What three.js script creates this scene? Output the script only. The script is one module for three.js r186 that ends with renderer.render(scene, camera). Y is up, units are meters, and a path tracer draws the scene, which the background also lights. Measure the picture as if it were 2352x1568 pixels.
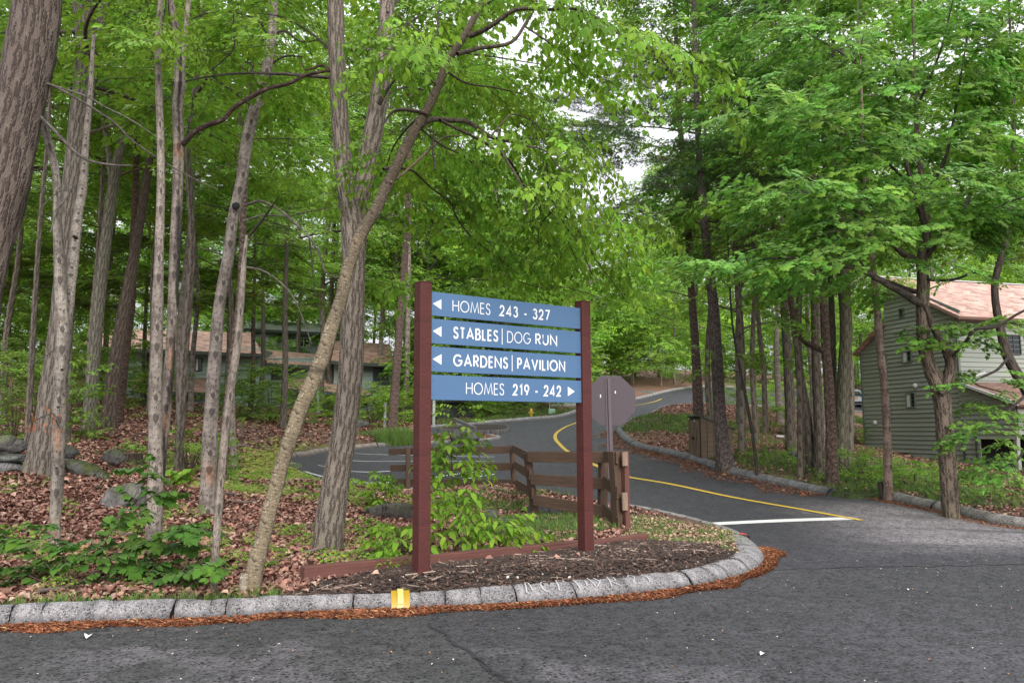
import * as THREE from 'three';
import { mergeGeometries } from 'three/addons/utils/BufferGeometryUtils.js';
import { RoundedBoxGeometry } from 'three/addons/geometries/RoundedBoxGeometry.js';

// ---------------------------------------------------------------- camera, sky, sun, exposure
const PITCH = 0.1122, CP = Math.cos(PITCH), SP = Math.sin(PITCH), FOC = 1829, EYE = 1.45;
const scene = new THREE.Scene();
const camera = new THREE.PerspectiveCamera(2 * Math.atan(784 / FOC) * 180 / Math.PI, 1024 / 682, 0.1, 900);
camera.position.set(0, EYE, 0);
camera.lookAt(0, EYE + SP * 10, -CP * 10);
scene.add(camera);
{ // overcast sky: three times brighter overhead than at the skyline
  const w = 128, h = 64, a = new Float32Array(w * h * 4);
  for (let j = 0; j < h; j++) for (let i = 0; i < w; i++) {
    const el = ((j + 0.5) / h - 0.5) * Math.PI, s = Math.max(0, Math.sin(el)), k = (j * w + i) * 4;
    const L = el < 0 ? 0.18 : 0.29 * (1 + 2.3 * s) * (1 + 0.04 * Math.sin(i * 0.35 + j * 0.2));
    a[k] = L * 0.955; a[k + 1] = L * 0.965; a[k + 2] = L * 1.05; a[k + 3] = 1;
  }
  const t = new THREE.DataTexture(a, w, h, THREE.RGBAFormat, THREE.FloatType);
  t.mapping = THREE.EquirectangularReflectionMapping; t.magFilter = THREE.LinearFilter; t.needsUpdate = true;
  scene.background = t; scene.environment = t;
}
const sun = new THREE.DirectionalLight(new THREE.Color(1, 0.97, 0.92), 1.5);
sun.position.set(12, 22, 31); sun.target.position.set(0, 0, -12); scene.add(sun, sun.target);
sun.castShadow = true; sun.shadow.radius = 60; sun.shadow.mapSize.set(2048, 2048);
Object.assign(sun.shadow.camera, { left: -60, right: 60, top: 60, bottom: -60, near: 1, far: 200 });
const renderer = new THREE.WebGLRenderer({ antialias: true });
renderer.setSize(1024, 682);
renderer.toneMapping = THREE.LinearToneMapping; renderer.toneMappingExposure = 2.8;
renderer.shadowMap.enabled = true;

// ---------------------------------------------------------------- helpers
const V = (x, y, z) => new THREE.Vector3(x, y, z);
const clamp = (x, a = 0, b = 1) => Math.min(b, Math.max(a, x));
const lerp = (a, b, t) => a + (b - a) * t;
const sstep = (a, b, x) => { const t = clamp((x - a) / (b - a)); return t * t * (3 - 2 * t); };
function RNG(s) { return () => { s |= 0; s = s + 0x6D2B79F5 | 0; let t = Math.imul(s ^ s >>> 15, 1 | s); t = t + Math.imul(t ^ t >>> 7, 61 | t) ^ t; return ((t ^ t >>> 14) >>> 0) / 4294967296; }; }
const hash = (x, y, z = 0) => { let h = Math.imul(x, 374761393) + Math.imul(y, 668265263) + Math.imul(z, 1442695041) | 0; h = Math.imul(h ^ h >>> 13, 1274126177); return ((h ^ h >>> 16) >>> 0) / 4294967296; };
function vn(x, y, p = 0, s = 0) { // value noise, p = period
  const ix = Math.floor(x), iy = Math.floor(y), fx = x - ix, fy = y - iy, u = fx * fx * (3 - 2 * fx), v = fy * fy * (3 - 2 * fy);
  const m = (a) => p ? ((a % p) + p) % p : a;
  return lerp(lerp(hash(m(ix), m(iy), s), hash(m(ix + 1), m(iy), s), u), lerp(hash(m(ix), m(iy + 1), s), hash(m(ix + 1), m(iy + 1), s), u), v);
}
const fbm = (x, y, p = 0, o = 4, s = 0) => { let a = 0, k = 0.5, n = 0; for (let i = 0; i < o; i++) { a += k * vn(x, y, p, s + i); n += k; k *= 0.5; x *= 2; y *= 2; p *= 2; } return a / n; };
function worley(x, y, px, py, s = 0) { // nearest and second nearest, periodic
  const ix = Math.floor(x), iy = Math.floor(y); let a = 9, b = 9, id = 0;
  for (let j = -1; j <= 1; j++) for (let i = -1; i <= 1; i++) {
    const cx = ix + i, cy = iy + j, mx = ((cx % px) + px) % px, my = ((cy % py) + py) % py;
    const d = Math.hypot(cx + hash(mx, my, s) - x, cy + hash(mx, my, s + 7) - y);
    if (d < a) { b = a; a = d; id = hash(mx, my, s + 3); } else if (d < b) b = d;
  }
  return [a, b, id];
}
// a pixel of the photograph (in 2352 x 1568 units) at a depth in metres becomes a point of the place
function W(px, py, d) { const u = (px - 1176) / FOC, v = (784 - py) / FOC, k = d / (CP - v * SP); return V(u * k, EYE + k * (v * CP + SP), -d); }
const nums = {};
function numbered(n) { nums[n] = (nums[n] ?? -1) + 1; return nums[n] ? n + '_' + String(nums[n]).padStart(3, '0') : n; }
function shade(o) { o.castShadow = o.receiveShadow = true; return o; }
function tag(o, label, category, group) { o.userData.label = label; o.userData.category = category; if (group) o.userData.group = group; return o; }
function thing(name, label, category, p = V(0, 0, 0), turn = 0, group) { const o = new THREE.Group(); o.name = numbered(name); o.position.copy(p); o.rotation.y = turn; scene.add(o); return tag(o, label, category, group); }
function mesh(name, g, m, parent = scene) { const o = shade(new THREE.Mesh(g, m)); o.name = parent === scene ? numbered(name) : name; parent.add(o); return o; }
function struct(name, g, m) { const o = mesh(name, g, m); o.userData.kind = 'structure'; return o; }
function geo(pos, idx, extra = {}) { const g = new THREE.BufferGeometry(); g.setAttribute('position', new THREE.Float32BufferAttribute(pos, 3)); if (extra.uv) g.setAttribute('uv', new THREE.Float32BufferAttribute(extra.uv, 2)); if (extra.color) g.setAttribute('color', new THREE.Float32BufferAttribute(extra.color, 3)); if (idx) g.setIndex(idx); g.computeVertexNormals(); return g; }
function bevelBox(w, h, d, r = 0.006) { return new RoundedBoxGeometry(w, h, d, 1, Math.min(r, w / 3, h / 3, d / 3)); }
function boxUV(g, s = 1) { // metres as texture coordinates
  const n = g.index ? g.toNonIndexed() : g, p = n.attributes.position, q = n.attributes.normal, uv = [];
  for (let i = 0; i < p.count; i++) { const ax = Math.abs(q.getX(i)), ay = Math.abs(q.getY(i)), az = Math.abs(q.getZ(i)); const [a, b] = ax > ay && ax > az ? [p.getZ(i), p.getY(i)] : ay > az ? [p.getX(i), p.getZ(i)] : [p.getX(i), p.getY(i)]; uv.push(a / s, b / s); }
  n.setAttribute('uv', new THREE.Float32BufferAttribute(uv, 2)); return n;
}
// a bar with a rectangular section from a to b; height along up
function bar(a, b, w, h, r = 0.006, up = V(0, 1, 0)) {
  const dir = b.clone().sub(a), L = dir.length(); dir.normalize(); const side = dir.clone().cross(up).normalize(), u2 = side.clone().cross(dir).normalize();
  const g = boxUV(bevelBox(L, h, w, r)); g.applyMatrix4(new THREE.Matrix4().makeBasis(dir, u2, side).setPosition(a.clone().add(b).multiplyScalar(0.5))); return g;
}
// ---------------------------------------------------------------- textures
const byte = (x) => Math.round(clamp(x) * 255), toS = (c) => c <= 0.0031308 ? 12.92 * c : 1.055 * Math.pow(c, 1 / 2.4) - 0.055;
function tex(w, h, f, color) { // f(u, v) gives linear rgb or one value
  const a = new Uint8Array(w * h * 4);
  for (let j = 0; j < h; j++) for (let i = 0; i < w; i++) { const c = f(i / w, j / h), k = (j * w + i) * 4; if (color) { a[k] = byte(toS(c[0])); a[k + 1] = byte(toS(c[1])); a[k + 2] = byte(toS(c[2])); } else a[k] = a[k + 1] = a[k + 2] = byte(c); a[k + 3] = 255; }
  const t = new THREE.DataTexture(a, w, h); t.wrapS = t.wrapT = THREE.RepeatWrapping; t.magFilter = THREE.LinearFilter; t.minFilter = THREE.LinearMipmapLinearFilter; t.generateMipmaps = true; t.needsUpdate = true; if (color) t.colorSpace = THREE.SRGBColorSpace; return t;
}
const rep = (t, x, y = x) => { const c = t.clone(); c.repeat.set(x, y); c.needsUpdate = true; return c; };
const mix3 = (a, b, t) => [lerp(a[0], b[0], t), lerp(a[1], b[1], t), lerp(a[2], b[2], t)];
const std = (o) => new THREE.MeshStandardMaterial(o);
const lin = (r, g, b) => new THREE.Color().setRGB(r, g, b);

// bark: three kinds, tinted per tree through vertex colours
const vein = (u, v, n, m, sd) => { const w = (fbm(u * 4, v * 3, 4, 3, sd) - 0.5) * 0.16, f = vnp(u * n + w * n, v * m, n, m, sd); return Math.abs(f - 0.5) * 2; };
function vnp(x, y, px, py, s) { const ix = Math.floor(x), iy = Math.floor(y), fx = x - ix, fy = y - iy, u = fx * fx * (3 - 2 * fx), v = fy * fy * (3 - 2 * fy), mx = (a) => ((a % px) + px) % px, my = (a) => ((a % py) + py) % py; return lerp(lerp(hash(mx(ix), my(iy), s), hash(mx(ix + 1), my(iy), s), u), lerp(hash(mx(ix), my(iy + 1), s), hash(mx(ix + 1), my(iy + 1), s), u), v); }
const warpU = (u, v, sd) => u + (fbm(u * 3, v * 4, 3, 3, sd) - 0.5) * 0.09;
function barkFurrow(u, v) { const q = warpU(u, v, 5); return clamp(sstep(0.3, 0.66, 0.52 * vnp(q * 18, v * 3, 18, 3, 5) + 0.28 * vnp(q * 36, v * 8, 36, 8, 9) + 0.2 * vnp(u * 64, v * 28, 64, 28, 2)) * (0.8 + 0.35 * vnp(u * 80, v * 50, 80, 50, 3))); }
function barkPlates(u, v) { const q = warpU(u, v, 15); return clamp(sstep(0.26, 0.7, 0.42 * vnp(q * 12, v * 9, 12, 9, 15) + 0.33 * vnp(q * 27, v * 22, 27, 22, 19) + 0.25 * vnp(u * 56, v * 52, 56, 52, 2)) * (0.75 + 0.4 * vnp(u * 6, v * 6, 6, 6, 25))); }
const N = 512;
function barkTextures(heightF, colorF, n = N) { const H = new Float32Array(n * n); for (let j = 0; j < n; j++) for (let i = 0; i < n; i++) H[j * n + i] = heightF(i / n, j / n); const at = (u, v) => H[Math.floor(v * n + 0.5) % n * n + Math.floor(u * n + 0.5) % n]; return { map: tex(n, n, (u, v) => colorF(u, v, at(u, v)), true), bumpMap: tex(n, n, (u, v) => at(u, v)) }; }
const furrow = barkTextures(barkFurrow, (u, v, h) => { const f = fbm(u * 32, v * 32, 32, 3, 31), k = sstep(0.1, 0.75, h), g = fbm(u * 4, v * 4, 4, 3, 12); return mix3([0.075, 0.06, 0.05], mix3([0.165, 0.145, 0.126], [0.245, 0.224, 0.198], g), k * (0.65 + 0.6 * f)); });
const mottle = barkTextures((u, v) => { const [a] = worley(u * 17, v * 17, 17, 17, 4); return 0.5 + 0.4 * fbm(u * 16, v * 10, 16, 4, 8) - 0.5 * sstep(0.2, 0.05, a); }, (u, v, h) => {
  const f = fbm(u * 24, v * 24, 24, 3, 3), blot = fbm(u * 8, v * 7, 8, 4, 14), [a, , id] = worley(u * 17, v * 17, 17, 17, 4); let c = mix3([0.17, 0.15, 0.135], [0.36, 0.33, 0.305], sstep(0.3, 0.68, blot * 0.6 + f * 0.4));
  if (id > 0.45) c = mix3(c, [0.03, 0.025, 0.022], sstep(id > 0.85 ? 0.36 : 0.2, 0.1, a) * 0.92); c = mix3(c, [0.05, 0.042, 0.037], sstep(0.62, 0.72, fbm(u * 12, v * 7, 0, 4, 44)) * 0.8); return mix3(c, [0.03, 0.026, 0.022], sstep(0.66, 0.75, fbm(u * 6 + 3, v * 3, 0, 4, 40)) * 0); });
const smoothBark = barkTextures((u, v) => clamp(0.3 + 0.5 * fbm(u * 7, v * 34, 0, 4, 6) + 0.5 * sstep(0.55, 0.75, vnp(u * 6, v * 26, 6, 26, 4))), (u, v, h) => { const f = fbm(u * 8, v * 8, 8, 4, 22), l = vnp(u * 6, v * 30, 6, 30, 17), k = vnp(u * 16, v * 70, 16, 70, 27); let c = mix3([0.13, 0.1, 0.07], [0.32, 0.27, 0.2], clamp(f * 0.9 + h * 0.4 - 0.1)); c = mix3(c, [0.06, 0.045, 0.032], clamp(sstep(0.62, 0.8, l) * 0.75 + sstep(0.7, 0.9, k) * 0.4)); return mix3(c, [0.46, 0.44, 0.37], sstep(0.64, 0.76, fbm(u * 12 + 5, v * 12, 0, 3, 50)) * 0.7); });
const flaky = barkTextures(barkPlates, (u, v, h) => { const f = fbm(u * 6, v * 8, 6, 4, 19); return mix3([0.06, 0.045, 0.039], mix3([0.14, 0.102, 0.088], [0.21, 0.175, 0.16], f), sstep(0.1, 0.75, h) * (0.7 + 0.6 * vnp(u * 40, v * 40, 40, 40, 7))); });
const bark = {
  furrow: std({ ...furrow, bumpScale: 0.016, roughness: 0.95, vertexColors: true }), mottle: std({ ...mottle, bumpScale: 0.008, roughness: 0.92, vertexColors: true }),
  smooth: std({ ...smoothBark, bumpScale: 0.01, roughness: 0.9, vertexColors: true }), flaky: std({ ...flaky, bumpScale: 0.02, roughness: 0.95, vertexColors: true }),
};
const twigMat = std({ color: lin(0.09, 0.07, 0.058), roughness: 0.9 });
const speck = tex(1024, 1024, (u, v) => { const [a, , id] = worley(u * 85, v * 85, 85, 85, 3), f = fbm(u * 24, v * 24, 24, 4, 1), s = hash(Math.floor(u * 1024), Math.floor(v * 1024), 5); let g = 0.5 + 0.7 * (f - 0.5) + 0.75 * (id - 0.5) * sstep(0.75, 0.25, a) + 0.2 * (s - 0.5); if (id > 0.965) g += 0.5 * sstep(0.45, 0.2, a); if (id < 0.1) g -= 0.3; return [g, g * 0.985, g * (1 + 0.06 * (id - 0.4))]; }, true);
const speckBump = tex(512, 512, (u, v) => { const [a] = worley(u * 75, v * 75, 75, 75, 3); return clamp(1 - a) * 0.7 + 0.3 * fbm(u * 60, v * 60, 60, 2); });
const asphaltMat = std({ map: speck, bumpMap: speckBump, bumpScale: 0.006, roughness: 0.78, vertexColors: true });
const soilTex = tex(512, 512, (u, v) => { const [a, b, id] = worley(u * 34, v * 34, 34, 34, 8), f = fbm(u * 12, v * 12, 12, 4, 4), g = (0.55 + 0.7 * (f - 0.5)) * (0.55 + 0.75 * id) * (0.35 + 0.65 * sstep(0.02, 0.2, b - a)); return [g, g * 0.97, g * 0.94]; }, true);
const soilBump = tex(512, 512, (u, v) => { const [a, b, id] = worley(u * 34, v * 34, 34, 34, 8); return clamp((b - a) * 2) * 0.4 + id * 0.6; });
const groundMat = std({ map: soilTex, bumpMap: soilBump, bumpScale: 0.02, roughness: 1, vertexColors: true });
const concTex = tex(512, 512, (u, v) => { const [a, , id] = worley(u * 60, v * 60, 60, 60, 5), f = fbm(u * 8, v * 8, 8, 5, 9); let g = 0.5 + 0.75 * (f - 0.5) + 0.45 * (id - 0.5) * sstep(0.7, 0.3, a); if (id > 0.86) g += 0.6 * sstep(0.5, 0.25, a); if (id < 0.1) g -= 0.2; return [g * 1.02, g, g * 1.01]; }, true);
const concBump = tex(512, 512, (u, v) => { const [a, , id] = worley(u * 60, v * 60, 60, 60, 5); return clamp(1 - a * 1.2) * 0.6 + 0.4 * fbm(u * 16, v * 16, 16, 4, 3); });
const kerbMat = std({ map: concTex, bumpMap: concBump, bumpScale: 0.008, roughness: 0.9, vertexColors: true });
const woodTex = tex(512, 512, (u, v) => { const g = fbm(u * 3 + 0.6 * fbm(u * 2, v * 6, 2, 3, 3), v * 60, 0, 4, 2), k = 0.72 + 0.5 * (g - 0.5) + 0.3 * (fbm(u * 5, v * 5, 5, 3, 7) - 0.5); return [k, k * 0.98, k * 0.96]; }, true);
const woodBump = tex(256, 256, (u, v) => fbm(u * 3, v * 48, 0, 4, 2));
const paintTex = tex(256, 256, (u, v) => { const k = 0.93 + 0.14 * (fbm(u * 5, v * 5, 5, 4, 2) - 0.5) - 0.12 * sstep(0.7, 0.8, fbm(u * 11, v * 3, 0, 3, 12)); return [k, k, k]; }, true);
const shingleTex = tex(512, 512, (u, v) => { const row = Math.floor(v * 16), x = u * 8 + (row % 2) * 0.5 + 0.3 * hash(row, 3), id = hash(Math.floor(x) % 8, row, 2), ey = v * 16 - row, k = (0.7 + 0.5 * (id - 0.5) + 0.35 * (fbm(u * 40, v * 40, 40, 2) - 0.5)) * (0.75 + 0.25 * sstep(0, 0.15, ey)); return [k, k, k]; }, true);

// ---------------------------------------------------------------- terrain: a thin plate through surveyed heights
const G0 = (px, py, y = 0) => { const u = (px - 1176) / FOC, v = (784 - py) / FOC, k = (y - EYE) / (v * CP + SP); return V(u * k, y, -k * (CP - v * SP)); };
const proj = (p) => { const y = p.y - EYE, z = -p.z, f = z * CP + y * SP, up = y * CP - z * SP; return [1176 + FOC * p.x / f, 784 - FOC * up / f, f]; };
const heights = [];
const hp = (x, d, y) => heights.push([x, -d, y]);
for (const [x, d] of [[0, 0], [-9, 2], [9, 3], [-3, 6], [1, 6.5], [6, 8], [10, 9], [30, 7], [-30, 0], [4, 11], [7, 13.8], [0, -12], [30, -12], [-30, -14], [3, 12.5], [55, 0], [-55, -5]]) hp(x, d, 0);
for (const [px, py, d] of [[1915, 1143, 16.7], [1800, 1118, 17.9], [1690, 1092, 18.8], [1590, 1060, 20.9], [1500, 1036, 25], [1420, 1000, 30], [1415, 985, 34], [1440, 968, 37], [1520, 937, 46], [1668, 934, 52], [1830, 937, 60], [1990, 948, 68], [1440, 1095, 20], [1360, 1065, 21.9], [1290, 1025, 28.7], [1275, 1005, 31], [1300, 980, 36], [1358, 957, 45], [1220, 965, 42], [1151, 1015, 30.5], [1000, 1001, 36], [868, 1025, 30], [740, 1112, 19.5], [1180, 1121, 18.2], [1300, 1145, 16], [1456, 920, 58], [1548, 897, 64], [1680, 893, 72], [1900, 903, 85]]) { const p = W(px, py, d); hp(p.x, d, p.y); }
for (const [px, py, d] of [[745, 1283, 8.5], [575, 1366, 6.9], [355, 1287, 8.2], [470, 1205, 10], [95, 1100, 12], [20, 1075, 13], [300, 1150, 11], [130, 1290, 8.3], [245, 990, 20], [340, 940, 28], [600, 985, 24], [640, 1040, 20], [570, 1110, 15], [700, 1040, 24], [450, 932, 42], [700, 968, 40], [890, 972, 42], [1000, 968, 44], [1232, 1200, 12.8], [1000, 1230, 11], [1425, 1226, 11.2], [940, 1122, 20], [2184, 1172, 13.8], [2040, 1131, 15.8], [2005, 1042, 40], [2230, 1100, 33], [2352, 1190, 13.5], [1740, 1076, 19.5], [1760, 1000, 33], [1900, 1010, 33], [1850, 955, 46], [-200, 1000, 22], [2600, 1130, 28]]) { const p = W(px, py, d); hp(p.x, d, p.y - 0.1); }
for (const [d, y] of [[22, 0.37], [24.5, 0.54], [27.5, 0.73]]) for (const px of [800, 910, 1020, 1130]) hp((px - 1176) / FOC * d, d, y);
for (const [x, d, y] of [[-22, 55, 3.6], [-5, 70, 5.5], [18, 95, 8], [-45, 40, 5], [-60, 90, 9], [50, 60, 1.5], [60, 110, 8], [0, 150, 14], [-25, 14, 1.6], [-40, 12, 2], [30, 20, 0], [60, 25, 0.5], [-100, 150, 14], [100, 150, 14], [-120, 0, 1], [120, 0, 1], [0, -80, 0], [100, -80, 0], [-100, -80, 0]]) hp(x, d, y);
const plate = (() => {
  const n = heights.length, m = n + 3, A = [], U = (r2) => r2 < 1e-9 ? 0 : r2 * Math.log(r2);
  for (let i = 0; i < m; i++) A.push(new Float64Array(m + 1));
  for (let i = 0; i < n; i++) { for (let j = 0; j < n; j++) A[i][j] = U((heights[i][0] - heights[j][0]) ** 2 + (heights[i][1] - heights[j][1]) ** 2); A[i][i] += 2; A[i][n] = A[n][i] = 1; A[i][n + 1] = A[n + 1][i] = heights[i][0]; A[i][n + 2] = A[n + 2][i] = heights[i][1]; A[i][m] = heights[i][2]; }
  for (let i = 0; i < m; i++) { let p = i; for (let k = i + 1; k < m; k++) if (Math.abs(A[k][i]) > Math.abs(A[p][i])) p = k; [A[i], A[p]] = [A[p], A[i]]; for (let k = i + 1; k < m; k++) { const f = A[k][i] / A[i][i]; if (f) for (let j = i; j <= m; j++) A[k][j] -= f * A[i][j]; } }
  const w = new Float64Array(m); for (let i = m - 1; i >= 0; i--) { let s = A[i][m]; for (let j = i + 1; j < m; j++) s -= A[i][j] * w[j]; w[i] = s / A[i][i]; }
  return (x, z) => { let s = w[n] + w[n + 1] * x + w[n + 2] * z; for (let i = 0; i < n; i++) { const a = x - heights[i][0], b = z - heights[i][1], r = a * a + b * b; if (r > 1e-9) s += w[i] * r * Math.log(r); } return s; };
})();
const B = (x, z) => { const far = Math.hypot(x, z); if (far > 130) { const k = 130 / far; x *= k; z *= k; } const y = plate(x, z), flat = sstep(-13.2, -10.2, z) * sstep(30, 14, Math.abs(x)); return lerp(y, 0, flat * (x > -2 || z > -5.6 - 0.2 * (x + 2) ? 1 : 0)); };

// ---------------------------------------------------------------- outline of all asphalt, in sections
const P3 = (list) => list.map((q) => q.length === 2 ? G0(q[0], q[1]) : q[3] ? V(q[0], 0, -q[1]) : W(q[0], q[1], q[2]));
function smooth(pts, step = 0.3) { const c = new THREE.CatmullRomCurve3(pts.map((p) => V(p.x, 0, p.z)), false, 'centripetal'); return c.getSpacedPoints(Math.max(8, Math.round(c.getLength() / step))); }
const secFront = smooth(P3([[-60, -3, 0, 1], [-25, 1.6, 0, 1], [-11, 4.3, 0, 1], [-150, 1455], [0, 1440], [300, 1428], [600, 1415], [900, 1402], [1200, 1389], [1500, 1363], [1640, 1341], [1715, 1320], [1752, 1296], [1752, 1274], [1728, 1251]]), 0.1);
const secTip = smooth(P3([[1728, 1251], [1690, 1231], [1640, 1214], [1600, 1203], [1550, 1192], [1500, 1183], [1455, 1177]]), 0.15);
const secApron = smooth(P3([[1455, 1177], [1390, 1166, 14.9], [1300, 1146, 16.2], [1180, 1122, 18.2]]), 0.4);
const secLot = smooth(P3([[1180, 1122, 18.2], [1050, 1120, 18.6], [900, 1117, 19], [760, 1113, 19.3], [672, 1106, 19.6]]), 0.4);
const secLotLeft = smooth(P3([[672, 1106, 19.6], [660, 1096, 20.5], [690, 1077, 22.5], [720, 1062, 24.5], [800, 1040, 28], [868, 1027, 30]]), 0.3);
const secLotFar = smooth(P3([[868, 1027, 30], [960, 1023, 31], [1060, 1022, 31.2], [1135, 1018, 31.3], [1152, 1013, 31.8], [1138, 1006, 33], [1090, 1003, 34.5], [1000, 1001, 35.5]]), 0.3);
const secBay = smooth(P3([[1000, 1001, 35.5], [990, 990, 38], [1000, 979, 40.5], [1096, 975, 41.5]]), 0.5);
const secHydrant = smooth(P3([[1096, 975, 41.5], [1200, 970, 42], [1260, 958, 44], [1320, 944, 48], [1380, 932, 54], [1456, 920, 58], [1548, 897, 64], [1640, 888, 72], [1750, 889, 80], [1900, 898, 88], [2150, 905, 98]]), 0.5);
const secLower = smooth(P3([[2150, 955, 78], [1990, 948, 68], [1830, 938, 60], [1668, 935, 52], [1575, 936, 48.5], [1520, 938, 46], [1470, 953, 40], [1440, 968, 37], [1418, 984, 34], [1420, 1000, 30], [1452, 1017, 27], [1500, 1036, 24.6], [1590, 1060, 21], [1690, 1092, 18.9], [1800, 1118, 17.9], [1900, 1141, 16.8]]), 0.3);
const secGap = smooth(P3([[1900, 1141, 16.8], [1950, 1151, 16.1], [2020, 1160]]), 0.4);
const secRight = smooth(P3([[2020, 1160], [2100, 1172], [2200, 1184], [2352, 1203], [13, 11.3, 0, 1], [22, 10, 0, 1], [60, 8, 0, 1]]), 0.3);
const secBack = P3([[60, -14, 0, 1], [-60, -16, 0, 1]]);
const outline = [secFront, secTip, secApron, secLot, secLotLeft, secLotFar, secBay, secHydrant, secLower, secGap, secRight, secBack].flat();
const segs = outline.map((p, i) => { const q = outline[(i + 1) % outline.length]; return [p.x, p.z, q.x - p.x, q.z - p.z, 1 / Math.max(1e-9, (q.x - p.x) ** 2 + (q.z - p.z) ** 2)]; });
function sdf(x, z) { // distance to the asphalt's edge, negative on it
  let best = 1e9, inside = false;
  for (const [ax, az, dx, dz, il] of segs) { const px = x - ax, pz = z - az; let t = (px * dx + pz * dz) * il; t = t < 0 ? 0 : t > 1 ? 1 : t; const ex = px - t * dx, ez = pz - t * dz, e = ex * ex + ez * ez; if (e < best) best = e; if ((az > z) !== (az + dz > z) && x < ax + dx * (z - az) / dz) inside = !inside; }
  return (inside ? -1 : 1) * Math.sqrt(best);
}
// the raised bed of mulch behind the kerb: on the road side of the timber edging
const TL = W(693, 1322, 7.14), TM = W(1345, 1246, 9.33), TR = W(1484, 1236, 9.74);
function bedMask(x, z, s) {
  const dx = TR.x - TL.x, dz = TR.z - TL.z, l = Math.hypot(dx, dz), side = ((x - TL.x) * -dz + (z - TL.z) * dx) / l, along = ((x - TL.x) * dx + (z - TL.z) * dz) / l;
  return sstep(0.0, 0.05, side) * (0.6 + 0.4 * sstep(0.05, 0.55, side)) * sstep(-0.2, 0.05, along) * (0.5 + 0.5 * sstep(0, 1.1, along)) * sstep(l + 0.6 + 0.3 * vn(x * 3, z * 3), l - 0.6, along) * sstep(0.08, 0.5, s) * (s < 2.9 ? 1 : 0);
}
function lipY(x, z, s) {
  const near = Math.hypot(x, z) < 40; let y = B(x, z);
  if (s < 0) return y - 0.07;
  y += lerp(-0.07, 0.1, sstep(0.02, 0.17, s));
  const b = bedMask(x, z, s); y += 0.115 * b;
  y += sstep(0.3, 1.5, s) * (1 - b) * ((fbm(x * 0.5, z * 0.5, 0, 3, 5) - 0.5) * 0.22 + (near ? (fbm(x * 3, z * 3, 0, 3, 8) - 0.5) * 0.07 : 0));
  return y;
}
const groundY = (x, z) => lipY(x, z, sdf(x, z));
function march(px, py, f) { let a = 2.5, b = a; for (let d = 2.5; d < 130; d *= 1.012) { const p = W(px, py, d); if (p.y <= f(p.x, p.z)) { b = d; break; } a = d; b = d; } for (let i = 0; i < 12; i++) { const m = (a + b) / 2, p = W(px, py, m); if (p.y <= f(p.x, p.z)) b = m; else a = m; } return W(px, py, b); }
const GP = (px, py) => march(px, py, groundY), RP = (px, py) => march(px, py, (x, z) => B(x, z));
const onG = (px, d) => { const p = W(px, 990, d); p.y = groundY(p.x, p.z); return p; }; // stands on the ground at a depth

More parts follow.
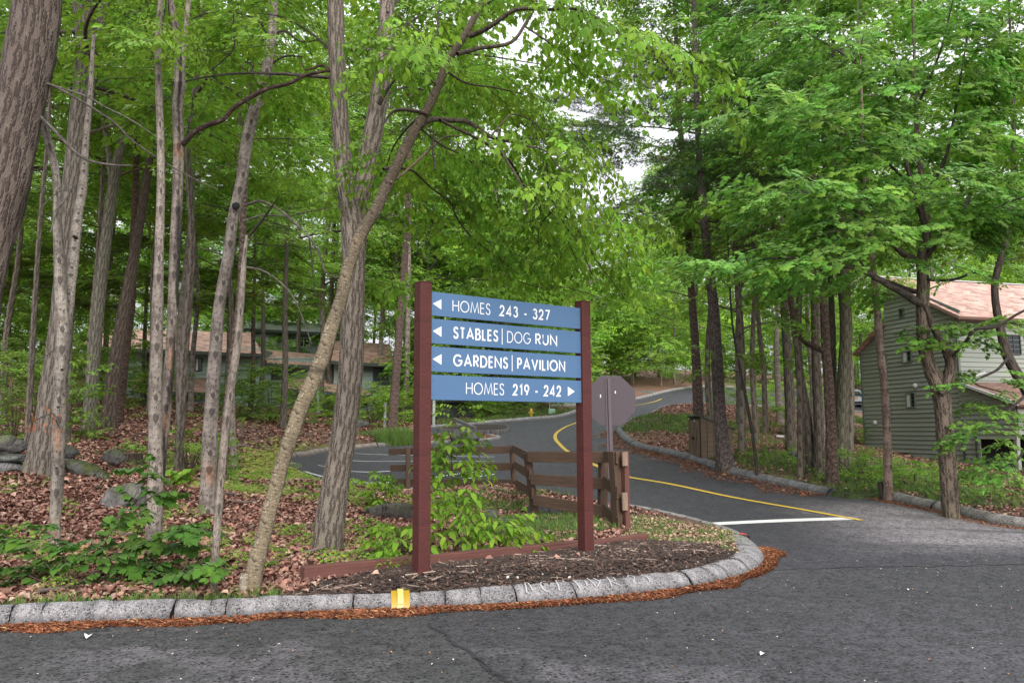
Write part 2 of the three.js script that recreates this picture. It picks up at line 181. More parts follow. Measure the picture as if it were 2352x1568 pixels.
// ---------------------------------------------------------------- what covers the ground
const covers = []; // x, z, radius, kind, strength
const cover = (px, py, r, kind, k = 1, ry = r) => { const p = GP(px, py); covers.push([p.x, p.z, r, ry, kind, k]); };
for (const [px, py, r, k, a, ry] of [
  [600, 1100, 1.5, 'moss', 1, 2.2], [660, 1080, 1.3, 'moss', 1, 2], [540, 1125, 1.0, 'moss', 1, 1], [700, 1052, 1.1, 'moss', 0.9, 2.5], [760, 1037, 1.2, 'moss', 0.8, 2], [700, 1122, 0.8, 'moss', 0.9, 0.5], [860, 1120, 1.2, 'moss', 0.9, 0.7], [960, 1140, 1.0, 'moss', 0.8, 1.0], [40, 1115, 1, 'moss', 0.7, 0.5], [820, 1030, 1, 'moss', 0.6, 1.5],
  [1240, 1215, 1.0, 'grass', 1, 0.9], [1310, 1215, 0.9, 'grass', 1, 0.7], [1290, 1190, 0.5, 'grass', 0.8, 0.8], [1220, 1240, 0.8, 'grass', 0.8, 0.5], [1090, 1150, 1.2, 'grass', 0.7, 1.2], [1250, 1135, 0.7, 'grass', 0.8, 0.7], [1150, 1165, 1, 'grass', 0.6, 0.9],
  [1560, 1240, 1.3, 'straw', 1, 1.1], [1640, 1250, 0.9, 'straw', 1, 0.7], [1520, 1210, 0.8, 'straw', 1, 0.7], [1470, 1200, 0.7, 'straw', 0.9, 0.9], [1660, 1275, 0.6, 'straw', 0.7, 0.5], [1190, 1150, 0.7, 'straw', 0.8, 0.7],
  [1600, 1256, 0.7, 'grass', 0.3, 0.2],
  [620, 1160, 1.6, 'dirt', 0.9, 1], [850, 1170, 1.2, 'dirt', 0.9, 0.8], [780, 1140, 1.5, 'dirt', 0.8, 1], [640, 1020, 2, 'dirt', 0.6, 3], [740, 1000, 2, 'dirt', 0.6, 3], [1500, 1010, 0.6, 'straw', 0.7, 2], [1450, 995, 0.8, 'straw', 0.9, 2],
  [905, 1000, 2.2, 'grass', 1, 2], [1560, 965, 3, 'grass', 0.9, 4], [1500, 985, 2, 'grass', 0.9, 3], [1620, 985, 2, 'grass', 0.5, 2], [1720, 1010, 2, 'grass', 0.35, 3], [1800, 1075, 2, 'grass', 0.6, 1.5], [1760, 1060, 2, 'grass', 0.5, 1.5], [1850, 1105, 1.6, 'grass', 0.7, 1], [1960, 1120, 2, 'grass', 1, 1.5], [2080, 1120, 2.4, 'grass', 0.95, 2], [2000, 1070, 3, 'grass', 0.9, 3], [2120, 1150, 1.4, 'grass', 1, 0.7], [2140, 1075, 3, 'dirt', 0.7, 3], [1950, 960, 3, 'grass', 0.8, 3], [2250, 1140, 2.5, 'grass', 0.5, 2], [1650, 1075, 1, 'straw', 0.8, 0.6], [1750, 1098, 2, 'straw', 0.6, 0.5], [1850, 1120, 1.3, 'straw', 0.5, 0.4],
  [1150, 965, 4, 'grass', 0.9, 4], [1240, 950, 3, 'grass', 0.8, 3], [900, 960, 4, 'grass', 0.7, 4], [400, 1060, 1.5, 'grass', 0.4, 2], [620, 960, 4, 'grass', 0.5, 3]]) cover(px, py, r, k, a, ry);
const tone = { litter: [0.15, 0.082, 0.06], grass: [0.055, 0.085, 0.022], moss: [0.135, 0.15, 0.025], dirt: [0.125, 0.085, 0.062], straw: [0.25, 0.175, 0.105], mulch: [0.048, 0.032, 0.025] };
function coverAt(x, z, s) { // shares of each cover at a place
  const w = { litter: 1, grass: 0, moss: 0, dirt: 0, straw: 0, mulch: 0 }, wob = fbm(x * 1.3, z * 1.3, 0, 4, 77) - 0.5;
  const put = (k, a) => { for (const q in w) w[q] *= 1 - a; w[k] += a; };
  for (const [cx, cz, rx, ry, kind, a] of covers) { const e = Math.hypot((x - cx) / rx, (z - cz) / ry); if (e < 2) put(kind, a * sstep(1.15, 0.7, e + wob * 1.1)); }
  const edge = sstep(0.55, 0.28, s + wob * 0.4), d = -z; if (s > 0 && edge > 0 && x < -1.9 && d < 9) put('grass', edge * 0.95);
  const b = s > 0.1 ? bedMask(x, z, Math.max(s, 0.6)) : 0; if (b > 0) put('mulch', Math.min(1, b * 2.5));
  return w;
}
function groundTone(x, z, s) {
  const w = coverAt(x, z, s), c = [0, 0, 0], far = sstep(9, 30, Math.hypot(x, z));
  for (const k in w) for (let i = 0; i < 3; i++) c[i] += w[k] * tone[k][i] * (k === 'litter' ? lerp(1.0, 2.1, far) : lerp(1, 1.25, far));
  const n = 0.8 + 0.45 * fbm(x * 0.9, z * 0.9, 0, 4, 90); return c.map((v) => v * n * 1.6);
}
// one sheet in rings round the corner where the road bends, fine where the trees stand close
const angs = []; for (let a = -48; a <= 48; a += 0.24) angs.push(a); for (let a = 53; a < 311; a += 6) angs.push(a);
const rads = [0.01, 1, 2]; for (let r = 2.6; r < 120; r *= 1.0095) rads.push(r); for (const r of [130, 150, 190, 250, 350, 480]) rads.push(r);
const NA = angs.length, NR = rads.length;
const field = (() => { const X = new Float32Array(NA * NR), Z = X.slice(), S = X.slice(); for (let j = 0; j < NR; j++) for (let i = 0; i < NA; i++) { const a = angs[i] * Math.PI / 180, k = j * NA + i; X[k] = Math.sin(a) * rads[j]; Z[k] = -Math.cos(a) * rads[j]; S[k] = sdf(X[k], Z[k]); } return { X, Z, S }; })();
{
  const { X, Z, S } = field, pos = [], col = [], uv = [], idx = [];
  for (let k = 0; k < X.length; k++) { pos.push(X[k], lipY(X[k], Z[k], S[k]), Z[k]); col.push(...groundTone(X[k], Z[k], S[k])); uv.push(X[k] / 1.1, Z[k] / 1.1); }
  for (let j = 0; j < NR - 1; j++) for (let i = 0; i < NA; i++) { const i2 = (i + 1) % NA, a = j * NA + i, b = j * NA + i2, c = a + NA, d = b + NA; if (Math.max(S[a], S[b], S[c], S[d]) < -0.5 && rads[j] > 2.6 && rads[j] < 110) continue; idx.push(a, b, c, b, d, c); }
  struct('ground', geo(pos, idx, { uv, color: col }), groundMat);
}
// asphalt: the same rings cut off at the outline
const seamA = G0(940, 1405), seamB = G0(1175, 1575), jointA = G0(1330, 1317), jointB = G0(2352, 1296);
const sideOf = (a, b, x, z) => ((b.x - a.x) * (z - a.z) - (b.z - a.z) * (x - a.x)) / Math.hypot(b.x - a.x, b.z - a.z);
function asphaltTone(x, z) {
  const d = Math.hypot(x, z), n = fbm(x * 0.45, z * 0.45, 0, 5, 61), m = fbm(x * 2.2, z * 2.2, 0, 4, 66);
  let c = [0.081, 0.079, 0.084], k = 1;
  const j = sideOf(jointA, jointB, x, z), onSide = j < 0 && z < -8; // beyond the joint lies older, paler asphalt
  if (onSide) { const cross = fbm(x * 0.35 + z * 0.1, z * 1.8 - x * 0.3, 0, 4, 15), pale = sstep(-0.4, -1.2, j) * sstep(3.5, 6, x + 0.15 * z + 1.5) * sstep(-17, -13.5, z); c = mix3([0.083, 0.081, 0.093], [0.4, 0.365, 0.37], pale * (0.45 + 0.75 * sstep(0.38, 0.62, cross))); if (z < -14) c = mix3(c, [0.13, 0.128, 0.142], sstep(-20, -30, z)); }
  else { if (sideOf(seamA, seamB, x, z) > 0) c = [0.083, 0.083, 0.081]; k = 0.86 + 0.35 * n; c = mix3(c, [0.18, 0.165, 0.17], sstep(0.54, 0.72, n) * sstep(0.42, 0.62, m) * 0.85); }
  k *= 0.8 + 0.4 * m; return c.map((v) => v * k * 0.79);
}
function clipped(keep, yOff, colF, uvS, reach = 1e9) {
  const { X, Z, S } = field, pos = [], col = [], uv = [], idx = [], seen = new Map();
  const vert = (x, z) => { const key = Math.round(x * 2000) + ',' + Math.round(z * 2000); let i = seen.get(key); if (i === undefined) { i = pos.length / 3; seen.set(key, i); pos.push(x, B(x, z) + yOff, z); col.push(...colF(x, z)); uv.push(x / uvS, z / uvS); } return i; };
  for (let j = 0; j < NR - 1; j++) { if (rads[j] > reach) break; for (let i = 0; i < NA; i++) { const i2 = (i + 1) % NA, q = [j * NA + i, j * NA + i2, (j + 1) * NA + i, (j + 1) * NA + i2];
    for (const t of [[q[0], q[1], q[2]], [q[1], q[3], q[2]]]) { const f = t.map((k) => keep(X[k], Z[k], S[k])); if (f.every((v) => v > 0)) continue; const out = [];
      for (let e = 0; e < 3; e++) { const a = t[e], b = t[(e + 1) % 3], fa = f[e], fb = f[(e + 1) % 3]; if (fa <= 0) out.push(vert(X[a], Z[a])); if ((fa <= 0) !== (fb <= 0)) { const r = fa / (fa - fb); out.push(vert(lerp(X[a], X[b], r), lerp(Z[a], Z[b], r))); } }
      for (let e = 1; e + 1 < out.length; e++) idx.push(out[0], out[e], out[e + 1]); } } }
  return geo(pos, idx, { uv, color: col });
}
struct('road', clipped((x, z, s) => s - 0.06, 0, asphaltTone, 1.6), asphaltMat);

// ---------------------------------------------------------------- kerbs: runs of cracked blocks
const cum = (pts) => { const c = [0]; for (let i = 1; i < pts.length; i++) c.push(c[i - 1] + Math.hypot(pts[i].x - pts[i - 1].x, pts[i].z - pts[i - 1].z)); return c; };
function along(pts, c, s) { s = clamp(s, 0, c[c.length - 1]); let i = 1; while (i < c.length - 1 && c[i] < s) i++; const t = (s - c[i - 1]) / Math.max(1e-6, c[i] - c[i - 1]), a = pts[i - 1], b = pts[i], x = lerp(a.x, b.x, t), z = lerp(a.z, b.z, t), l = Math.hypot(b.x - a.x, b.z - a.z) || 1; return { x, z, tx: (b.x - a.x) / l, tz: (b.z - a.z) / l }; }
const berm = [[-0.03, -0.05], [0, 0.03], [0.04, 0.085], [0.095, 0.122], [0.165, 0.138], [0.235, 0.128], [0.29, 0.095], [0.3, -0.06]];
function kerbFrame(pts) { // outward is away from the asphalt
  const c = cum(pts), m = along(pts, c, c[c.length - 1] / 2), k = sdf(m.x + m.tz * 0.5, m.z - m.tx * 0.5) > 0 ? 1 : -1;
  return { pts, c, len: c[c.length - 1], scale: null, at(s, o, h) { if (this.scale) { const q = this.scale(s); if (o > 0) o *= q[0]; if (h > 0.02) h *= q[1]; } const p = along(pts, c, s), q = along(pts, c, s + 0.12), b = along(pts, c, s - 0.12); let tx = q.x - b.x, tz = q.z - b.z; const l = Math.hypot(tx, tz) || 1; tx /= l; tz /= l; const x = p.x + k * tz * o, z = p.z - k * tx * o; return V(x, B(p.x, p.z) + h, z); }, pxAt: (px, py) => { let best = 0, e = 1e9; for (let s = 0; s < c[c.length - 1]; s += 0.03) { const p = along(pts, c, s), r = proj(V(p.x, B(p.x, p.z), p.z)), d = Math.hypot(r[0] - px, (r[1] - py) * 2); if (r[2] > 0 && d < e) { e = d; best = s; } } return best; } };
}
function kerbRun(name, F, cuts, { wide = 1, high = 1, gap = 0.007, step = 0.1, rough = 0.012, c = [0.27, 0.262, 0.26], seed = 1, jog = 0.01 } = {}) {
  const root = new THREE.Group(); root.name = numbered(name); root.userData.kind = 'structure'; scene.add(root);
  cuts.forEach((s0, i) => { if (i === cuts.length - 1) return; const s1 = cuts[i + 1], n = Math.max(2, Math.round((s1 - s0 - gap) / step)), pos = [], uv = [], col = [], idx = [], M = berm.length, dh = (hash(i, seed) - 0.5) * jog, dO = (hash(i, seed, 3) - 0.5) * jog, sk = (hash(i, seed, 5) - 0.5) * 0.05 * Math.min(1, rough * 80);
    for (let j = 0; j <= n; j++) { const t = j / n, end = Math.min(j, n - j) === 0 ? 0.99 : 1;
      for (let k = 0; k < M; k++) { const edge = k > 0 && k < M - 1, s = lerp(s0 + gap / 2, s1 - gap / 2, t) + (edge ? sk * (k / M - 0.5) * 2 * (j === 0 || j === n ? 1 : 0) + (j === 0 || j === n ? (hash(i * 7 + j, k, seed) - 0.5) * gap * 0.9 : 0) : 0), r = edge ? (fbm(s * 5, k * 0.9, 0, 3, seed) - 0.5) * rough * 3 : 0, p = F.at(s, berm[k][0] * wide + dO + r * 0.7, (berm[k][1] > 0 ? berm[k][1] * high * end + dh + r : berm[k][1]));
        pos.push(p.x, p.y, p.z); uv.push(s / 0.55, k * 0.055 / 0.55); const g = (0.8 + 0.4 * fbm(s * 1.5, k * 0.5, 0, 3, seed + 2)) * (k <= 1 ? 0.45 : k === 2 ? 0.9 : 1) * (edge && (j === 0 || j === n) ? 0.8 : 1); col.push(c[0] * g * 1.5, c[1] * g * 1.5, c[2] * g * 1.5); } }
    for (let j = 0; j < n; j++) for (let k = 0; k < M - 1; k++) { const a = j * M + k; idx.push(a, a + M, a + 1, a + 1, a + M, a + M + 1); }
    for (const j of [0, n]) for (let k = 1; k < M - 1; k++) { const a = j * M; j ? idx.push(a, a + k, a + k + 1) : idx.push(a, a + k + 1, a + k); }
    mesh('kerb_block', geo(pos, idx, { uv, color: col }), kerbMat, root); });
  return root;
}
const every = (L, d, seed, a = 0) => { const c = [a]; let s = a; while (s < L - d * 0.5) { s += d * (0.8 + 0.4 * hash(c.length, seed)); if (s < L - 0.3) c.push(s); } c.push(L); return c; };
const frontF = kerbFrame(secFront); { const a = frontF.pxAt(150, 1434), b = frontF.pxAt(900, 1402), c = frontF.pxAt(1640, 1341), d = frontF.len; const e = frontF.pxAt(1230, 1389); frontF.scale = (s) => { const t = sstep(a, b, s); const r = sstep(b, e, s); return [lerp(1, 0.72, t) + 0.26 * r + 0.25 * sstep(c, d, s), lerp(0.98, 0.84, t) + 0.16 * r]; }; }
{
  const cutPx = [[81, 1436], [200, 1432], [395, 1424], [480, 1420], [515, 1418], [640, 1413], [812, 1406], [966, 1399], [1026, 1397], [1105, 1393], [1189, 1390], [1327, 1379], [1441, 1369], [1588, 1350], [1640, 1341], [1678, 1332], [1722, 1317], [1752, 1280]].map(([x, y]) => frontF.pxAt(x, y));
  kerbRun('kerb', frontF, [...every(cutPx[0] - 0.2, 2.4, 5), ...cutPx, frontF.len], { step: 0.05, rough: 0.011, seed: 11, gap: 0.006, jog: 0.007, c: [0.275, 0.263, 0.26] });
  const tipF = kerbFrame(secTip); kerbRun('kerb', tipF, every(tipF.len, 1.6, 2), { wide: 0.62, high: 0.85, seed: 4, step: 0.08, rough: 0.008, c: [0.3, 0.29, 0.27] });
  for (const [sec, o, d] of [[secApron, { wide: 0.5, high: 0.35, c: [0.2, 0.19, 0.18] }, 2], [secLot, { wide: 0.6, high: 0.6, c: [0.33, 0.32, 0.31] }, 2.4], [secLotLeft, { wide: 0.8, high: 1, c: [0.33, 0.28, 0.24] }, 2.2], [secLotFar, { wide: 0.7, high: 0.9, c: [0.34, 0.33, 0.32] }, 2.4], [secBay, { wide: 0.9, high: 1 }, 3], [secHydrant, { wide: 1, high: 1.25, c: [0.36, 0.345, 0.34] }, 3], [secLower, { wide: 0.95, high: 1.15, c: [0.2, 0.2, 0.205] }, 3], [secRight, { wide: 1, high: 1.1, c: [0.31, 0.29, 0.27], rough: 0.014 }, 1.3]]) { const F = kerbFrame(sec); kerbRun('kerb', F, every(F.len, d, 7), { step: 0.22, seed: Math.round(d * 10 + sec.length), rough: 0.008, ...o }); }
}
// ---------------------------------------------------------------- painted lines
const yellowPaint = std({ color: lin(0.62, 0.42, 0.045), map: paintTex, roughness: 0.7 }), whitePaint = std({ color: lin(0.72, 0.71, 0.68), map: paintTex, roughness: 0.7 }), fadedPaint = std({ color: lin(0.5, 0.5, 0.5), map: paintTex, roughness: 0.75 });
function ribbon(pts, w, y, f = B) { const pos = [], uv = [], idx = []; pts.forEach((p, i) => { const a = pts[Math.max(0, i - 1)], b = pts[Math.min(pts.length - 1, i + 1)], l = Math.hypot(b.x - a.x, b.z - a.z) || 1, nx = -(b.z - a.z) / l * w / 2, nz = (b.x - a.x) / l * w / 2; for (const k of [-1, 0, 1]) { const x = p.x + nx * k, z = p.z + nz * k; pos.push(x, f(x, z) + y, z); uv.push(i * 0.3, k); } if (i) for (const k of [0, 1]) { const q = i * 3 + k; idx.push(q - 3, q, q - 2, q - 2, q, q + 1); } }); const g = geo(pos, idx, { uv }); const q = g.attributes.normal; if (q.getY(0) < 0) { for (let i = 0; i < idx.length; i += 3) [idx[i], idx[i + 1]] = [idx[i + 1], idx[i]]; g.setIndex(idx); g.computeVertexNormals(); } return g; }
const seamMat = std({ color: lin(0.018, 0.017, 0.018), map: rep(paintTex, 3), roughness: 0.95 }), wander = (a, b, n, w, sd) => Array.from({ length: n + 1 }, (_, i) => { const p = a.clone().lerp(b, i / n), l = a.distanceTo(b), k = (vn(i * 0.35, sd) - 0.5) * w; return V(p.x - (b.z - a.z) / l * k, 0, p.z + (b.x - a.x) / l * k); });
struct('road_seam', ribbon(wander(G0(985, 1432), G0(1150, 1556), 50, 0.06, 2), 0.03, 0.004), seamMat); struct('road_seam', ribbon(wander(G0(1085, 1512), G0(1195, 1590), 30, 0.05, 5), 0.018, 0.004), seamMat); struct('road_seam', ribbon(wander(G0(1440, 1314), G0(1900, 1306), 60, 0.14, 3), 0.016, 0.004), seamMat); struct('road_seam', ribbon(wander(G0(1900, 1306), G0(2700, 1289), 60, 0.14, 4), 0.025, 0.004), seamMat);
struct('centre_line', ribbon(smooth([[1980, 1195.5], [1800, 1163], [1620, 1129], [1440, 1095], [1360, 1065], [1320, 1046], [1290, 1025], [1276, 1008], [1280, 993], [1300, 980], [1326, 970], [1358, 957], [1420, 938], [1520, 916]].map(([x, y]) => RP(x, y)), 0.3), 0.13, 0.009), yellowPaint);
struct('stop_line', ribbon(smooth([G0(1612, 1205), G0(1966, 1192.5)], 0.2), 0.3, 0.005), whitePaint);
for (const [l, y0, r, y1] of [[815, 1041, 1136, 1049], [770, 1053, 1136, 1059], [730, 1068, 1136, 1070], [700, 1083, 1136, 1079], [690, 1098, 1136, 1089], [1094, 1001, 1126, 1001], [1125, 981, 1168, 981]]) struct('parking_line', ribbon(smooth([RP(l, y0), RP(r, y1)], 0.3), 0.1, 0.006), fadedPaint);

// ---------------------------------------------------------------- lettering: strokes of one width, geometric capitals
const arc = (cx, cy, rx, ry, a, b, n = 18) => Array.from({ length: n + 1 }, (_, i) => { const t = (a + (b - a) * i / n) * Math.PI / 180; return [cx + rx * Math.cos(t), cy + ry * Math.sin(t)]; });
const round = (pts) => new THREE.CatmullRomCurve3(pts.map(([x, y]) => V(x, y, 0))).getPoints(pts.length * 4).map((p) => [p.x, p.y]);
const glyphs = {
  H: [0.68, [[[0, 0], [0, 1]], [[1, 0], [1, 1]], [[0, 0.52], [1, 0.52]]]], O: [0.96, [arc(0.5, 0.5, 0.5, 0.5, 0, 360, 32)]], M: [0.94, [[[0, 0], [0.16, 1], [0.5, 0.08], [0.84, 1], [1, 0]]]],
  E: [0.46, [[[1, 1], [0, 1], [0, 0], [1, 0]], [[0, 0.52], [0.92, 0.52]]]], S: [0.52, [round([[0.93, 0.84], [0.76, 0.97], [0.5, 1], [0.2, 0.94], [0.08, 0.76], [0.22, 0.6], [0.5, 0.52], [0.82, 0.42], [0.95, 0.24], [0.8, 0.05], [0.48, 0], [0.18, 0.05], [0.03, 0.2]])]],
  T: [0.5, [[[0, 1], [1, 1]], [[0.5, 1], [0.5, 0]]]], A: [0.78, [[[0, 0], [0.5, 1], [1, 0]], [[0.19, 0.3], [0.81, 0.3]]]], B: [0.54, [[[0.55, 0.54], [0, 0.54], [0, 1], [0.5, 1], ...arc(0.5, 0.77, 0.4, 0.23, 90, -90, 10)], [[0, 0.54], [0, 0], [0.5, 0], ...arc(0.55, 0.27, 0.45, 0.27, -90, 90, 10)]]],
  L: [0.42, [[[0, 1], [0, 0], [1, 0]]]], D: [0.7, [[[0, 0], [0, 1], [0.4, 1], ...arc(0.42, 0.5, 0.58, 0.5, 90, -90, 16), [0, 0]]]], G: [0.9, [[...arc(0.5, 0.5, 0.5, 0.5, 42, 352, 26), [0.98, 0.47], [0.56, 0.47]]]], R: [0.54, [[[0, 0], [0, 1], [0.5, 1], ...arc(0.5, 0.74, 0.45, 0.26, 90, -90, 10), [0, 0.48]], [[0.42, 0.48], [1, 0]]]],
  U: [0.62, [[[0, 1], [0, 0.38], ...arc(0.5, 0.38, 0.5, 0.38, 180, 360, 14), [1, 0.38], [1, 1]]]], N: [0.72, [[[0, 0], [0, 1], [1, 0], [1, 1]]]], P: [0.5, [[[0, 0], [0, 1], [0.5, 1], ...arc(0.5, 0.73, 0.48, 0.27, 90, -90, 10), [0, 0.46]]]], V: [0.74, [[[0, 1], [0.5, 0], [1, 1]]]], I: [0.12, [[[0.5, 0], [0.5, 1]]]], C: [0.8, [arc(0.5, 0.5, 0.5, 0.5, 45, 315, 20)]],
  1: [0.36, [[[0.1, 0.78], [0.75, 1], [0.75, 0]]]], 2: [0.54, [[...round([[0.06, 0.72], [0.2, 0.94], [0.5, 1], [0.82, 0.92], [0.93, 0.7], [0.8, 0.48]]), [0.02, 0], [1, 0]]]], 3: [0.5, [round([[0.08, 0.84], [0.25, 0.97], [0.52, 1], [0.85, 0.88], [0.83, 0.66], [0.45, 0.55]]), round([[0.45, 0.55], [0.85, 0.47], [0.97, 0.26], [0.8, 0.05], [0.45, 0], [0.15, 0.05], [0, 0.2]])]],
  4: [0.6, [[[0.74, 0], [0.74, 1], [0, 0.25], [1, 0.25]]]], 7: [0.54, [[[0, 1], [1, 1], [0.3, 0]]]], 9: [0.54, [arc(0.5, 0.68, 0.48, 0.32, 0, 360, 22), [[0.93, 0.54], [0.45, 0]]]], '-': [0.34, [[[0, 0.36], [1, 0.36]]]], '|': [0.1, [[[0.5, -0.25], [0.5, 1.25]]]], ' ': [0.3, []],
};
function strokeText(str, t, track = 0.14) { // [polylines, width] with cap height 1
  const out = []; let x = 0; for (const ch of str) { const [w, st] = glyphs[ch]; for (const s of st) out.push(s.map(([a, b]) => [x + t / 2 + a * Math.max(0.02, w - t * 0.6), t / 2 + b * (1 - t)])); x += w + t * 0.4 + track; } return [out, x - track];
}
function strokeMesh(lines, t, map) { // flat ribbons along polylines; map carries 2-D points to the surface
  const pos = [], idx = [];
  for (const L of lines) { const n = L.length, closed = Math.hypot(L[0][0] - L[n - 1][0], L[0][1] - L[n - 1][1]) < 1e-6, at = pos.length / 3;
    L.forEach((p, i) => { let a = i ? L[i - 1] : closed ? L[n - 2] : null, b = i < n - 1 ? L[i + 1] : closed ? L[1] : null, d1 = a ? [p[0] - a[0], p[1] - a[1]] : null, d2 = b ? [b[0] - p[0], b[1] - p[1]] : null; const nm = (d) => { const l = Math.hypot(...d) || 1; return [d[0] / l, d[1] / l]; }; d1 = nm(d1 || d2); d2 = nm(d2 || d1); let nx = -(d1[1] + d2[1]), ny = d1[0] + d2[0]; const l = Math.hypot(nx, ny) || 1; nx /= l; ny /= l; const m = Math.min(2.2, 1 / Math.max(0.3, nx * -d1[1] + ny * d1[0])) * t / 2; pos.push(...map(p[0] + nx * m, p[1] + ny * m), ...map(p[0] - nx * m, p[1] - ny * m)); if (i) { const k = at + 2 * i; idx.push(k - 2, k - 1, k, k, k - 1, k + 1); } }); }
  return geo(pos, idx);
}
const hit = (px, py, p0, n) => { const o = V(0, EYE, 0), d = W(px, py, 10).sub(o), t = p0.clone().sub(o).dot(n) / d.dot(n); return o.add(d.multiplyScalar(t)); };

// ---------------------------------------------------------------- direction sign
const redWood = std({ color: lin(0.088, 0.0155, 0.0118), map: woodTex, bumpMap: woodBump, bumpScale: 0.002, roughness: 0.75 }), redTimber = std({ color: lin(0.155, 0.06, 0.046), map: woodTex, bumpMap: woodBump, bumpScale: 0.004, roughness: 0.85 });
const bluePanel = std({ color: lin(0.068, 0.145, 0.27), map: rep(paintTex, 2, 6), roughness: 0.5 }), whiteVinyl = std({ color: lin(0.7, 0.7, 0.72), roughness: 0.5, side: THREE.DoubleSide });
{
  const stand = (px, py) => W(px, py, 7 * (EYE - 0.215) / (EYE - W(px, py, 7).y)), bL = stand(967, 1314), bR = stand(1346, 1269); bL.y = bR.y = groundY(bL.x, bL.z);
  const turn = Math.atan2(-(bR.z - bL.z), bR.x - bL.x), span = Math.hypot(bR.x - bL.x, bR.z - bL.z);
  const sign = thing('direction_sign', 'blue direction sign of four boards listing homes, stables, gardens between two red posts', 'sign', bL, turn);
  sign.rotation.order = 'YXZ'; sign.rotation.z = 0.006; sign.updateMatrixWorld();
  const n = V(0, 0, 1).applyQuaternion(sign.quaternion), face = sign.localToWorld(V(0, 0, 0.036)), loc = (px, py) => sign.worldToLocal(hit(px, py, face, n));
  const hL = sign.worldToLocal(hit(968, 650, sign.localToWorld(V(0, 0, 0)), n)).y, hR = sign.worldToLocal(hit(1335, 694, sign.localToWorld(V(0, 0, 0)), n)).y;
  for (const [x, h] of [[0, hL], [span, hR]]) { const p = mesh('post', boxUV(bevelBox(0.121, h + 0.5, 0.121, 0.008), 0.6).translate(x, (h - 0.5) / 2, 0), redWood, sign); mesh('post_cap', bevelBox(0.125, 0.012, 0.125, 0.004).translate(x, h + 0.004, 0), redWood, p); }
  const x0 = 0.0605, x1 = span - 0.0605;
  const rows = [
    { py: [669, 724], arrow: [[1003.5, 698], -1, 25], text: [['HOMES', 0.085, 1039, 1125.5, 727, 688], ['243 - 327', 0.15, 1146.5, 1256.5, 736, 701]] },
    { py: [731, 788], arrow: [[1003.5, 761], -1, 25], text: [['STABLES', 0.15, 1040.5, 1143, 786, 752], ['|', 0.08, 1150, 1156, 796, 752], ['DOG', 0.085, 1164.5, 1218.5, 792, 762], ['RUN', 0.14, 1229, 1279, 796, 764]] },
    { py: [795, 853], arrow: [[1003.5, 826], -1, 25], text: [['GARDENS', 0.15, 1040.5, 1165.5, 848, 816], ['|', 0.08, 1173, 1179, 856, 816], ['PAVILION', 0.15, 1187.5, 1296.5, 853, 825]] },
    { py: [860, 918], arrow: [[1312, 900], 1, 26], text: [['HOMES', 0.085, 1070, 1157, 908, 880], ['219 - 242', 0.15, 1177, 1283, 911, 884]] }];
  for (const r of rows) {
    const top = loc(988, r.py[0]).y, bot = loc(988, r.py[1]).y, h = top - bot, cy = (top + bot) / 2;
    const panel = mesh('panel', bevelBox(x1 - x0 - 0.002, h, 0.018, 0.003).translate((x0 + x1) / 2, cy, 0.027), bluePanel, sign);
    mesh('mounting_rail', bevelBox(x1 - x0 - 0.01, h * 0.45, 0.03, 0.004).translate((x0 + x1) / 2, cy, 0.0), redWood, panel);
    for (const bx of [x0 + 0.035, x1 - 0.035]) for (const by of [-0.28, 0.28]) mesh('screw_head', new THREE.CylinderGeometry(0.006, 0.006, 0.004, 8).rotateX(Math.PI / 2).translate(bx, cy + by * h, 0.0375), bluePanel, panel);
    const cap = h * 0.5, put = (x, y) => [x, y, 0.0385];
    for (const [s, t, l, rr] of r.text) { const a = loc(l, r.py[0] + 30).x, b = loc(rr, r.py[0] + 40).x, [lines, w] = strokeText(s, t, s.includes('2') ? 0.1 : 0.13), sx = (b - a) / w, base = cy - cap / 2 + (s === '|' ? 0 : 0); let at = a; for (const ch of s) { if (!glyphs[ch][1].length) { at += (glyphs[ch][0] + t * 0.4 + 0.14) * sx; continue; } const [ll] = strokeText(ch, t); mesh('letter', strokeMesh(ll.map((L) => L.map(([x, y]) => [x * sx, y * cap])), t * cap, (x, y) => put(at + x, base + y)), whiteVinyl, panel); at += (glyphs[ch][0] + t * 0.4 + 0.14) * sx; } }
    const c = loc(...r.arrow[0]), k = r.arrow[1], a = h * 0.215, g = geo([c.x + k * a * 0.95, cy, 0.0385, c.x - k * a * 0.95, cy + k * a, 0.0385, c.x - k * a * 0.95, cy - k * a, 0.0385], [0, 1, 2]); mesh('arrow', g, whiteVinyl, panel);
  }
}
// ---------------------------------------------------------------- timber edging of the bed
{
  const t = thing('timber_edging', 'low red painted timber edging along the back of the mulch bed', 'edging');
  const drop = (p, y) => V(p.x, y, p.z);
  const yl = W(693, 1300, 7.14).y + 0.01, ym = W(1345, 1243, 9.33).y + 0.02, yr = W(1484, 1224, 9.74).y;
  mesh('timber', bar(drop(TL, yl - 0.11), drop(TM, ym - 0.1), 0.1, 0.2, 0.012), redTimber, t);
  mesh('timber', bar(drop(W(1185, 1262, 8.72), yr - 0.15), drop(TR, yr - 0.085), 0.11, 0.17, 0.012), redTimber, t);
}
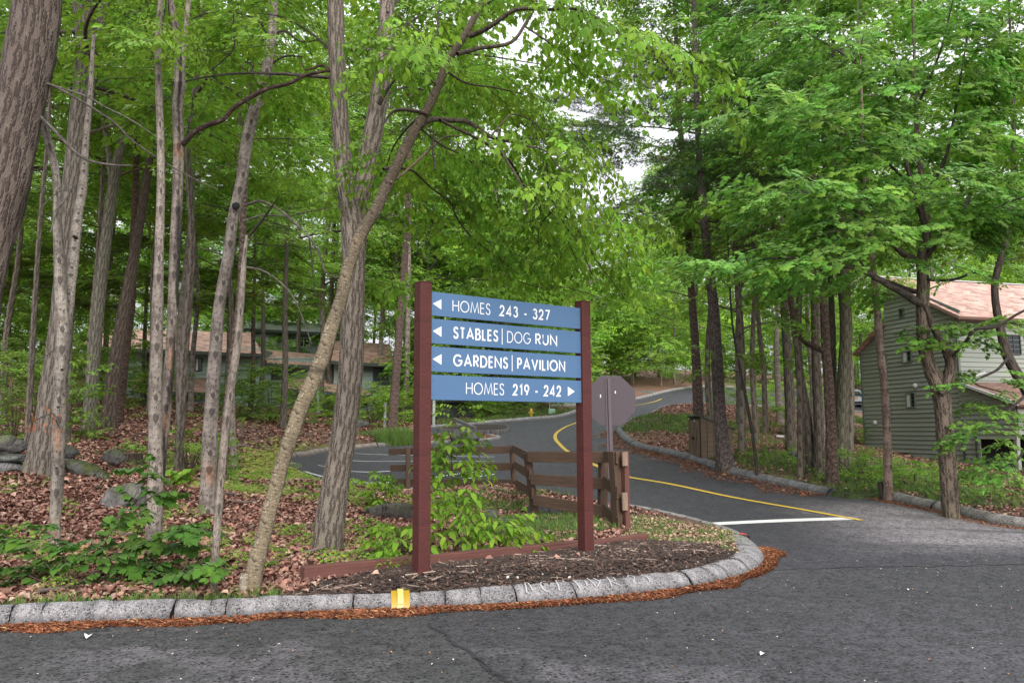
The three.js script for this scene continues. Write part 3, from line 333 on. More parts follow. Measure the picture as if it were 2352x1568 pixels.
// ---------------------------------------------------------------- fence: three rails on leaning posts
const fenceWood = std({ color: lin(0.11, 0.065, 0.042), map: woodTex, bumpMap: woodBump, bumpScale: 0.004, roughness: 0.85 }), wornWood = std({ color: lin(0.34, 0.24, 0.18), map: woodTex, bumpMap: woodBump, bumpScale: 0.005, roughness: 0.9 });
{
  const f = thing('rail_fence', 'brown three rail wooden fence between the side road and the red sign post', 'fence');
  const posts = [[[937, 1027], [937, 1122], 20, 0.11], [[1176, 1022], [1183, 1136], 18, 0.11], [[1211, 1040], [1231, 1199], 12.9, 0.11], [[1386, 1037], [1383, 1211], 12.0, 0.12]];
  for (const [a, b, d, w] of posts) { const lo = W(b[0], b[1], d), hi = W(a[0], a[1], d); lo.lerp(hi, -0.25); mesh('post', bar(lo, hi, w, w, 0.008, V(0.3, 0, 1)), fenceWood, f); }
  { const lo = W(1424, 1227, 11.3), hi = W(1411, 1036, 11.3); lo.lerp(hi, -0.2); mesh('post', bar(lo, hi, 0.13, 0.14, 0.008, V(0.5, 0, 1)), fenceWood, f);
    const lo2 = W(1437, 1224, 11.25), hi2 = W(1433, 1036, 11.25); lo2.lerp(hi2, -0.2); const p = mesh('post', bar(lo2, hi2, 0.075, 0.14, 0.006, V(0.5, 0, 1)), redTimber, f);
    for (const [y0, y1] of [[1038, 1070], [1131, 1172]]) mesh('splice_board', bar(W(1436, y1, 11.14), W(1434.5, y0, 11.14), 0.085, 0.03, 0.004, V(0.5, 0, 1)), wornWood, p); }
  const rails = [[[893, 1037.5], 20.6, [1177, 1032.5], 17.9], [[897, 1075], 20.6, [1179, 1071], 17.9], [[902, 1107], 20.6, [1182, 1109.5], 17.9], [[1179, 1030], 17.9, [1213, 1049], 12.8], [[1182, 1067], 17.9, [1218, 1090], 12.8], [[1186, 1109], 17.9, [1224, 1133], 12.8], [[1213, 1049], 12.8, [1390, 1050], 11.9], [[1220, 1100], 12.8, [1388, 1111], 11.9], [[1226, 1148], 12.8, [1386, 1174], 11.9], [[1389, 1049], 11.9, [1418, 1051], 11.25], [[1388, 1105], 11.9, [1420, 1132], 11.25], [[1386, 1168], 11.9, [1422, 1203], 11.25]];
  for (const [a, da, b, db] of rails) { const s = db > 15 ? 0.02 : -0.075; mesh('rail', bar(W(a[0], a[1], da + s), W(b[0], b[1], db + s), 0.04, 0.165, 0.006), fenceWood, f); }
}
// ---------------------------------------------------------------- stop sign seen from behind, on a punched channel post
{
  const d = 12.35, base = onG(1407, d), top = W(1397, 868, d), s = thing('stop_sign', 'purple brown back of an octagonal stop sign on a punched steel post', 'sign', base);
  const lean = top.x - base.x, H = top.y - base.y, m = std({ color: lin(0.062, 0.043, 0.054), map: rep(paintTex, 2), roughness: 0.6, side: THREE.DoubleSide }), post = std({ color: lin(0.1, 0.074, 0.085), map: rep(paintTex, 2), roughness: 0.6 }), dark = std({ color: lin(0.012, 0.01, 0.011), roughness: 0.9 }), bare = std({ color: lin(0.75, 0.75, 0.75), roughness: 0.4 });
  const cy = (W(1400, 863, d).y + W(1400, 977, d).y) / 2 - base.y, R = (W(1400, 863, d).y - W(1400, 977, d).y) / 2 / Math.cos(Math.PI / 8), xAt = (y) => lean * y / H;
  const sh = new THREE.Shape(); for (let i = 0; i < 8; i++) { const a = Math.PI / 8 + i * Math.PI / 4; i ? sh.lineTo(R * Math.cos(a), R * Math.sin(a)) : sh.moveTo(R * Math.cos(a), R * Math.sin(a)); }
  const plate = mesh('plate', new THREE.ExtrudeGeometry(sh, { depth: 0.003, bevelEnabled: true, bevelSize: 0.002, bevelThickness: 0.001, bevelSegments: 1 }).rotateZ(0.01).translate(xAt(cy) + 0.03, cy, -0.045), m, s);
  for (const [x, y, h] of [[-0.23, 0.13, 0.05], [0.19, 0.24, 0.04]]) mesh('sticker', bevelBox(0.016, h, 0.004).translate(xAt(cy) + x * 0.55, cy + y * 0.55, -0.037), bare, plate);
  const rail = (x0, x1, z0, z1) => bar(V(x0, -0.6, (z0 + z1) / 2), V(x0 + lean * 1.0, H, (z0 + z1) / 2), Math.abs(x1 - x0), Math.abs(z1 - z0), 0.002, V(0, 0, 1));
  const web = mesh('channel_post', mergeGeometries([rail(0.012, 0.047, 0.0, 0.006), rail(-0.028, 0.006, -0.034, -0.028), rail(-0.008, 0.002, -0.036, 0.004), rail(0.036, 0.046, -0.036, 0.004)]), post, s);
  for (let i = 0; i < 34; i++) { const y = H - 0.03 - i * 0.0254 * 1.5; if (y < 0.4) break; const g = new THREE.CylinderGeometry(0.0055, 0.0055, 0.004, 8).rotateX(Math.PI / 2); g.translate(xAt(y + 0.6 * 0) + 0.014 - (0.6 * lean / H) * 0 , y, 0.003); mesh('punched_hole', g, dark, web); }
}
// ---------------------------------------------------------------- yellow marker on the kerb, and faded paint on it
{
  const s0 = frontF.pxAt(898, 1402), s1 = frontF.pxAt(938, 1400), yel = std({ color: lin(0.42, 0.26, 0.01), map: rep(paintTex, 4), roughness: 0.45 }), pale = std({ color: lin(0.55, 0.46, 0.14), map: rep(paintTex, 6), roughness: 0.4 });
  const grid = (a, b, hs, up) => { const pos = [], idx = []; hs.forEach(([o, h], j) => { for (let i = 0; i <= 4; i++) { const p = frontF.at(lerp(a, b, i / 4), o, h + up); pos.push(p.x, p.y, p.z); } }); for (let j = 0; j < hs.length - 1; j++) for (let i = 0; i < 4; i++) { const q = j * 5 + i; idx.push(q, q + 5, q + 1, q + 1, q + 5, q + 6); } return geo(pos, idx); };
  const outer = [[-0.035, 0.0], [-0.02, 0.06], [0.03, 0.115], [0.12, 0.158], [0.17, 0.16], [0.17, 0.12]], inner = [[-0.03, 0.02], [-0.008, 0.085], [0.028, 0.13], [0.12, 0.172]];
  const k = thing('kerb_marker', 'small yellow marker plate fixed over the front kerb', 'marker'); yel.side = pale.side = THREE.DoubleSide;
  mesh('plate', grid(s0, s1, outer, 0.004), yel, k); mesh('reflective_strip', grid(lerp(s0, s1, 0.34), lerp(s0, s1, 0.66), inner, 0.012), pale, k);
}
{
  const worn = std({ color: lin(0.42, 0.415, 0.41), map: rep(paintTex, 5), roughness: 0.9, side: THREE.DoubleSide }), red = std({ color: lin(0.6, 0.05, 0.04), roughness: 0.8, side: THREE.DoubleSide });
  const onKerb = (s, t) => { const q = clamp(t) * 4, i = Math.min(3, Math.floor(q)), f = q - i, P = [[0.0, 0.04], [0.042, 0.092], [0.098, 0.13], [0.168, 0.146], [0.235, 0.136]], o = lerp(P[i][0], P[i + 1][0], f), h = lerp(P[i][1], P[i + 1][1], f), p = frontF.at(s, o - 0.006, h + 0.008); return [p.x, p.y, p.z]; };
  const marks = [[1212, [[[0, 0.1], [0.25, 1], [0.5, 0.9], [0.6, 0.2]]]], [1250, [arc(0.5, 0.5, 0.5, 0.45, 60, 290, 8)]], [1286, [[[0, 0.1], [0.2, 1], [0.9, 0.9]], [[0.1, 0.55], [0.7, 0.5]], [[0, 0.1], [0.7, 0.1]]]], [1335, [[[0, 0.9], [0.2, 0.1]], [[0.1, 0.9], [1, 0.7], [1, 0.3], [0.4, 0.1]]]], [1372, [[[0, 0.9], [0.3, 0.1], [0.9, 0.5], [0.6, 0.95]]]], [1412, [[[0, 0.1], [0.2, 0.95], [0.8, 0.85], [0.7, 0.5], [0.2, 0.45], [0.9, 0.1]]]], [1462, [round([[0.1, 0.7], [0.5, 0.95], [0.8, 0.7], [0.3, 0.2], [0.9, 0.1]])]], [1500, [round([[0.8, 0.9], [0.3, 0.8], [0.6, 0.5], [0.5, 0.15], [0.1, 0.2]])]]];
  const painted = marks.map(([px, lines]) => { const s = frontF.pxAt(px, 1385), wd = 0.1; return strokeMesh(lines.map((L) => { const out = []; L.forEach((p, i) => { const q = L[i + 1]; for (let k = 0; k < (q ? 4 : 1); k++) { const t = k / 4; out.push(q ? [lerp(p[0], q[0], t), lerp(p[1], q[1], t)] : p); } }); return out.map(([x, y]) => [x * wd, 0.16 + y * 0.6]); }), 0.012, (x, y) => onKerb(s + x, y)); });
  const m = mesh('kerb_lettering', mergeGeometries(painted), worn); m.userData.kind = 'structure';
  const F2 = kerbFrame(secTip), g = []; for (const [a, b] of [[0.02, 0.17]]) { const pos = [], idx = []; for (let i = 0; i <= 4; i++) for (const [o, h] of [[0.01, 0.07], [0.05, 0.112], [0.11, 0.126], [0.16, 0.122]]) { const p = F2.at(lerp(a, b, i / 4), o * 0.8 - 0.004, h + 0.004); pos.push(p.x, p.y, p.z); } for (let i = 0; i < 4; i++) for (let k = 0; k < 3; k++) { const q = i * 4 + k; idx.push(q, q + 4, q + 1, q + 1, q + 4, q + 5); } g.push(geo(pos, idx)); }
  const r = mesh('survey_paint', g[0], red); r.userData.kind = 'structure';
}
// ---------------------------------------------------------------- houses
const sage = [std({ color: lin(0.32, 0.355, 0.315), map: woodTex, roughness: 0.8 }), std({ color: lin(0.345, 0.38, 0.335), map: woodTex, roughness: 0.8 }), std({ color: lin(0.3, 0.335, 0.295), map: woodTex, roughness: 0.8 })];
const teal = [std({ color: lin(0.29, 0.38, 0.345), map: woodTex, roughness: 0.8 }), std({ color: lin(0.31, 0.4, 0.365), map: woodTex, roughness: 0.8 })], pale = [std({ color: lin(0.36, 0.4, 0.4), map: woodTex, roughness: 0.8 })];
const trimSage = std({ color: lin(0.12, 0.145, 0.125), roughness: 0.75 }), trimDark = std({ color: lin(0.045, 0.055, 0.05), roughness: 0.7 }), alu = std({ color: lin(0.5, 0.52, 0.52), roughness: 0.5 }), foundation = std({ color: lin(0.2, 0.215, 0.195), map: concTex, roughness: 0.95 });
const roofMat = std({ color: lin(0.56, 0.345, 0.275), map: shingleTex, roughness: 0.95 }), roofBrown = std({ color: lin(0.28, 0.16, 0.12), map: shingleTex, roughness: 0.95 }), darkIn = std({ color: lin(0.012, 0.012, 0.012), roughness: 0.95 });
const glassMat = new THREE.MeshPhysicalMaterial({ color: lin(0.02, 0.025, 0.025), roughness: 0.08, specularIntensity: 1 }), curtain = std({ color: lin(0.55, 0.56, 0.55), roughness: 0.9 }), brownPaint = std({ color: lin(0.2, 0.142, 0.098), map: woodTex, roughness: 0.8 });
const plankGeo = (() => { const g = new THREE.BoxGeometry(1, 1, 1), p = g.attributes.position; for (let i = 0; i < p.count; i++) { p.setY(i, p.getY(i) + 0.5); p.setZ(i, p.getZ(i) > 0 ? (p.getY(i) > 0.5 ? 0.006 : 0.05) : -0.01); } g.computeVertexNormals(); return boxUV(g, 1); })();
// courses of lap siding on a wall: a = left foot of the wall seen from outside, turn = which way it faces
function siding(parent, a, turn, len, y0, y1, mats, { top = () => 1e9, bottom = () => -1e9, e = 0.2, open = [] } = {}) {
  const R = RNG(Math.round(len * 100 + y1 * 37)), ux = Math.cos(turn), uz = -Math.sin(turn);
  for (let y = y0; y < y1 - 0.02; y += e) { const h = Math.min(e, y1 - y), ok = (u) => top(u) > y + h * 0.4 && bottom(u) < y + h * 0.5 && !open.some(([p, q, r, s]) => u > p && u < q && y + h * 0.5 > r && y + h * 0.5 < s); let s = null;
    for (let u = 0; u <= len + 0.001; u += 0.05) { const k = u < len - 0.02 && ok(u + 0.02); if (k && s === null) s = u; if ((!k || u + 0.05 > len + 0.001) && s !== null) { const end = Math.min(len, u); if (end - s > 0.08) { const m = mesh('plank', plankGeo, mats[Math.floor(R() * mats.length)], parent), c = (s + end) / 2; m.position.set(a.x + ux * c, y, a.z + uz * c); m.rotation.y = turn; m.scale.set(end - s, h + 0.015, 1); } s = null; } } }
}
function slab(q, th, name, mat, parent, uvScale = 2.6) { // q: four corners, eave left, eave right, ridge right, ridge left
  const n = q[1].clone().sub(q[0]).cross(q[3].clone().sub(q[0])).normalize(); if (n.y < 0) n.negate(); const low = q.map((p) => p.clone().addScaledVector(n, -th)), pos = [], uv = [], idx = [], L = q[0].distanceTo(q[1]), D = q[0].distanceTo(q[3]);
  const quad = (a, b, c, d, w, h) => { const k = pos.length / 3; for (const p of [a, b, c, d]) pos.push(p.x, p.y, p.z); uv.push(0, 0, w / uvScale, 0, w / uvScale, h / uvScale, 0, h / uvScale); idx.push(k, k + 1, k + 2, k, k + 2, k + 3); };
  quad(q[0], q[1], q[2], q[3], L, D); quad(low[1], low[0], low[3], low[2], L, D); for (let i = 0; i < 4; i++) { const j = (i + 1) % 4; quad(low[i], low[j], q[j], q[i], 0.05, 0.05); } return mesh(name, geo(pos, idx, { uv }), mat, parent);
}
function windowAt(parent, c, turn, w, h, { panes = 2, frame = trimDark, light = -1 } = {}) { // c: centre on the wall's face
  const o = new THREE.Group(); o.name = 'window'; o.position.copy(c); o.rotation.y = turn; parent.add(o); const f = 0.05;
  mesh('frame', mergeGeometries([bevelBox(w, f, 0.07, 0.005).translate(0, h / 2 - f / 2, 0.02), bevelBox(w, f, 0.07, 0.005).translate(0, -h / 2 + f / 2, 0.02), bevelBox(f, h - 2 * f, 0.07, 0.005).translate(-w / 2 + f / 2, 0, 0.02), bevelBox(f, h - 2 * f, 0.07, 0.005).translate(w / 2 - f / 2, 0, 0.02), ...Array.from({ length: panes - 1 }, (_, i) => bevelBox(0.035, h - 2 * f, 0.05, 0.004).translate(-w / 2 + w * (i + 1) / panes, 0, 0.02))]), frame, o);
  for (let i = 0; i < panes; i++) { const pw = w / panes - 0.06; mesh('pane', new THREE.BoxGeometry(pw, h - 2 * f, 0.012).translate(-w / 2 + w * (i + 0.5) / panes, 0, 0.012), i === light ? curtain : glassMat, o); }
  return o;
}
{ // the sage green house on the right: a tall gable, a lean-to at the back, an open carport at the front
  const C = W(2213, 990, 34.2); C.y = 0; const turn = 0.253, H = thing('sage_house', 'sage green clapboard house with pink shingle roof behind the right trees', 'house', C, turn); H.updateMatrixWorld();
  const nL = V(-1, 0, 0).applyQuaternion(H.quaternion), nF = V(0, 0, 1).applyQuaternion(H.quaternion), onL = (px, py) => H.worldToLocal(hit(px, py, C, nL)), onF = (px, py) => H.worldToLocal(hit(px, py, C, nF));
  const zA = onL(1989, 990).z, zR = onL(2046, 990).z, yA = onL(1990, 806).y, yT = onL(2046, 745).y, yP = onL(2044, 638).y, yC = onL(2211, 717).y, base = -0.9;
  const L = -zA, uR = zR - zA, topF = (u) => u < uR ? lerp(yA, yT, u / uR) : lerp(yP, yC, (u - uR) / (L - uR));
  mesh('wall', mergeGeometries([boxUV(new THREE.BoxGeometry(0.2, yA - base, L - 0.02)).translate(0.115, (yA + base) / 2, -L / 2), boxUV(new THREE.BoxGeometry(0.2, yC - yA - 0.1, L - uR - 0.1)).translate(0.115, (yA + yC) / 2 - 0.05, -(L - uR) / 2), boxUV(new THREE.BoxGeometry(12, yC - base - 0.1, 0.2)).translate(6.1, (yC + base) / 2 - 0.05, -0.115)]), foundation, H);
  { const sh = new THREE.Shape(); sh.moveTo(0, yC - 0.15); sh.lineTo(-(L - uR), yC - 0.15); sh.lineTo(-(L - uR), yP - 0.12); sh.closePath(); const g = boxUV(new THREE.ExtrudeGeometry(sh, { depth: 0.15, bevelEnabled: false })); g.rotateY(-Math.PI / 2).scale(1, 1, -1); const s = new THREE.Shape(); mesh('gable_wall', boxUV(new THREE.ExtrudeGeometry(sh, { depth: 0.15, bevelEnabled: false })).rotateY(-Math.PI / 2).translate(0.17, 0, 0), foundation, H).scale.set(1, 1, 1); }
  siding(H, V(0, 0, zA), -Math.PI / 2, L, 0.05, yP, sage, { top: topF, bottom: (u) => u < L * 0.16 ? 0.75 : u < L * 0.48 ? 0.45 : 0.05, e: 0.203 });
  siding(H, V(0, 0, 0), 0, 11, 2.2, yC, sage, { e: 0.203 });
  // boards stand under the slope of the roof, the trim of the corner and the gutter pipe
  const rk = (a, b, w, h) => mesh('rake_board', bar(a, b, w, h, 0.01), trimSage, H);
  rk(V(-0.06, yP + 0.02, zR - 0.05), V(-0.06, yC - 0.02, 0.25), 0.06, 0.26); rk(V(-0.06, yA - 0.02, zA - 0.2), V(-0.06, yT + 0.02, zR), 0.06, 0.2);
  mesh('corner_board', bevelBox(0.12, yT - base, 0.12).translate(-0.02, (yT + base) / 2 - 0.2, zA - 0.02), trimSage, H); mesh('corner_board', bevelBox(0.1, yC - 2.2, 0.1).translate(-0.01, (yC + 2.2) / 2, 0.01), trimSage, H);
  mesh('downspout', bar(V(-0.14, base, zA + 0.02), V(-0.14, yA - 0.1, zA + 0.02), 0.08, 0.08, 0.02), trimDark, H);
  const R1 = slab([V(-0.35, yC - 0.2, 0.55), V(14, yC - 0.2, 0.55), V(14, yP + 0.12, zR), V(-0.35, yP + 0.12, zR)], 0.14, 'roof', roofMat, H); mesh('ridge_cap', bar(V(-0.35, yP + 0.14, zR), V(14, yP + 0.14, zR), 0.2, 0.05), alu, R1); mesh('skylight', bevelBox(0.5, 0.06, 0.4).rotateX(0.5).translate(6.2, lerp(yP, yC, 0.55) + 0.2, zR * 0.45), alu, R1);
  slab([V(-0.3, yA - 0.1, zA - 0.35), V(6, yA - 0.1, zA - 0.35), V(6, yT + 0.1, zR), V(-0.3, yT + 0.1, zR)].map((p, i, q) => q[[1, 0, 3, 2][i]]), 0.12, 'roof', roofMat, H);
  for (const [x0, y0, x1, y1, o] of [[2075, 807, 2098, 832, { light: 0 }], [2083, 902, 2107, 936, { light: 0 }], [2067, 709, 2080, 728, { panes: 1 }]]) { const a = onL(x0, y0), b = onL(x1, y1); windowAt(H, V(-0.03, (a.y + b.y) / 2, (a.z + b.z) / 2), -Math.PI / 2, Math.abs(a.z - b.z), Math.abs(a.y - b.y), { frame: trimSage, ...o }); }
  for (const [x0, y0, x1, y1] of [[2033, 812, 2042, 852], [2041, 909, 2050, 964]]) { const a = onL(x0, y0), b = onL(x1, y1); mesh('shutter', bevelBox(0.05, Math.abs(a.y - b.y), Math.abs(a.z - b.z)).translate(-0.05, (a.y + b.y) / 2, (a.z + b.z) / 2), trimSage, H); }
  for (const [x, y] of [[2014, 971], [2106, 886]]) { const p = onL(x, y); mesh('wall_vent', new THREE.SphereGeometry(0.12, 10, 8).scale(0.8, 1, 0.9).translate(-0.08, p.y, p.z), alu, H); }
  for (const [x0, y0, x1, y1] of [[2273, 892, 2345, 934], [2308, 768, 2345, 815]]) { const a = onF(x0, y0), b = onF(x1, y1); windowAt(H, V((a.x + b.x) / 2, (a.y + b.y) / 2, 0.03), 0, b.x - a.x, a.y - b.y, { frame: trimDark }); }
  // carport wing
  const zE = 2.75, y0 = onL(2195, 884).y, y1 = onL(2315, 932).y, yB = onL(2260, 1003).y, topE = (u) => lerp(y0, y1, u / zE);
  siding(H, V(-0.06, 0, 0), -Math.PI / 2, zE, base, y0, sage, { top: topE, e: 0.203, open: [[0.95, 9, -9, yB]] });
  slab([V(-0.25, y1 + 0.02, zE + 0.3), V(8, y1 + 0.02, zE + 0.3), V(8, y0 + 0.12, 0), V(-0.25, y0 + 0.12, 0)], 0.1, 'roof', roofBrown, H); mesh('roof_flashing', bar(V(-0.28, y0 + 0.14, -0.05), V(-0.28, y1 + 0.04, zE + 0.32), 0.08, 0.12), alu, H); mesh('roof_flashing', bar(V(-0.05, y0 + 0.12, 0.06), V(1.3, y0 + 0.55, 0.06), 0.06, 0.07), alu, H);
  for (const z of [0.12, 0.78]) mesh('corner_board', bevelBox(0.08, yB - base + 0.05, 0.1).translate(-0.1, (yB + base) / 2, z), trimDark, H);
  mesh('carport_post', bevelBox(0.16, yB - base, 0.16).translate(0, (yB + base) / 2, zE - 0.12), sage[0], H); mesh('beam', bevelBox(0.16, 0.3, zE).translate(0.06, yB + 0.18, zE / 2), sage[0], H);
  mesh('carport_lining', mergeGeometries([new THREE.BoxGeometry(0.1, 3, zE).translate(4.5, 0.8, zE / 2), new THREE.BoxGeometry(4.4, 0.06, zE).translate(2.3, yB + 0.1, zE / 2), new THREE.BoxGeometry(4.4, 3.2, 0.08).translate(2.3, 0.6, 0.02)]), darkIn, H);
  siding(H, V(0, 0, zE), 0, 8, yB + 0.1, y1, sage, { e: 0.203 });
}
{ // the row of green houses far behind the left trees, each unit a house
  const box = (name, mat, o, x0, y0, x1, y1, d, deep) => { const a = W(x0, y1, d), b = W(x1, y0, d); return mesh(name, boxUV(new THREE.BoxGeometry(b.x - a.x, b.y - a.y, deep)).translate((a.x + b.x) / 2, (a.y + b.y) / 2, -d - deep / 2), mat, o); };
  const wall = (o, x0, y0, x1, y1, d, mats) => { box('wall', mats[0], o, x0, y0, x1, y1, d + 0.02, 3); const a = W(x0, y1, d), b = W(x1, y0, d); siding(o, V(a.x, 0, -d), 0, b.x - a.x, a.y, b.y, mats, { e: 0.26 }); };
  const win = (o, x0, y0, x1, y1, d, opt) => { const a = W(x0, y1, d - 0.05), b = W(x1, y0, d - 0.05); windowAt(o, V((a.x + b.x) / 2, (a.y + b.y) / 2, -d + 0.05), 0, b.x - a.x, b.y - a.y, opt); };
  const rf = (o, pts, d0, d1, mat = roofMat) => slab([W(...pts[0], d0), W(...pts[1], d0), W(...pts[2], d1), W(...pts[3], d1)], 0.16, 'roof', mat, o);
  const eave = (o, x0, y0, x1, y1, d) => mesh('fascia', bar(W(x0, y0, d), W(x1, y1, d), 0.1, 0.2), trimDark, o);
  const A = thing('townhouse', 'long green house with pink roof far behind the leftmost trees', 'house');
  wall(A, 208, 800, 600, 945, 50, teal); rf(A, [[190, 795], [601, 812], [577, 764], [205, 754]], 49.2, 53.5); eave(A, 190, 799, 601, 816, 49.2);
  win(A, 447, 822, 464, 852, 50, { light: 0 }); win(A, 335, 812, 348, 846, 50); rf(A, [[300, 897], [482, 903], [475, 868], [300, 866]], 47.6, 49.9, roofBrown); wall(A, 400, 902, 480, 940, 48.2, teal); eave(A, 300, 900, 482, 905, 47.6); win(A, 412, 908, 428, 940, 48.1);
  const Cc = thing('townhouse', 'pale upper house with a row of white windows above pink roofs', 'house'); wall(Cc, 574, 756, 760, 850, 57, pale); rf(Cc, [[560, 755], [775, 766], [765, 745], [570, 735]], 56.2, 60, std({ color: lin(0.3, 0.31, 0.31), roughness: 0.9 })); eave(Cc, 560, 757, 775, 768, 56.2);
  for (const [a, b] of [[586, 602], [607, 620], [622, 636]]) win(Cc, a, 768, b, 792, 57, { panes: 1, light: 0, frame: alu }); win(Cc, 682, 776, 712, 797, 57, { frame: alu });
  const Bh = thing('townhouse', 'green house with wide dark window seen between thin trunks behind the leaning tree', 'house'); wall(Bh, 586, 822, 762, 945, 51, teal); rf(Bh, [[583, 822], [612, 826], [601, 802], [574, 768]], 50.4, 53); rf(Bh, [[612, 834], [760, 842], [756, 816], [601, 802]], 50.2, 53); eave(Bh, 612, 837, 760, 845, 50.2);
  win(Bh, 622, 838, 675, 872, 51, { panes: 2 }); rf(Bh, [[640, 892], [800, 903], [790, 872], [650, 866]], 48.6, 50.9); eave(Bh, 640, 895, 800, 906, 48.6); win(Bh, 700, 915, 722, 965, 51, { panes: 1 });
  { const p = mesh('porch_post', bar(onG(729.5, 47), W(729.5, 884, 47), 0.14, 0.14, 0.01), std({ color: lin(0.26, 0.31, 0.29), roughness: 0.7 }), Bh); }
  { const k = W(744.5, 904, 47.6), o = thing('hanging_planter', 'small green hanging planter pot at the porch behind the big double trunk', 'planter', k), gm = std({ color: lin(0.12, 0.2, 0.16), roughness: 0.6 }); mesh('pot', new THREE.LatheGeometry([[0.01, -0.2], [0.1, -0.2], [0.14, 0.02], [0.17, 0.02], [0.17, 0.05], [0.14, 0.05]].map(([x, y]) => new THREE.Vector2(x, y)), 14), gm, o); mesh('hanger', mergeGeometries([0, 1, 2].map((i) => bar(V(0.14 * Math.cos(i * 2.1), 0.04, 0.14 * Math.sin(i * 2.1)), V(0, 0.42, 0), 0.012, 0.012, 0.002))), trimDark, o); }
  const D = thing('townhouse', 'green house with dark sliding window and red porch roof right of the double trunk', 'house'); wall(D, 764, 828, 903, 958, 50, teal); rf(D, [[760, 828], [905, 836], [895, 790], [770, 783]], 49, 53); eave(D, 760, 832, 905, 840, 49); win(D, 856, 844, 893, 883, 50); win(D, 854, 911, 893, 932, 50); win(D, 828, 911, 844, 935, 50, { panes: 1 });
  rf(D, [[770, 905], [855, 907], [830, 888], [775, 886]], 48.8, 49.9); eave(D, 770, 908, 855, 910, 48.8); { const p = W(849, 918, 49.9); mesh('wall_lamp', new THREE.CylinderGeometry(0.07, 0.09, 0.26, 8).translate(p.x, p.y, p.z + 0.05), trimDark, D); }
  const E = thing('townhouse', 'white grey gabled house showing just left of the red sign post', 'house'); wall(E, 905, 832, 1012, 960, 54, pale); rf(E, [[900, 832], [930, 820], [946, 790], [905, 800]], 53.4, 56); slab([W(926, 816, 53.4), W(1015, 850, 53.4), W(1020, 838, 57), W(930, 798, 57)], 0.15, 'roof', roofMat, E); eave(E, 926, 820, 1015, 854, 53.4); wall(E, 926, 770, 1000, 806, 58, pale); win(E, 930, 776, 944, 800, 58, { panes: 1 });
  const F = thing('timber_shed', 'dark grey boarded shed behind the parking lot under the sign boards', 'shed'); box('wall', trimDark, F, 1003, 921, 1088, 976, 46, 2.4); { const a = W(1003, 976, 45.95), b = W(1088, 921, 45.95); siding(F, V(a.x, 0, -45.95), 0, b.x - a.x, a.y, b.y, [std({ color: lin(0.085, 0.09, 0.095), map: woodTex, roughness: 0.9 })], { e: 0.18 }); } slab([W(1000, 920, 45.6), W(1092, 920, 45.6), W(1090, 914, 48.6), W(1004, 914, 48.6)], 0.1, 'roof', trimDark, F);
}

// ---------------------------------------------------------------- trunks and limbs: tapered tubes along curves
function tube(pts, radii, { seg = 8, rings = 12, lump = 0.06, seed = 1, flare = 0, tint = null, uvr = 0.3 } = {}) {
  const c = new THREE.CatmullRomCurve3(pts, false, 'centripetal'), pos = [], uv = [], col = [], idx = [], n = pts.length - 1; let nrm = null, len = 0, prev = null;
  const rm = radii.reduce((a, b) => a + b, 0) / radii.length, turns = Math.max(1, Math.round(2 * Math.PI * rm / uvr));
  for (let i = 0; i <= rings; i++) {
    const t = i / rings, p = c.getPoint(t), d = c.getTangent(t), q = t * n, k = Math.min(n - 1, Math.floor(q)), R = lerp(radii[k], radii[k + 1], q - k);
    if (!nrm) nrm = Math.abs(d.y) < 0.9 ? V(0, 1, 0).cross(d).normalize() : V(1, 0, 0).cross(d).normalize(); nrm.addScaledVector(d, -nrm.dot(d)).normalize(); const bi = d.clone().cross(nrm);
    if (prev) len += prev.distanceTo(p); prev = p;
    for (let j = 0; j <= seg; j++) { const a = j / seg * Math.PI * 2, ca = Math.cos(a), sa = Math.sin(a), fl = flare ? 1 + flare * Math.exp(-len / (R * 2.2)) * (0.7 + 0.5 * Math.cos(a * 4 + seed) + 0.3 * Math.cos(a * 3 + seed * 2)) : 1, r = R * fl * (1 + lump * ((vn(ca * 1.7 + 9, len * 1.6 / Math.max(0.15, R * 4) + sa * 1.7, 0, seed) - 0.5) * 2 + (vn(ca * 3 + 5, len * 9 + sa * 3, 0, seed + 4) - 0.5) * 0.7));
      const x = p.x + (nrm.x * ca + bi.x * sa) * r, y = p.y + (nrm.y * ca + bi.y * sa) * r, z = p.z + (nrm.z * ca + bi.z * sa) * r; pos.push(x, y, z); uv.push(j / seg * turns, len / (uvr * 1.6)); const k3 = tint ? tint(x, y, z, len, nrm.x * ca + bi.x * sa, nrm.z * ca + bi.z * sa) : [1, 1, 1]; col.push(...k3); }
  }
  const w = seg + 1; for (let i = 0; i < rings; i++) for (let j = 0; j < seg; j++) { const a = i * w + j; idx.push(a, a + w, a + 1, a + 1, a + w, a + w + 1); }
  const e = pos.length / 3, p = pts[n]; pos.push(p.x, p.y, p.z); uv.push(0, 0); col.push(...(tint ? tint(p.x, p.y, p.z, len, 0, 0) : [1, 1, 1])); for (let j = 0; j < seg; j++) idx.push(rings * w + j, e, rings * w + j + 1);
  return geo(pos, idx, { uv, color: col });
}
const plainTint = (c, base, mossy = 0.6) => (x, y, z, len, nx, nz) => { const m = mossy * sstep(0.55, 0.05, len + 0.3 * vn(x * 6, z * 6 + y * 4)) * (0.5 + 0.5 * vn(x * 14, y * 14 + z * 9)), g = 0.8 + 0.4 * vn(x * 3 + z * 3, y * 1.1, 0, 3); return [lerp(c[0], 0.42, m) * g, lerp(c[1], 0.5, m) * g, lerp(c[2], 0.12, m) * g]; };

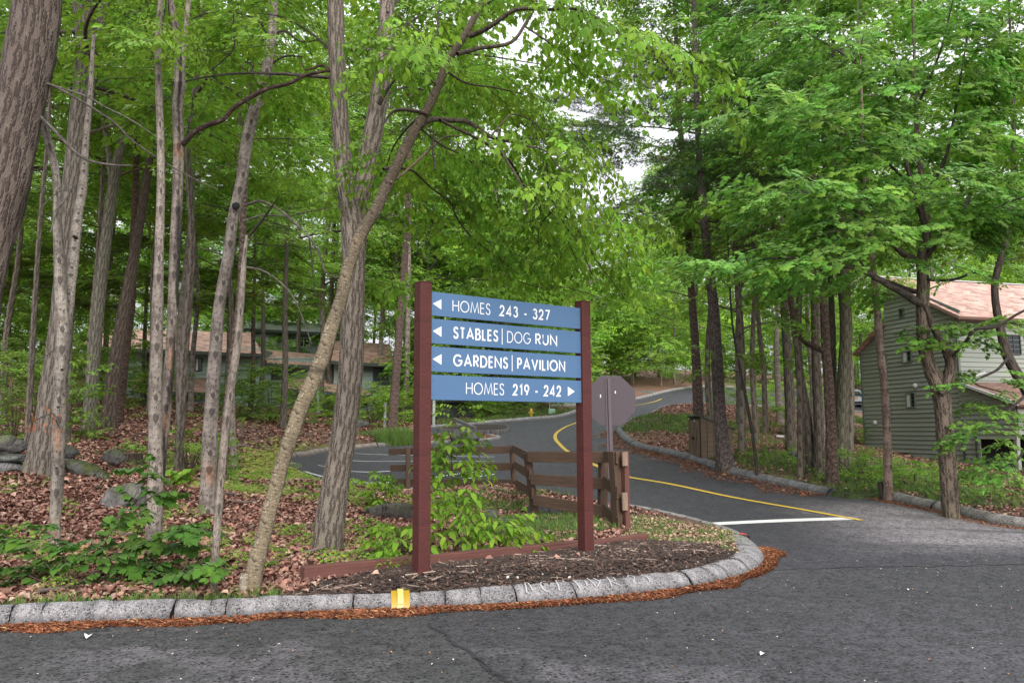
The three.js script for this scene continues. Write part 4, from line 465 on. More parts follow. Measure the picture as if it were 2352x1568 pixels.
// ---------------------------------------------------------------- leaves and sprays
const leafMat = new THREE.MeshPhysicalMaterial({ color: 0xffffff, vertexColors: true, roughness: 0.88, transmission: 0.55, thickness: 0, ior: 1.4, specularIntensity: 0.35, clearcoat: 0.06, clearcoatRoughness: 0.45, side: THREE.DoubleSide });
const needleMat = std({ color: 0xffffff, vertexColors: true, roughness: 0.8, side: THREE.DoubleSide });
function addLeaf(o, p, dir, up, len, wid, c, shape) { // o: {pos, col, idx}
  const side = dir.clone().cross(up).normalize(), u2 = side.clone().cross(dir).normalize(), k = o.pos.length / 3, at = (t, s, h) => { const q = p.clone().addScaledVector(dir, t * len).addScaledVector(side, s * wid).addScaledVector(u2, h * len); o.pos.push(q.x, q.y, q.z); o.col.push(...c); };
  if (shape === 'far') { at(0, 0, 0); at(0.45, 0.5, 0.03); at(1, 0, -0.14); at(0.45, -0.5, 0.03); o.idx.push(k, k + 1, k + 2, k, k + 2, k + 3); }
  else if (shape === 'maple') { at(0.36, 0, 0.02); const pr = [[0, 0], [0.08, 0.3], [0.02, 0.62], [0.3, 0.42], [0.55, 0.66], [0.6, 0.25], [1, 0], [0.6, -0.25], [0.55, -0.66], [0.3, -0.42], [0.02, -0.62], [0.08, -0.3]]; for (const [t, s] of pr) at(t, s, -0.12 * (t * t) - 0.12 * Math.abs(s)); for (let i = 1; i <= 12; i++) o.idx.push(k, k + i, k + i % 12 + 1); }
  else { at(0, 0, 0); at(0.35, 0, -0.02); at(0.7, 0, -0.09); at(1, 0, -0.2); at(0.28, 0.46, 0.05); at(0.28, -0.46, 0.05); at(0.66, 0.38, -0.03); at(0.66, -0.38, -0.03); for (const t of [[0, 4, 1], [0, 1, 5], [1, 4, 6], [1, 6, 2], [1, 2, 7], [1, 7, 5], [2, 6, 3], [2, 3, 7]]) o.idx.push(k + t[0], k + t[1], k + t[2]); }
}
function addTwig(o, a, b, r, c) { const d = b.clone().sub(a).normalize(), s = Math.abs(d.y) > 0.9 ? V(1, 0, 0) : V(0, 1, 0), x = d.clone().cross(s).normalize(), y = x.clone().cross(d), k = o.pos.length / 3; for (const [p, rr] of [[a, r], [b, r * 0.5]]) for (let i = 0; i < 3; i++) { const q = p.clone().addScaledVector(x, rr * Math.cos(i * 2.094)).addScaledVector(y, rr * Math.sin(i * 2.094)); o.pos.push(q.x, q.y, q.z); o.col.push(...c); } for (let i = 0; i < 3; i++) { const j = (i + 1) % 3; o.idx.push(k + i, k + j, k + 3 + i, k + j, k + 3 + j, k + 3 + i); } }
const done = (o) => geo(o.pos, o.idx, { color: o.col });
// a flat fan of twigs about one metre long, leaves to both sides
function spray(seed, { shape = 'broad', leaf = 0.11, wid = 0.55, n = 5, per = 5, c = [0.085, 0.19, 0.03], vary = 0.3, droop = 0.5, spread = 0.42 } = {}) {
  const R = RNG(seed), o = { pos: [], col: [], idx: [] }, bark = [0.055, 0.045, 0.037];
  const twig = (a, dir, L, m, r) => { let p = a.clone(), d = dir.clone(); const st = L / m; for (let i = 0; i < m; i++) { const q = p.clone().addScaledVector(d, st); addTwig(o, p, q, r * (1 - i / m * 0.6), bark); p = q; d.y -= droop * 0.12; d.x += (R() - 0.5) * 0.2; d.z += (R() - 0.5) * 0.3; d.normalize();
      for (const s of i === m - 1 ? [-1, 1, 0] : [-1, 1]) { if (R() < 0.1) continue; const l = leaf * (0.5 + 0.85 * R()), ld = d.clone().applyAxisAngle(V(0, 1, 0), s * (0.65 + 0.5 * R())); ld.y += -0.25 * droop - 0.35 * R() * droop + 0.1; ld.normalize(); const up = V((R() - 0.5) * 0.9, 1, (R() - 0.5) * 0.9), g = 1 + (R() - 0.5) * vary * 1.6, yel = (R() - 0.4) * vary * 0.5; addLeaf(o, p.clone().add(V((R() - 0.5) * 0.03, (R() - 0.5) * 0.05, (R() - 0.5) * 0.03)), ld, up, l, l * wid, [c[0] * g * (1 + yel), c[1] * g, c[2] * g * (1 - yel * 0.5)], shape); } } };
  const main = V(1, 0.05, 0).normalize(); twig(V(0, 0, 0), main, 1, n + 1, 0.006);
  for (let i = 0; i < n; i++) { const t = 0.12 + 0.75 * i / n, s = i % 2 ? 1 : -1; twig(V(t, 0.05 * t - droop * 0.1 * t * t, 0), V(0.75, 0.04, s * (0.8 + 0.4 * R())).normalize(), spread * (1.15 - 0.6 * t) * (0.8 + 0.4 * R()), per - 1, 0.004); }
  return done(o);
}
function needles(seed, { c = [0.05, 0.085, 0.035], flat = false, n = 26, len = 0.13 } = {}) {
  const R = RNG(seed), o = { pos: [], col: [], idx: [] }, k0 = V(1, 0, 0);
  for (let i = 0; i < n; i++) { const t = 0.15 + 0.85 * R(), z = (R() - 0.5) * (flat ? 0.8 : 0.5) * (1.1 - Math.abs(t - 0.5)), p = V(t, (flat ? -0.1 * t * t : 0) + (R() - 0.5) * (flat ? 0.04 : 0.12), z), m = flat ? 5 : 9; for (let j = 0; j < m; j++) { const d = flat ? V(0.6 + R() * 0.4, -0.1 + 0.15 * R(), (j % 2 ? 1 : -1) * (0.5 + R())).normalize() : V(0.4 + R(), (R() - 0.35) * 1.3, (R() - 0.5) * 2).normalize(), g = 0.7 + 0.6 * R(), q = o.pos.length / 3, w = d.clone().cross(V(R() - 0.5, 1, R() - 0.5)).normalize().multiplyScalar(flat ? 0.012 : 0.005), L = len * (0.6 + 0.6 * R()), e = p.clone().add(V(flat ? j * 0.02 : 0, 0, 0)); for (const v of [e.clone().sub(w), e.clone().add(w), e.clone().addScaledVector(d, L)]) { o.pos.push(v.x, v.y, v.z); o.col.push(c[0] * g, c[1] * g, c[2] * g); } o.idx.push(q, q + 1, q + 2); } if (i % 3 === 0) addTwig(o, V(t * 0.6, 0, 0), p, 0.006, [0.06, 0.045, 0.038]); }
  return done(o);
}
const sprays = {
  broad: [1, 2, 3].map((s) => spray(s, { leaf: 0.12, c: [0.225, 0.4, 0.045] })), far: [11, 12, 13].map((s) => spray(s, { shape: 'far', leaf: 0.115, wid: 0.66, n: 6, c: [0.22, 0.395, 0.045] })),
  maple: [21, 22, 23].map((s) => spray(s, { shape: 'maple', leaf: 0.11, wid: 0.85, n: 6, per: 5, c: [0.18, 0.365, 0.055], droop: 0.7, vary: 0.45 })), beech: [31, 32, 33].map((s) => spray(s, { leaf: 0.115, wid: 0.52, n: 5, per: 5, c: [0.205, 0.39, 0.04], droop: 0.9 })),
  pinnate: [61, 62, 63].map((s) => spray(s, { leaf: 0.25, wid: 0.42, n: 3, per: 3, c: [0.22, 0.4, 0.03], droop: 1.1, spread: 0.55 })), round: [71, 72, 73].map((s) => spray(s, { leaf: 0.27, wid: 0.8, n: 4, per: 4, c: [0.11, 0.26, 0.03], droop: 0.5 })),
  hemlock: [41, 42].map((s) => needles(s, { flat: true, n: 60, len: 0.09, c: [0.19, 0.33, 0.04] })), pine: [51, 52].map((s) => needles(s, { n: 44, len: 0.17, c: [0.13, 0.22, 0.08] })),
};
const M4 = new THREE.Matrix4(), Q4 = new THREE.Quaternion(), E4 = new THREE.Euler();
function crown(parent, name, kind, places, seed, { bright = 1, warm = 0 } = {}) { // places: [x, y, z, azimuth, tilt, size]
  const R = RNG(seed), g = sprays[kind][seed % sprays[kind].length], m = new THREE.InstancedMesh(g, kind === 'hemlock' || kind === 'pine' ? needleMat : leafMat, places.length), col = new THREE.Color();
  places.forEach(([x, y, z, az, tilt, s], i) => { E4.set((R() - 0.5) * 0.9, -az, tilt + (R() - 0.5) * 0.5, 'YZX'); M4.compose(V(x, y, z), Q4.setFromEuler(E4), V(s, s, s)); m.setMatrixAt(i, M4); const b = bright * (0.7 + 0.6 * R()), w = 1 + warm + (R() - 0.5) * 0.25; m.setColorAt(i, col.setRGB(b * w, b, b * (2 - w) * 0.95)); });
  m.name = name; m.userData.kind = 'stuff'; shade(m); parent.add(m); return m;
}
// sprays along a limb, thick toward its end
function leafOut(out, pts, R, { from = 0.3, step = 0.16, off = 0.45, size = 0.9, hang = -0.15 } = {}) {
  const c = new THREE.CatmullRomCurve3(pts, false, 'centripetal'), L = c.getLength(), n = Math.max(3, Math.round(L * (1 - from) / step));
  for (let i = 0; i < n; i++) { const t = from + (1 - from) * (i + R()) / n, p = c.getPoint(Math.min(1, t)), d = c.getTangent(Math.min(1, t)), az0 = Math.atan2(d.z, d.x), az = az0 + (R() - 0.5) * 3.4 * (1.15 - t * 0.6), q = off * (1.2 - t * 0.5) * Math.sqrt(R()); out.push([p.x + Math.cos(az) * q, p.y + (R() - 0.5) * off * 0.7, p.z + Math.sin(az) * q, az, hang * (0.4 + 1.2 * R()), size * (0.7 + 0.55 * R())]); }
}
// a whole tree standing at p: trunk and limbs are one body, the crown is leaves
function forestTree(o, p, { h = 16, r = 0.17, hb = 5, R = 3, kind = 'far', mat = 'furrow', seed = 1, limbs = 13, tint = [1, 1, 1], lean = 0, size = 1.1, step = 0.17, bright = 1, warm = 0, trunkPts = null, trunkR = null, bendX = null } = {}) {
  const rnd = RNG(seed * 7919 + 13), conifer = kind === 'pine' || kind === 'hemlock'; let pts = trunkPts, rad = trunkR;
  if (!pts) { pts = []; rad = []; const a = rnd() * 6.28, bx = Math.cos(a) * lean * h, bz = Math.sin(a) * lean * h; for (let i = 0; i <= 6; i++) { const t = i / 6; pts.push(V(p.x + bx * t * t + (i ? (rnd() - 0.5) * 0.1 * h / 6 : 0), p.y - 0.25 + (h + 0.25) * t, p.z + bz * t * t + (i ? (rnd() - 0.5) * 0.1 * h / 6 : 0))); rad.push(r * (1 - t * 0.88)); } }
  const curve = new THREE.CatmullRomCurve3(pts, false, 'centripetal'), y0 = pts[0].y, tt = plainTint(tint, p, 0.5), gs = [tube(pts, rad, { seg: 9, rings: 26, flare: 0.28, seed, tint: tt, lump: 0.07 })], places = [];
  for (let i = 0; i < limbs; i++) {
    const f = (i + 0.4 * rnd()) / limbs, t = clamp((hb + (h - hb) * f * 0.97) / h, 0, 0.99), b = curve.getPoint(t), az = i * 2.4 + rnd() * 0.9, len = R * (conifer ? 1.05 * (1 - f * 0.85) : (0.55 + 0.65 * Math.sin(Math.PI * clamp(0.25 + f * 0.75))) ) * (0.75 + 0.5 * rnd()), el = conifer ? (kind === 'pine' ? 0.08 : -0.12) : lerp(0.25, 1.0, f) * (0.7 + 0.5 * rnd()), lp = [b]; let d = V(Math.cos(az) * Math.cos(el), Math.sin(el), Math.sin(az) * Math.cos(el)), q = b.clone();
    for (let k = 1; k <= 4; k++) { q = q.clone().addScaledVector(d, len / 4); lp.push(q); d.y += conifer ? 0.03 : -0.1; d.x += (rnd() - 0.5) * 0.35; d.z += (rnd() - 0.5) * 0.35; d.normalize(); }
    const r0 = Math.min(0.07, r * 0.42) * (0.6 + 0.4 * (1 - f)); gs.push(tube(lp, [r0, r0 * 0.75, r0 * 0.55, r0 * 0.35, r0 * 0.12], { seg: 5, rings: 6, seed: seed + i, tint: tt })); leafOut(places, lp, rnd, { from: conifer ? 0.15 : 0.22, step: step * (conifer ? 0.55 : 0.75), off: conifer ? 0.35 : 0.75 * size, size, hang: conifer ? -0.05 : -0.2 });
  }
  mesh('trunk', mergeGeometries(gs), bark[mat], o); crown(o, 'crown', kind, places, seed, { bright, warm }); return o;
}
// pixels with widths along one trunk become points and radii; the trunk grows on above the frame
function traced(list, d, up = 0, dEnd = d) { const pts = [], rad = []; list.forEach(([x, y, w, dd], i) => { const k = dd ?? lerp(d, dEnd, i / (list.length - 1)); pts.push(W(x, y, k)); rad.push(w / 2 * k / FOC); }); if (up) { const n = pts.length, dir = pts[n - 1].clone().sub(pts[n - 2]).normalize().lerp(V(0, 1, 0), 0.4).normalize(); for (let i = 1; i <= 3; i++) { pts.push(pts[n - 1].clone().addScaledVector(dir, up * i / 3)); rad.push(rad[n - 1] * (1 - i * 0.29)); } } return [pts, rad]; }
const rooted = (pts) => { const p = pts[0]; p.y = Math.min(p.y, groundY(p.x, p.z)) - 0.12; return pts; };
// a limb of a named tree, with its leaves
function limb(o, list, d, { dEnd = d, mat = 'furrow', tint = [0.6, 0.6, 0.6], name = 'limb', leaves = null, seed = 3, rings = 0 } = {}) { const [pts, rad] = traced(list, d, 0, dEnd); mesh(name, tube(pts, rad, { seg: 7, rings: rings || list.length * 4, tint: plainTint(tint, null, 0), seed, lump: 0.1, uvr: 0.2 }), bark[mat], o); if (leaves) leafOut(leaves.out, pts, leaves.R, leaves); return pts; }

// ---------------------------------------------------------------- the trees one can point at, left of the sign
function bigTree(label, list, d, { mat = 'furrow', tint = [1, 1, 1], up = 8, kind = 'far', R = 3, h0 = null, seed = 1, crownFrom = 0.55, limbs = 9, flare = 0.35, dEnd = d, rings = 70, extra = null, size = 1.0, step = 0.2, bright = 1, uvr = 0.23, custom = null, name = 'forest_tree', lump = 0.07 } = {}) {
  const [pts, rad] = traced(list, d, up, dEnd); rooted(pts); const b = pts[0].clone(), o = thing(name, label, 'tree', V(0, 0, 0)); const rnd = RNG(seed * 977);
  mesh('trunk', tube(pts, rad, { seg: 20, rings, flare, seed, tint: custom || plainTint(tint, b, 0.75), lump, uvr: mat === 'mottle' ? 0.46 : uvr }), bark[mat], o);
  const curve = new THREE.CatmullRomCurve3(pts, false, 'centripetal'), places = [];
  for (let i = 0; i < limbs; i++) { const f = (i + rnd() * 0.5) / limbs, t = lerp(crownFrom, 0.98, f), p = curve.getPoint(t), az = i * 2.4 + seed, len = R * (0.6 + 0.6 * rnd()) * (1.1 - 0.5 * f), el = 0.15 + 0.7 * f * rnd(); let q = p.clone(), dd = V(Math.cos(az) * Math.cos(el), Math.sin(el), Math.sin(az) * Math.cos(el)); const lp = [p]; for (let k = 0; k < 4; k++) { q = q.clone().addScaledVector(dd, len / 4); lp.push(q); dd.y -= 0.06; dd.x += (rnd() - 0.5) * 0.4; dd.z += (rnd() - 0.5) * 0.4; dd.normalize(); } const r0 = Math.max(0.012, rad[rad.length - 3] * 0.35); mesh('limb', tube(lp, [r0, r0 * 0.75, r0 * 0.55, r0 * 0.35, r0 * 0.12], { seg: 6, rings: 8, seed: seed + i, tint: plainTint(tint.map((v) => v * 0.7), b, 0) }), bark[mat], o); leafOut(places, lp, rnd, { from: 0.25, step, off: 0.7, size }); }
  if (extra) extra(o, places, rnd); if (places.length) crown(o, 'crown', kind, places, seed, { bright }); return o;
}
const paleBranch = { mat: 'mottle', tint: [0.42, 0.4, 0.38], name: 'bare_branch' };
bigTree('thick dark barked trunk leaning in at the far left edge of the picture', [[-175, 1330, 135], [-120, 960, 118], [-52, 640, 108], [-10, 470, 110], [30, 300, 108], [66, 130, 108], [82, 0, 104]], 7.8, { mat: 'furrow', tint: [0.62, 0.53, 0.5], seed: 3, up: 6, limbs: 6, crownFrom: 0.72, rings: 120, flare: 0.2, uvr: 0.3, lump: 0.1, extra: (o) => {
  limb(o, [[98, 186, 7], [165, 220, 6], [215, 250, 5], [260, 280, 5], [300, 320, 4], [350, 355, 4], [425, 400, 3], [500, 436, 2]], 7.8, { ...paleBranch, dEnd: 8.6 }); limb(o, [[100, 190, 5], [200, 222, 4], [240, 245, 3], [300, 275, 3], [375, 325, 2]], 7.8, { ...paleBranch, dEnd: 7.2 });
  limb(o, [[86, 262, 8], [130, 306, 8], [172, 350, 7], [200, 367, 6], [250, 378, 5], [304, 380, 3]], 7.8, { ...paleBranch, dEnd: 8.2 }); limb(o, [[172, 352, 6], [172, 380, 6], [165, 425, 5], [150, 455, 5], [131, 482, 4], [115, 533, 3]], 7.95, paleBranch); limb(o, [[158, 438, 4], [140, 437, 3], [115, 455, 2], [95, 475, 2]], 7.95, paleBranch); } });
bigTree('furrowed oak trunk with mossy flared foot behind the pale spotted trunk at left', [[97, 1100, 62], [108, 1000, 60], [122, 880, 53], [138, 766, 50], [152, 600, 46], [164, 450, 45], [180, 300, 49], [198, 150, 50], [190, 0, 44]], 12, { tint: [0.9, 0.86, 0.82], seed: 5, up: 7, R: 4, crownFrom: 0.6, flare: 0.6, extra: (o, pl, R) => { limb(o, [[204, 130, 30], [226, 60, 26], [240, 0, 24], [262, -120, 18], [280, -260, 8]], 12, { tint: [0.85, 0.82, 0.8], dEnd: 12.6, leaves: { out: pl, R, from: 0.5 } }); } });
const scarred = (c, orange, blackSide) => { const base = plainTint(c, null, 0.2); return (x, y, z, len, nx, nz) => { const k = base(x, y, z, len, nx, nz); const b = sstep(0.25, 0.8, nx * 0.9 + nz * 0.25 + (fbm(y * 1.1, 3, 0, 3, 9) - 0.5) * 0.9) * sstep(0.42, 0.62, fbm(y * 2.6, nx * 2 + 4, 0, 3, 30)) * blackSide; let q = k.map((v) => v * (1 - 0.88 * b)); for (const [h, r] of orange) { const e = Math.exp(-(((y - h) / (r * 0.7)) ** 2)) * sstep(0.55, 0.8, nx * 0.35 + nz * 0.8 + 0.7 * (fbm(y * 7, nx * 4, 0, 2, 5) - 0.5)); q = mix3(q, [1.15, 0.6, 0.34], e * 0.6); } return q; }; };
bigTree('slim pale trunk with black knots standing before the furrowed oak at left', [[126, 1296, 22], [126, 1200, 24], [131, 1090, 27], [137, 890, 29], [143, 790, 31], [137, 625, 26], [130, 500, 18], [128, 400, 17], [104, 300, 17], [95, 225, 13], [92, 120, 9], [100, 0, 5]], 8.3, { mat: 'mottle', tint: [0.82, 0.78, 0.72], seed: 8, up: 3, limbs: 0, flare: 0.3, custom: scarred([0.82, 0.78, 0.72], [[0.42, 0.12], [1.35, 0.05]], 0.5), extra: (o, pl, R) => { limb(o, [[146, 770, 22], [156, 690, 25], [164, 625, 26], [178, 500, 22], [188, 440, 20], [196, 330, 16], [206, 220, 12], [214, 80, 8]], 8.35, { mat: 'mottle', tint: [0.78, 0.74, 0.68], seed: 9, dEnd: 9 });
  for (const [x, y, s] of [[132, 936, 11], [128, 1075, 10], [140, 850, 9], [168, 545, 9]]) { const p = W(x + 3, y, 8.28); mesh('knot', tube([V(p.x, p.y, p.z - 0.03), V(p.x + 0.006, p.y + 0.004, p.z + 0.03), V(p.x + 0.008, p.y + 0.01, p.z + 0.045)], [s * 0.0021, s * 0.0019, s * 0.0006], { seg: 9, rings: 4, tint: () => [0.1, 0.09, 0.08] }), bark.mottle, o); }
  limb(o, [[122, 805, 3], [70, 838, 2.5], [62, 845, 2], [40, 870, 1]], 8.2, paleBranch); } });
bigTree('straight lichen grey trunk second in from the furrowed oak on the leafy slope', [[202, 992, 29], [208, 900, 27], [220, 780, 25], [232, 640, 25], [246, 520, 25], [258, 440, 24], [268, 375, 22], [284, 300, 16], [292, 180, 12], [296, 40, 9]], 19.5, { tint: [1.05, 1.08, 0.98], seed: 12, up: 5, R: 4, crownFrom: 0.5, limbs: 11, bright: 1.0, extra: (o, pl, R) => limb(o, [[256, 440, 14], [250, 370, 12], [240, 300, 10], [232, 200, 8], [224, 60, 5]], 19.5, { tint: [1, 1, 0.95], dEnd: 20.5, leaves: { out: pl, R, from: 0.4 } }) });
bigTree('dark brown leaning trunk touching its paler twin on the leafy slope', [[246, 992, 36], [256, 900, 31], [276, 760, 29], [298, 640, 25], [315, 540, 21], [335, 420, 20], [346, 330, 16], [352, 200, 12], [356, 60, 9]], 20.5, { tint: [0.62, 0.52, 0.48], seed: 14, up: 5, R: 4, crownFrom: 0.5, limbs: 11 });
bigTree('brown trunk close behind the dark leaning trunk on the slope', [[270, 986, 18], [278, 900, 20], [288, 790, 22], [300, 690, 20], [306, 560, 17], [312, 400, 14], [316, 200, 10]], 22, { mat: 'flaky', tint: [0.85, 0.7, 0.6], seed: 15, up: 5, R: 3.5, crownFrom: 0.45, limbs: 8 });
bigTree('tall straight pale trunk, left one of a close pair, black streaks low down', [[352, 1290, 30], [354, 1190, 35], [356, 1090, 34], [357, 890, 28], [362, 690, 25], [364, 600, 21], [369, 400, 18], [364, 200, 16], [362, 90, 16], [368, 0, 12]], 8.3, { mat: 'mottle', tint: [0.75, 0.69, 0.64], seed: 17, up: 4, limbs: 4, R: 1.6, crownFrom: 0.75, flare: 0.28 });
bigTree('pale trunk with orange and black bark wounds, right one of the close pair', [[364, 1150, 20], [370, 1050, 22], [380, 940, 23], [388, 839, 21], [396, 689, 21], [400, 600, 24], [407, 450, 24], [409, 325, 25], [407, 240, 24], [412, 195, 26], [410, 100, 20], [392, 0, 12]], 8.75, { mat: 'mottle', tint: [0.75, 0.68, 0.63], seed: 19, up: 4, limbs: 3, R: 1.6, crownFrom: 0.78, flare: 0.05, custom: scarred([0.75, 0.68, 0.63], [[2.25, 0.16], [1.55, 0.12], [4.6, 0.1]], 1), extra: (o, pl, R) => { limb(o, [[412, 195, 18], [422, 100, 14], [432, 0, 11], [440, -150, 6]], 8.75, { mat: 'mottle', tint: [0.95, 0.85, 0.8] });
  limb(o, [[415, 332, 14], [424, 326, 13], [450, 300, 12], [480, 285, 12], [510, 275, 11], [540, 245, 11], [580, 220, 11], [615, 203, 10], [660, 192, 9], [710, 170, 8], [757, 162, 7]], 8.75, { mat: 'flaky', tint: [0.55, 0.4, 0.36], dEnd: 8.45 });
  limb(o, [[420, 60, 4], [430, 50, 4], [475, 30, 4], [530, 27, 4], [595, 50, 4], [615, 90, 3]], 8.8, { tint: [0.4, 0.36, 0.34], dEnd: 9.6 }); limb(o, [[536, 28, 4], [536, 70, 4], [536, 110, 4], [510, 140, 3], [480, 165, 2]], 9.2, { tint: [0.4, 0.36, 0.34] }); } });
bigTree('spotted light grey trunk with a woodpecker hole, leaning slightly right of centre left', [[474, 1210, 33], [480, 1040, 34], [488, 889, 30], [505, 689, 26], [522, 600, 26], [535, 500, 24], [557, 400, 26], [570, 300, 28], [602, 200, 26], [623, 100, 23], [628, 0, 21]], 10.3, { mat: 'mottle', tint: [0.75, 0.7, 0.67], seed: 23, up: 4, limbs: 4, R: 2, crownFrom: 0.72, flare: 0.3, custom: scarred([0.75, 0.7, 0.67], [[0.9, 0.12]], 0.35), extra: (o, pl, R) => {
  { const p = W(539, 471, 10.15); mesh('hollow', new THREE.SphereGeometry(0.055, 12, 10).scale(1, 0.85, 0.5).translate(p.x, p.y, p.z - 0.035), darkIn, o); }
  limb(o, [[560, 555, 6], [590, 520, 6], [620, 480, 5], [640, 450, 2]], 10.2, { tint: [0.5, 0.42, 0.38], dEnd: 9.6 }); const dk = { tint: [0.4, 0.36, 0.34], dEnd: 8.8 };
  limb(o, [[560, 472, 7], [600, 462, 6], [645, 485, 6], [675, 510, 6], [710, 545, 5], [735, 590, 5], [745, 620, 4], [770, 637, 4], [800, 630, 2]], 10.2, { ...dk, mat: 'mottle', leaves: { out: pl, R, from: 0.45, step: 0.5, off: 0.5, size: 0.7 } }); limb(o, [[560, 507, 5], [600, 495, 4], [670, 497, 3]], 10.2, paleBranch); limb(o, [[710, 548, 4], [716, 600, 3], [720, 650, 2], [735, 720, 2]], 9.4, dk);
  limb(o, [[548, 612, 5], [600, 620, 4], [645, 650, 4], [675, 685, 3], [700, 745, 2], [715, 790, 2]], 10.2, { ...paleBranch, dEnd: 9.4 }); limb(o, [[620, 90, 8], [650, 70, 6], [690, 95, 4], [740, 90, 3]], 10.3, { tint: [0.5, 0.4, 0.36], leaves: { out: pl, R, from: 0.5 } }); limb(o, [[620, 150, 6], [650, 130, 5], [700, 130, 3]], 10.3, { tint: [0.5, 0.42, 0.4] }); } });
bigTree('thin leaning stem rooted by the kerb just left of the leaning birch', [[486, 1368, 17], [500, 1190, 17], [512, 1040, 17], [530, 889, 18], [545, 789, 17], [553, 689, 15], [560, 600, 11], [566, 540, 6]], 6.85, { mat: 'mottle', tint: [0.62, 0.56, 0.5], seed: 29, up: 0, limbs: 0, flare: 0.1 });
bigTree('brown knobbly trunk between the spotted trunk and the leaning birch', [[512, 1010, 19], [520, 950, 19], [528, 889, 20], [540, 789, 21], [552, 689, 20], [556, 600, 18], [558, 500, 14], [566, 380, 12], [574, 250, 10], [580, 100, 7]], 14, { mat: 'flaky', tint: [1.05, 0.95, 0.85], seed: 31, up: 3, R: 3, crownFrom: 0.6, limbs: 7 });
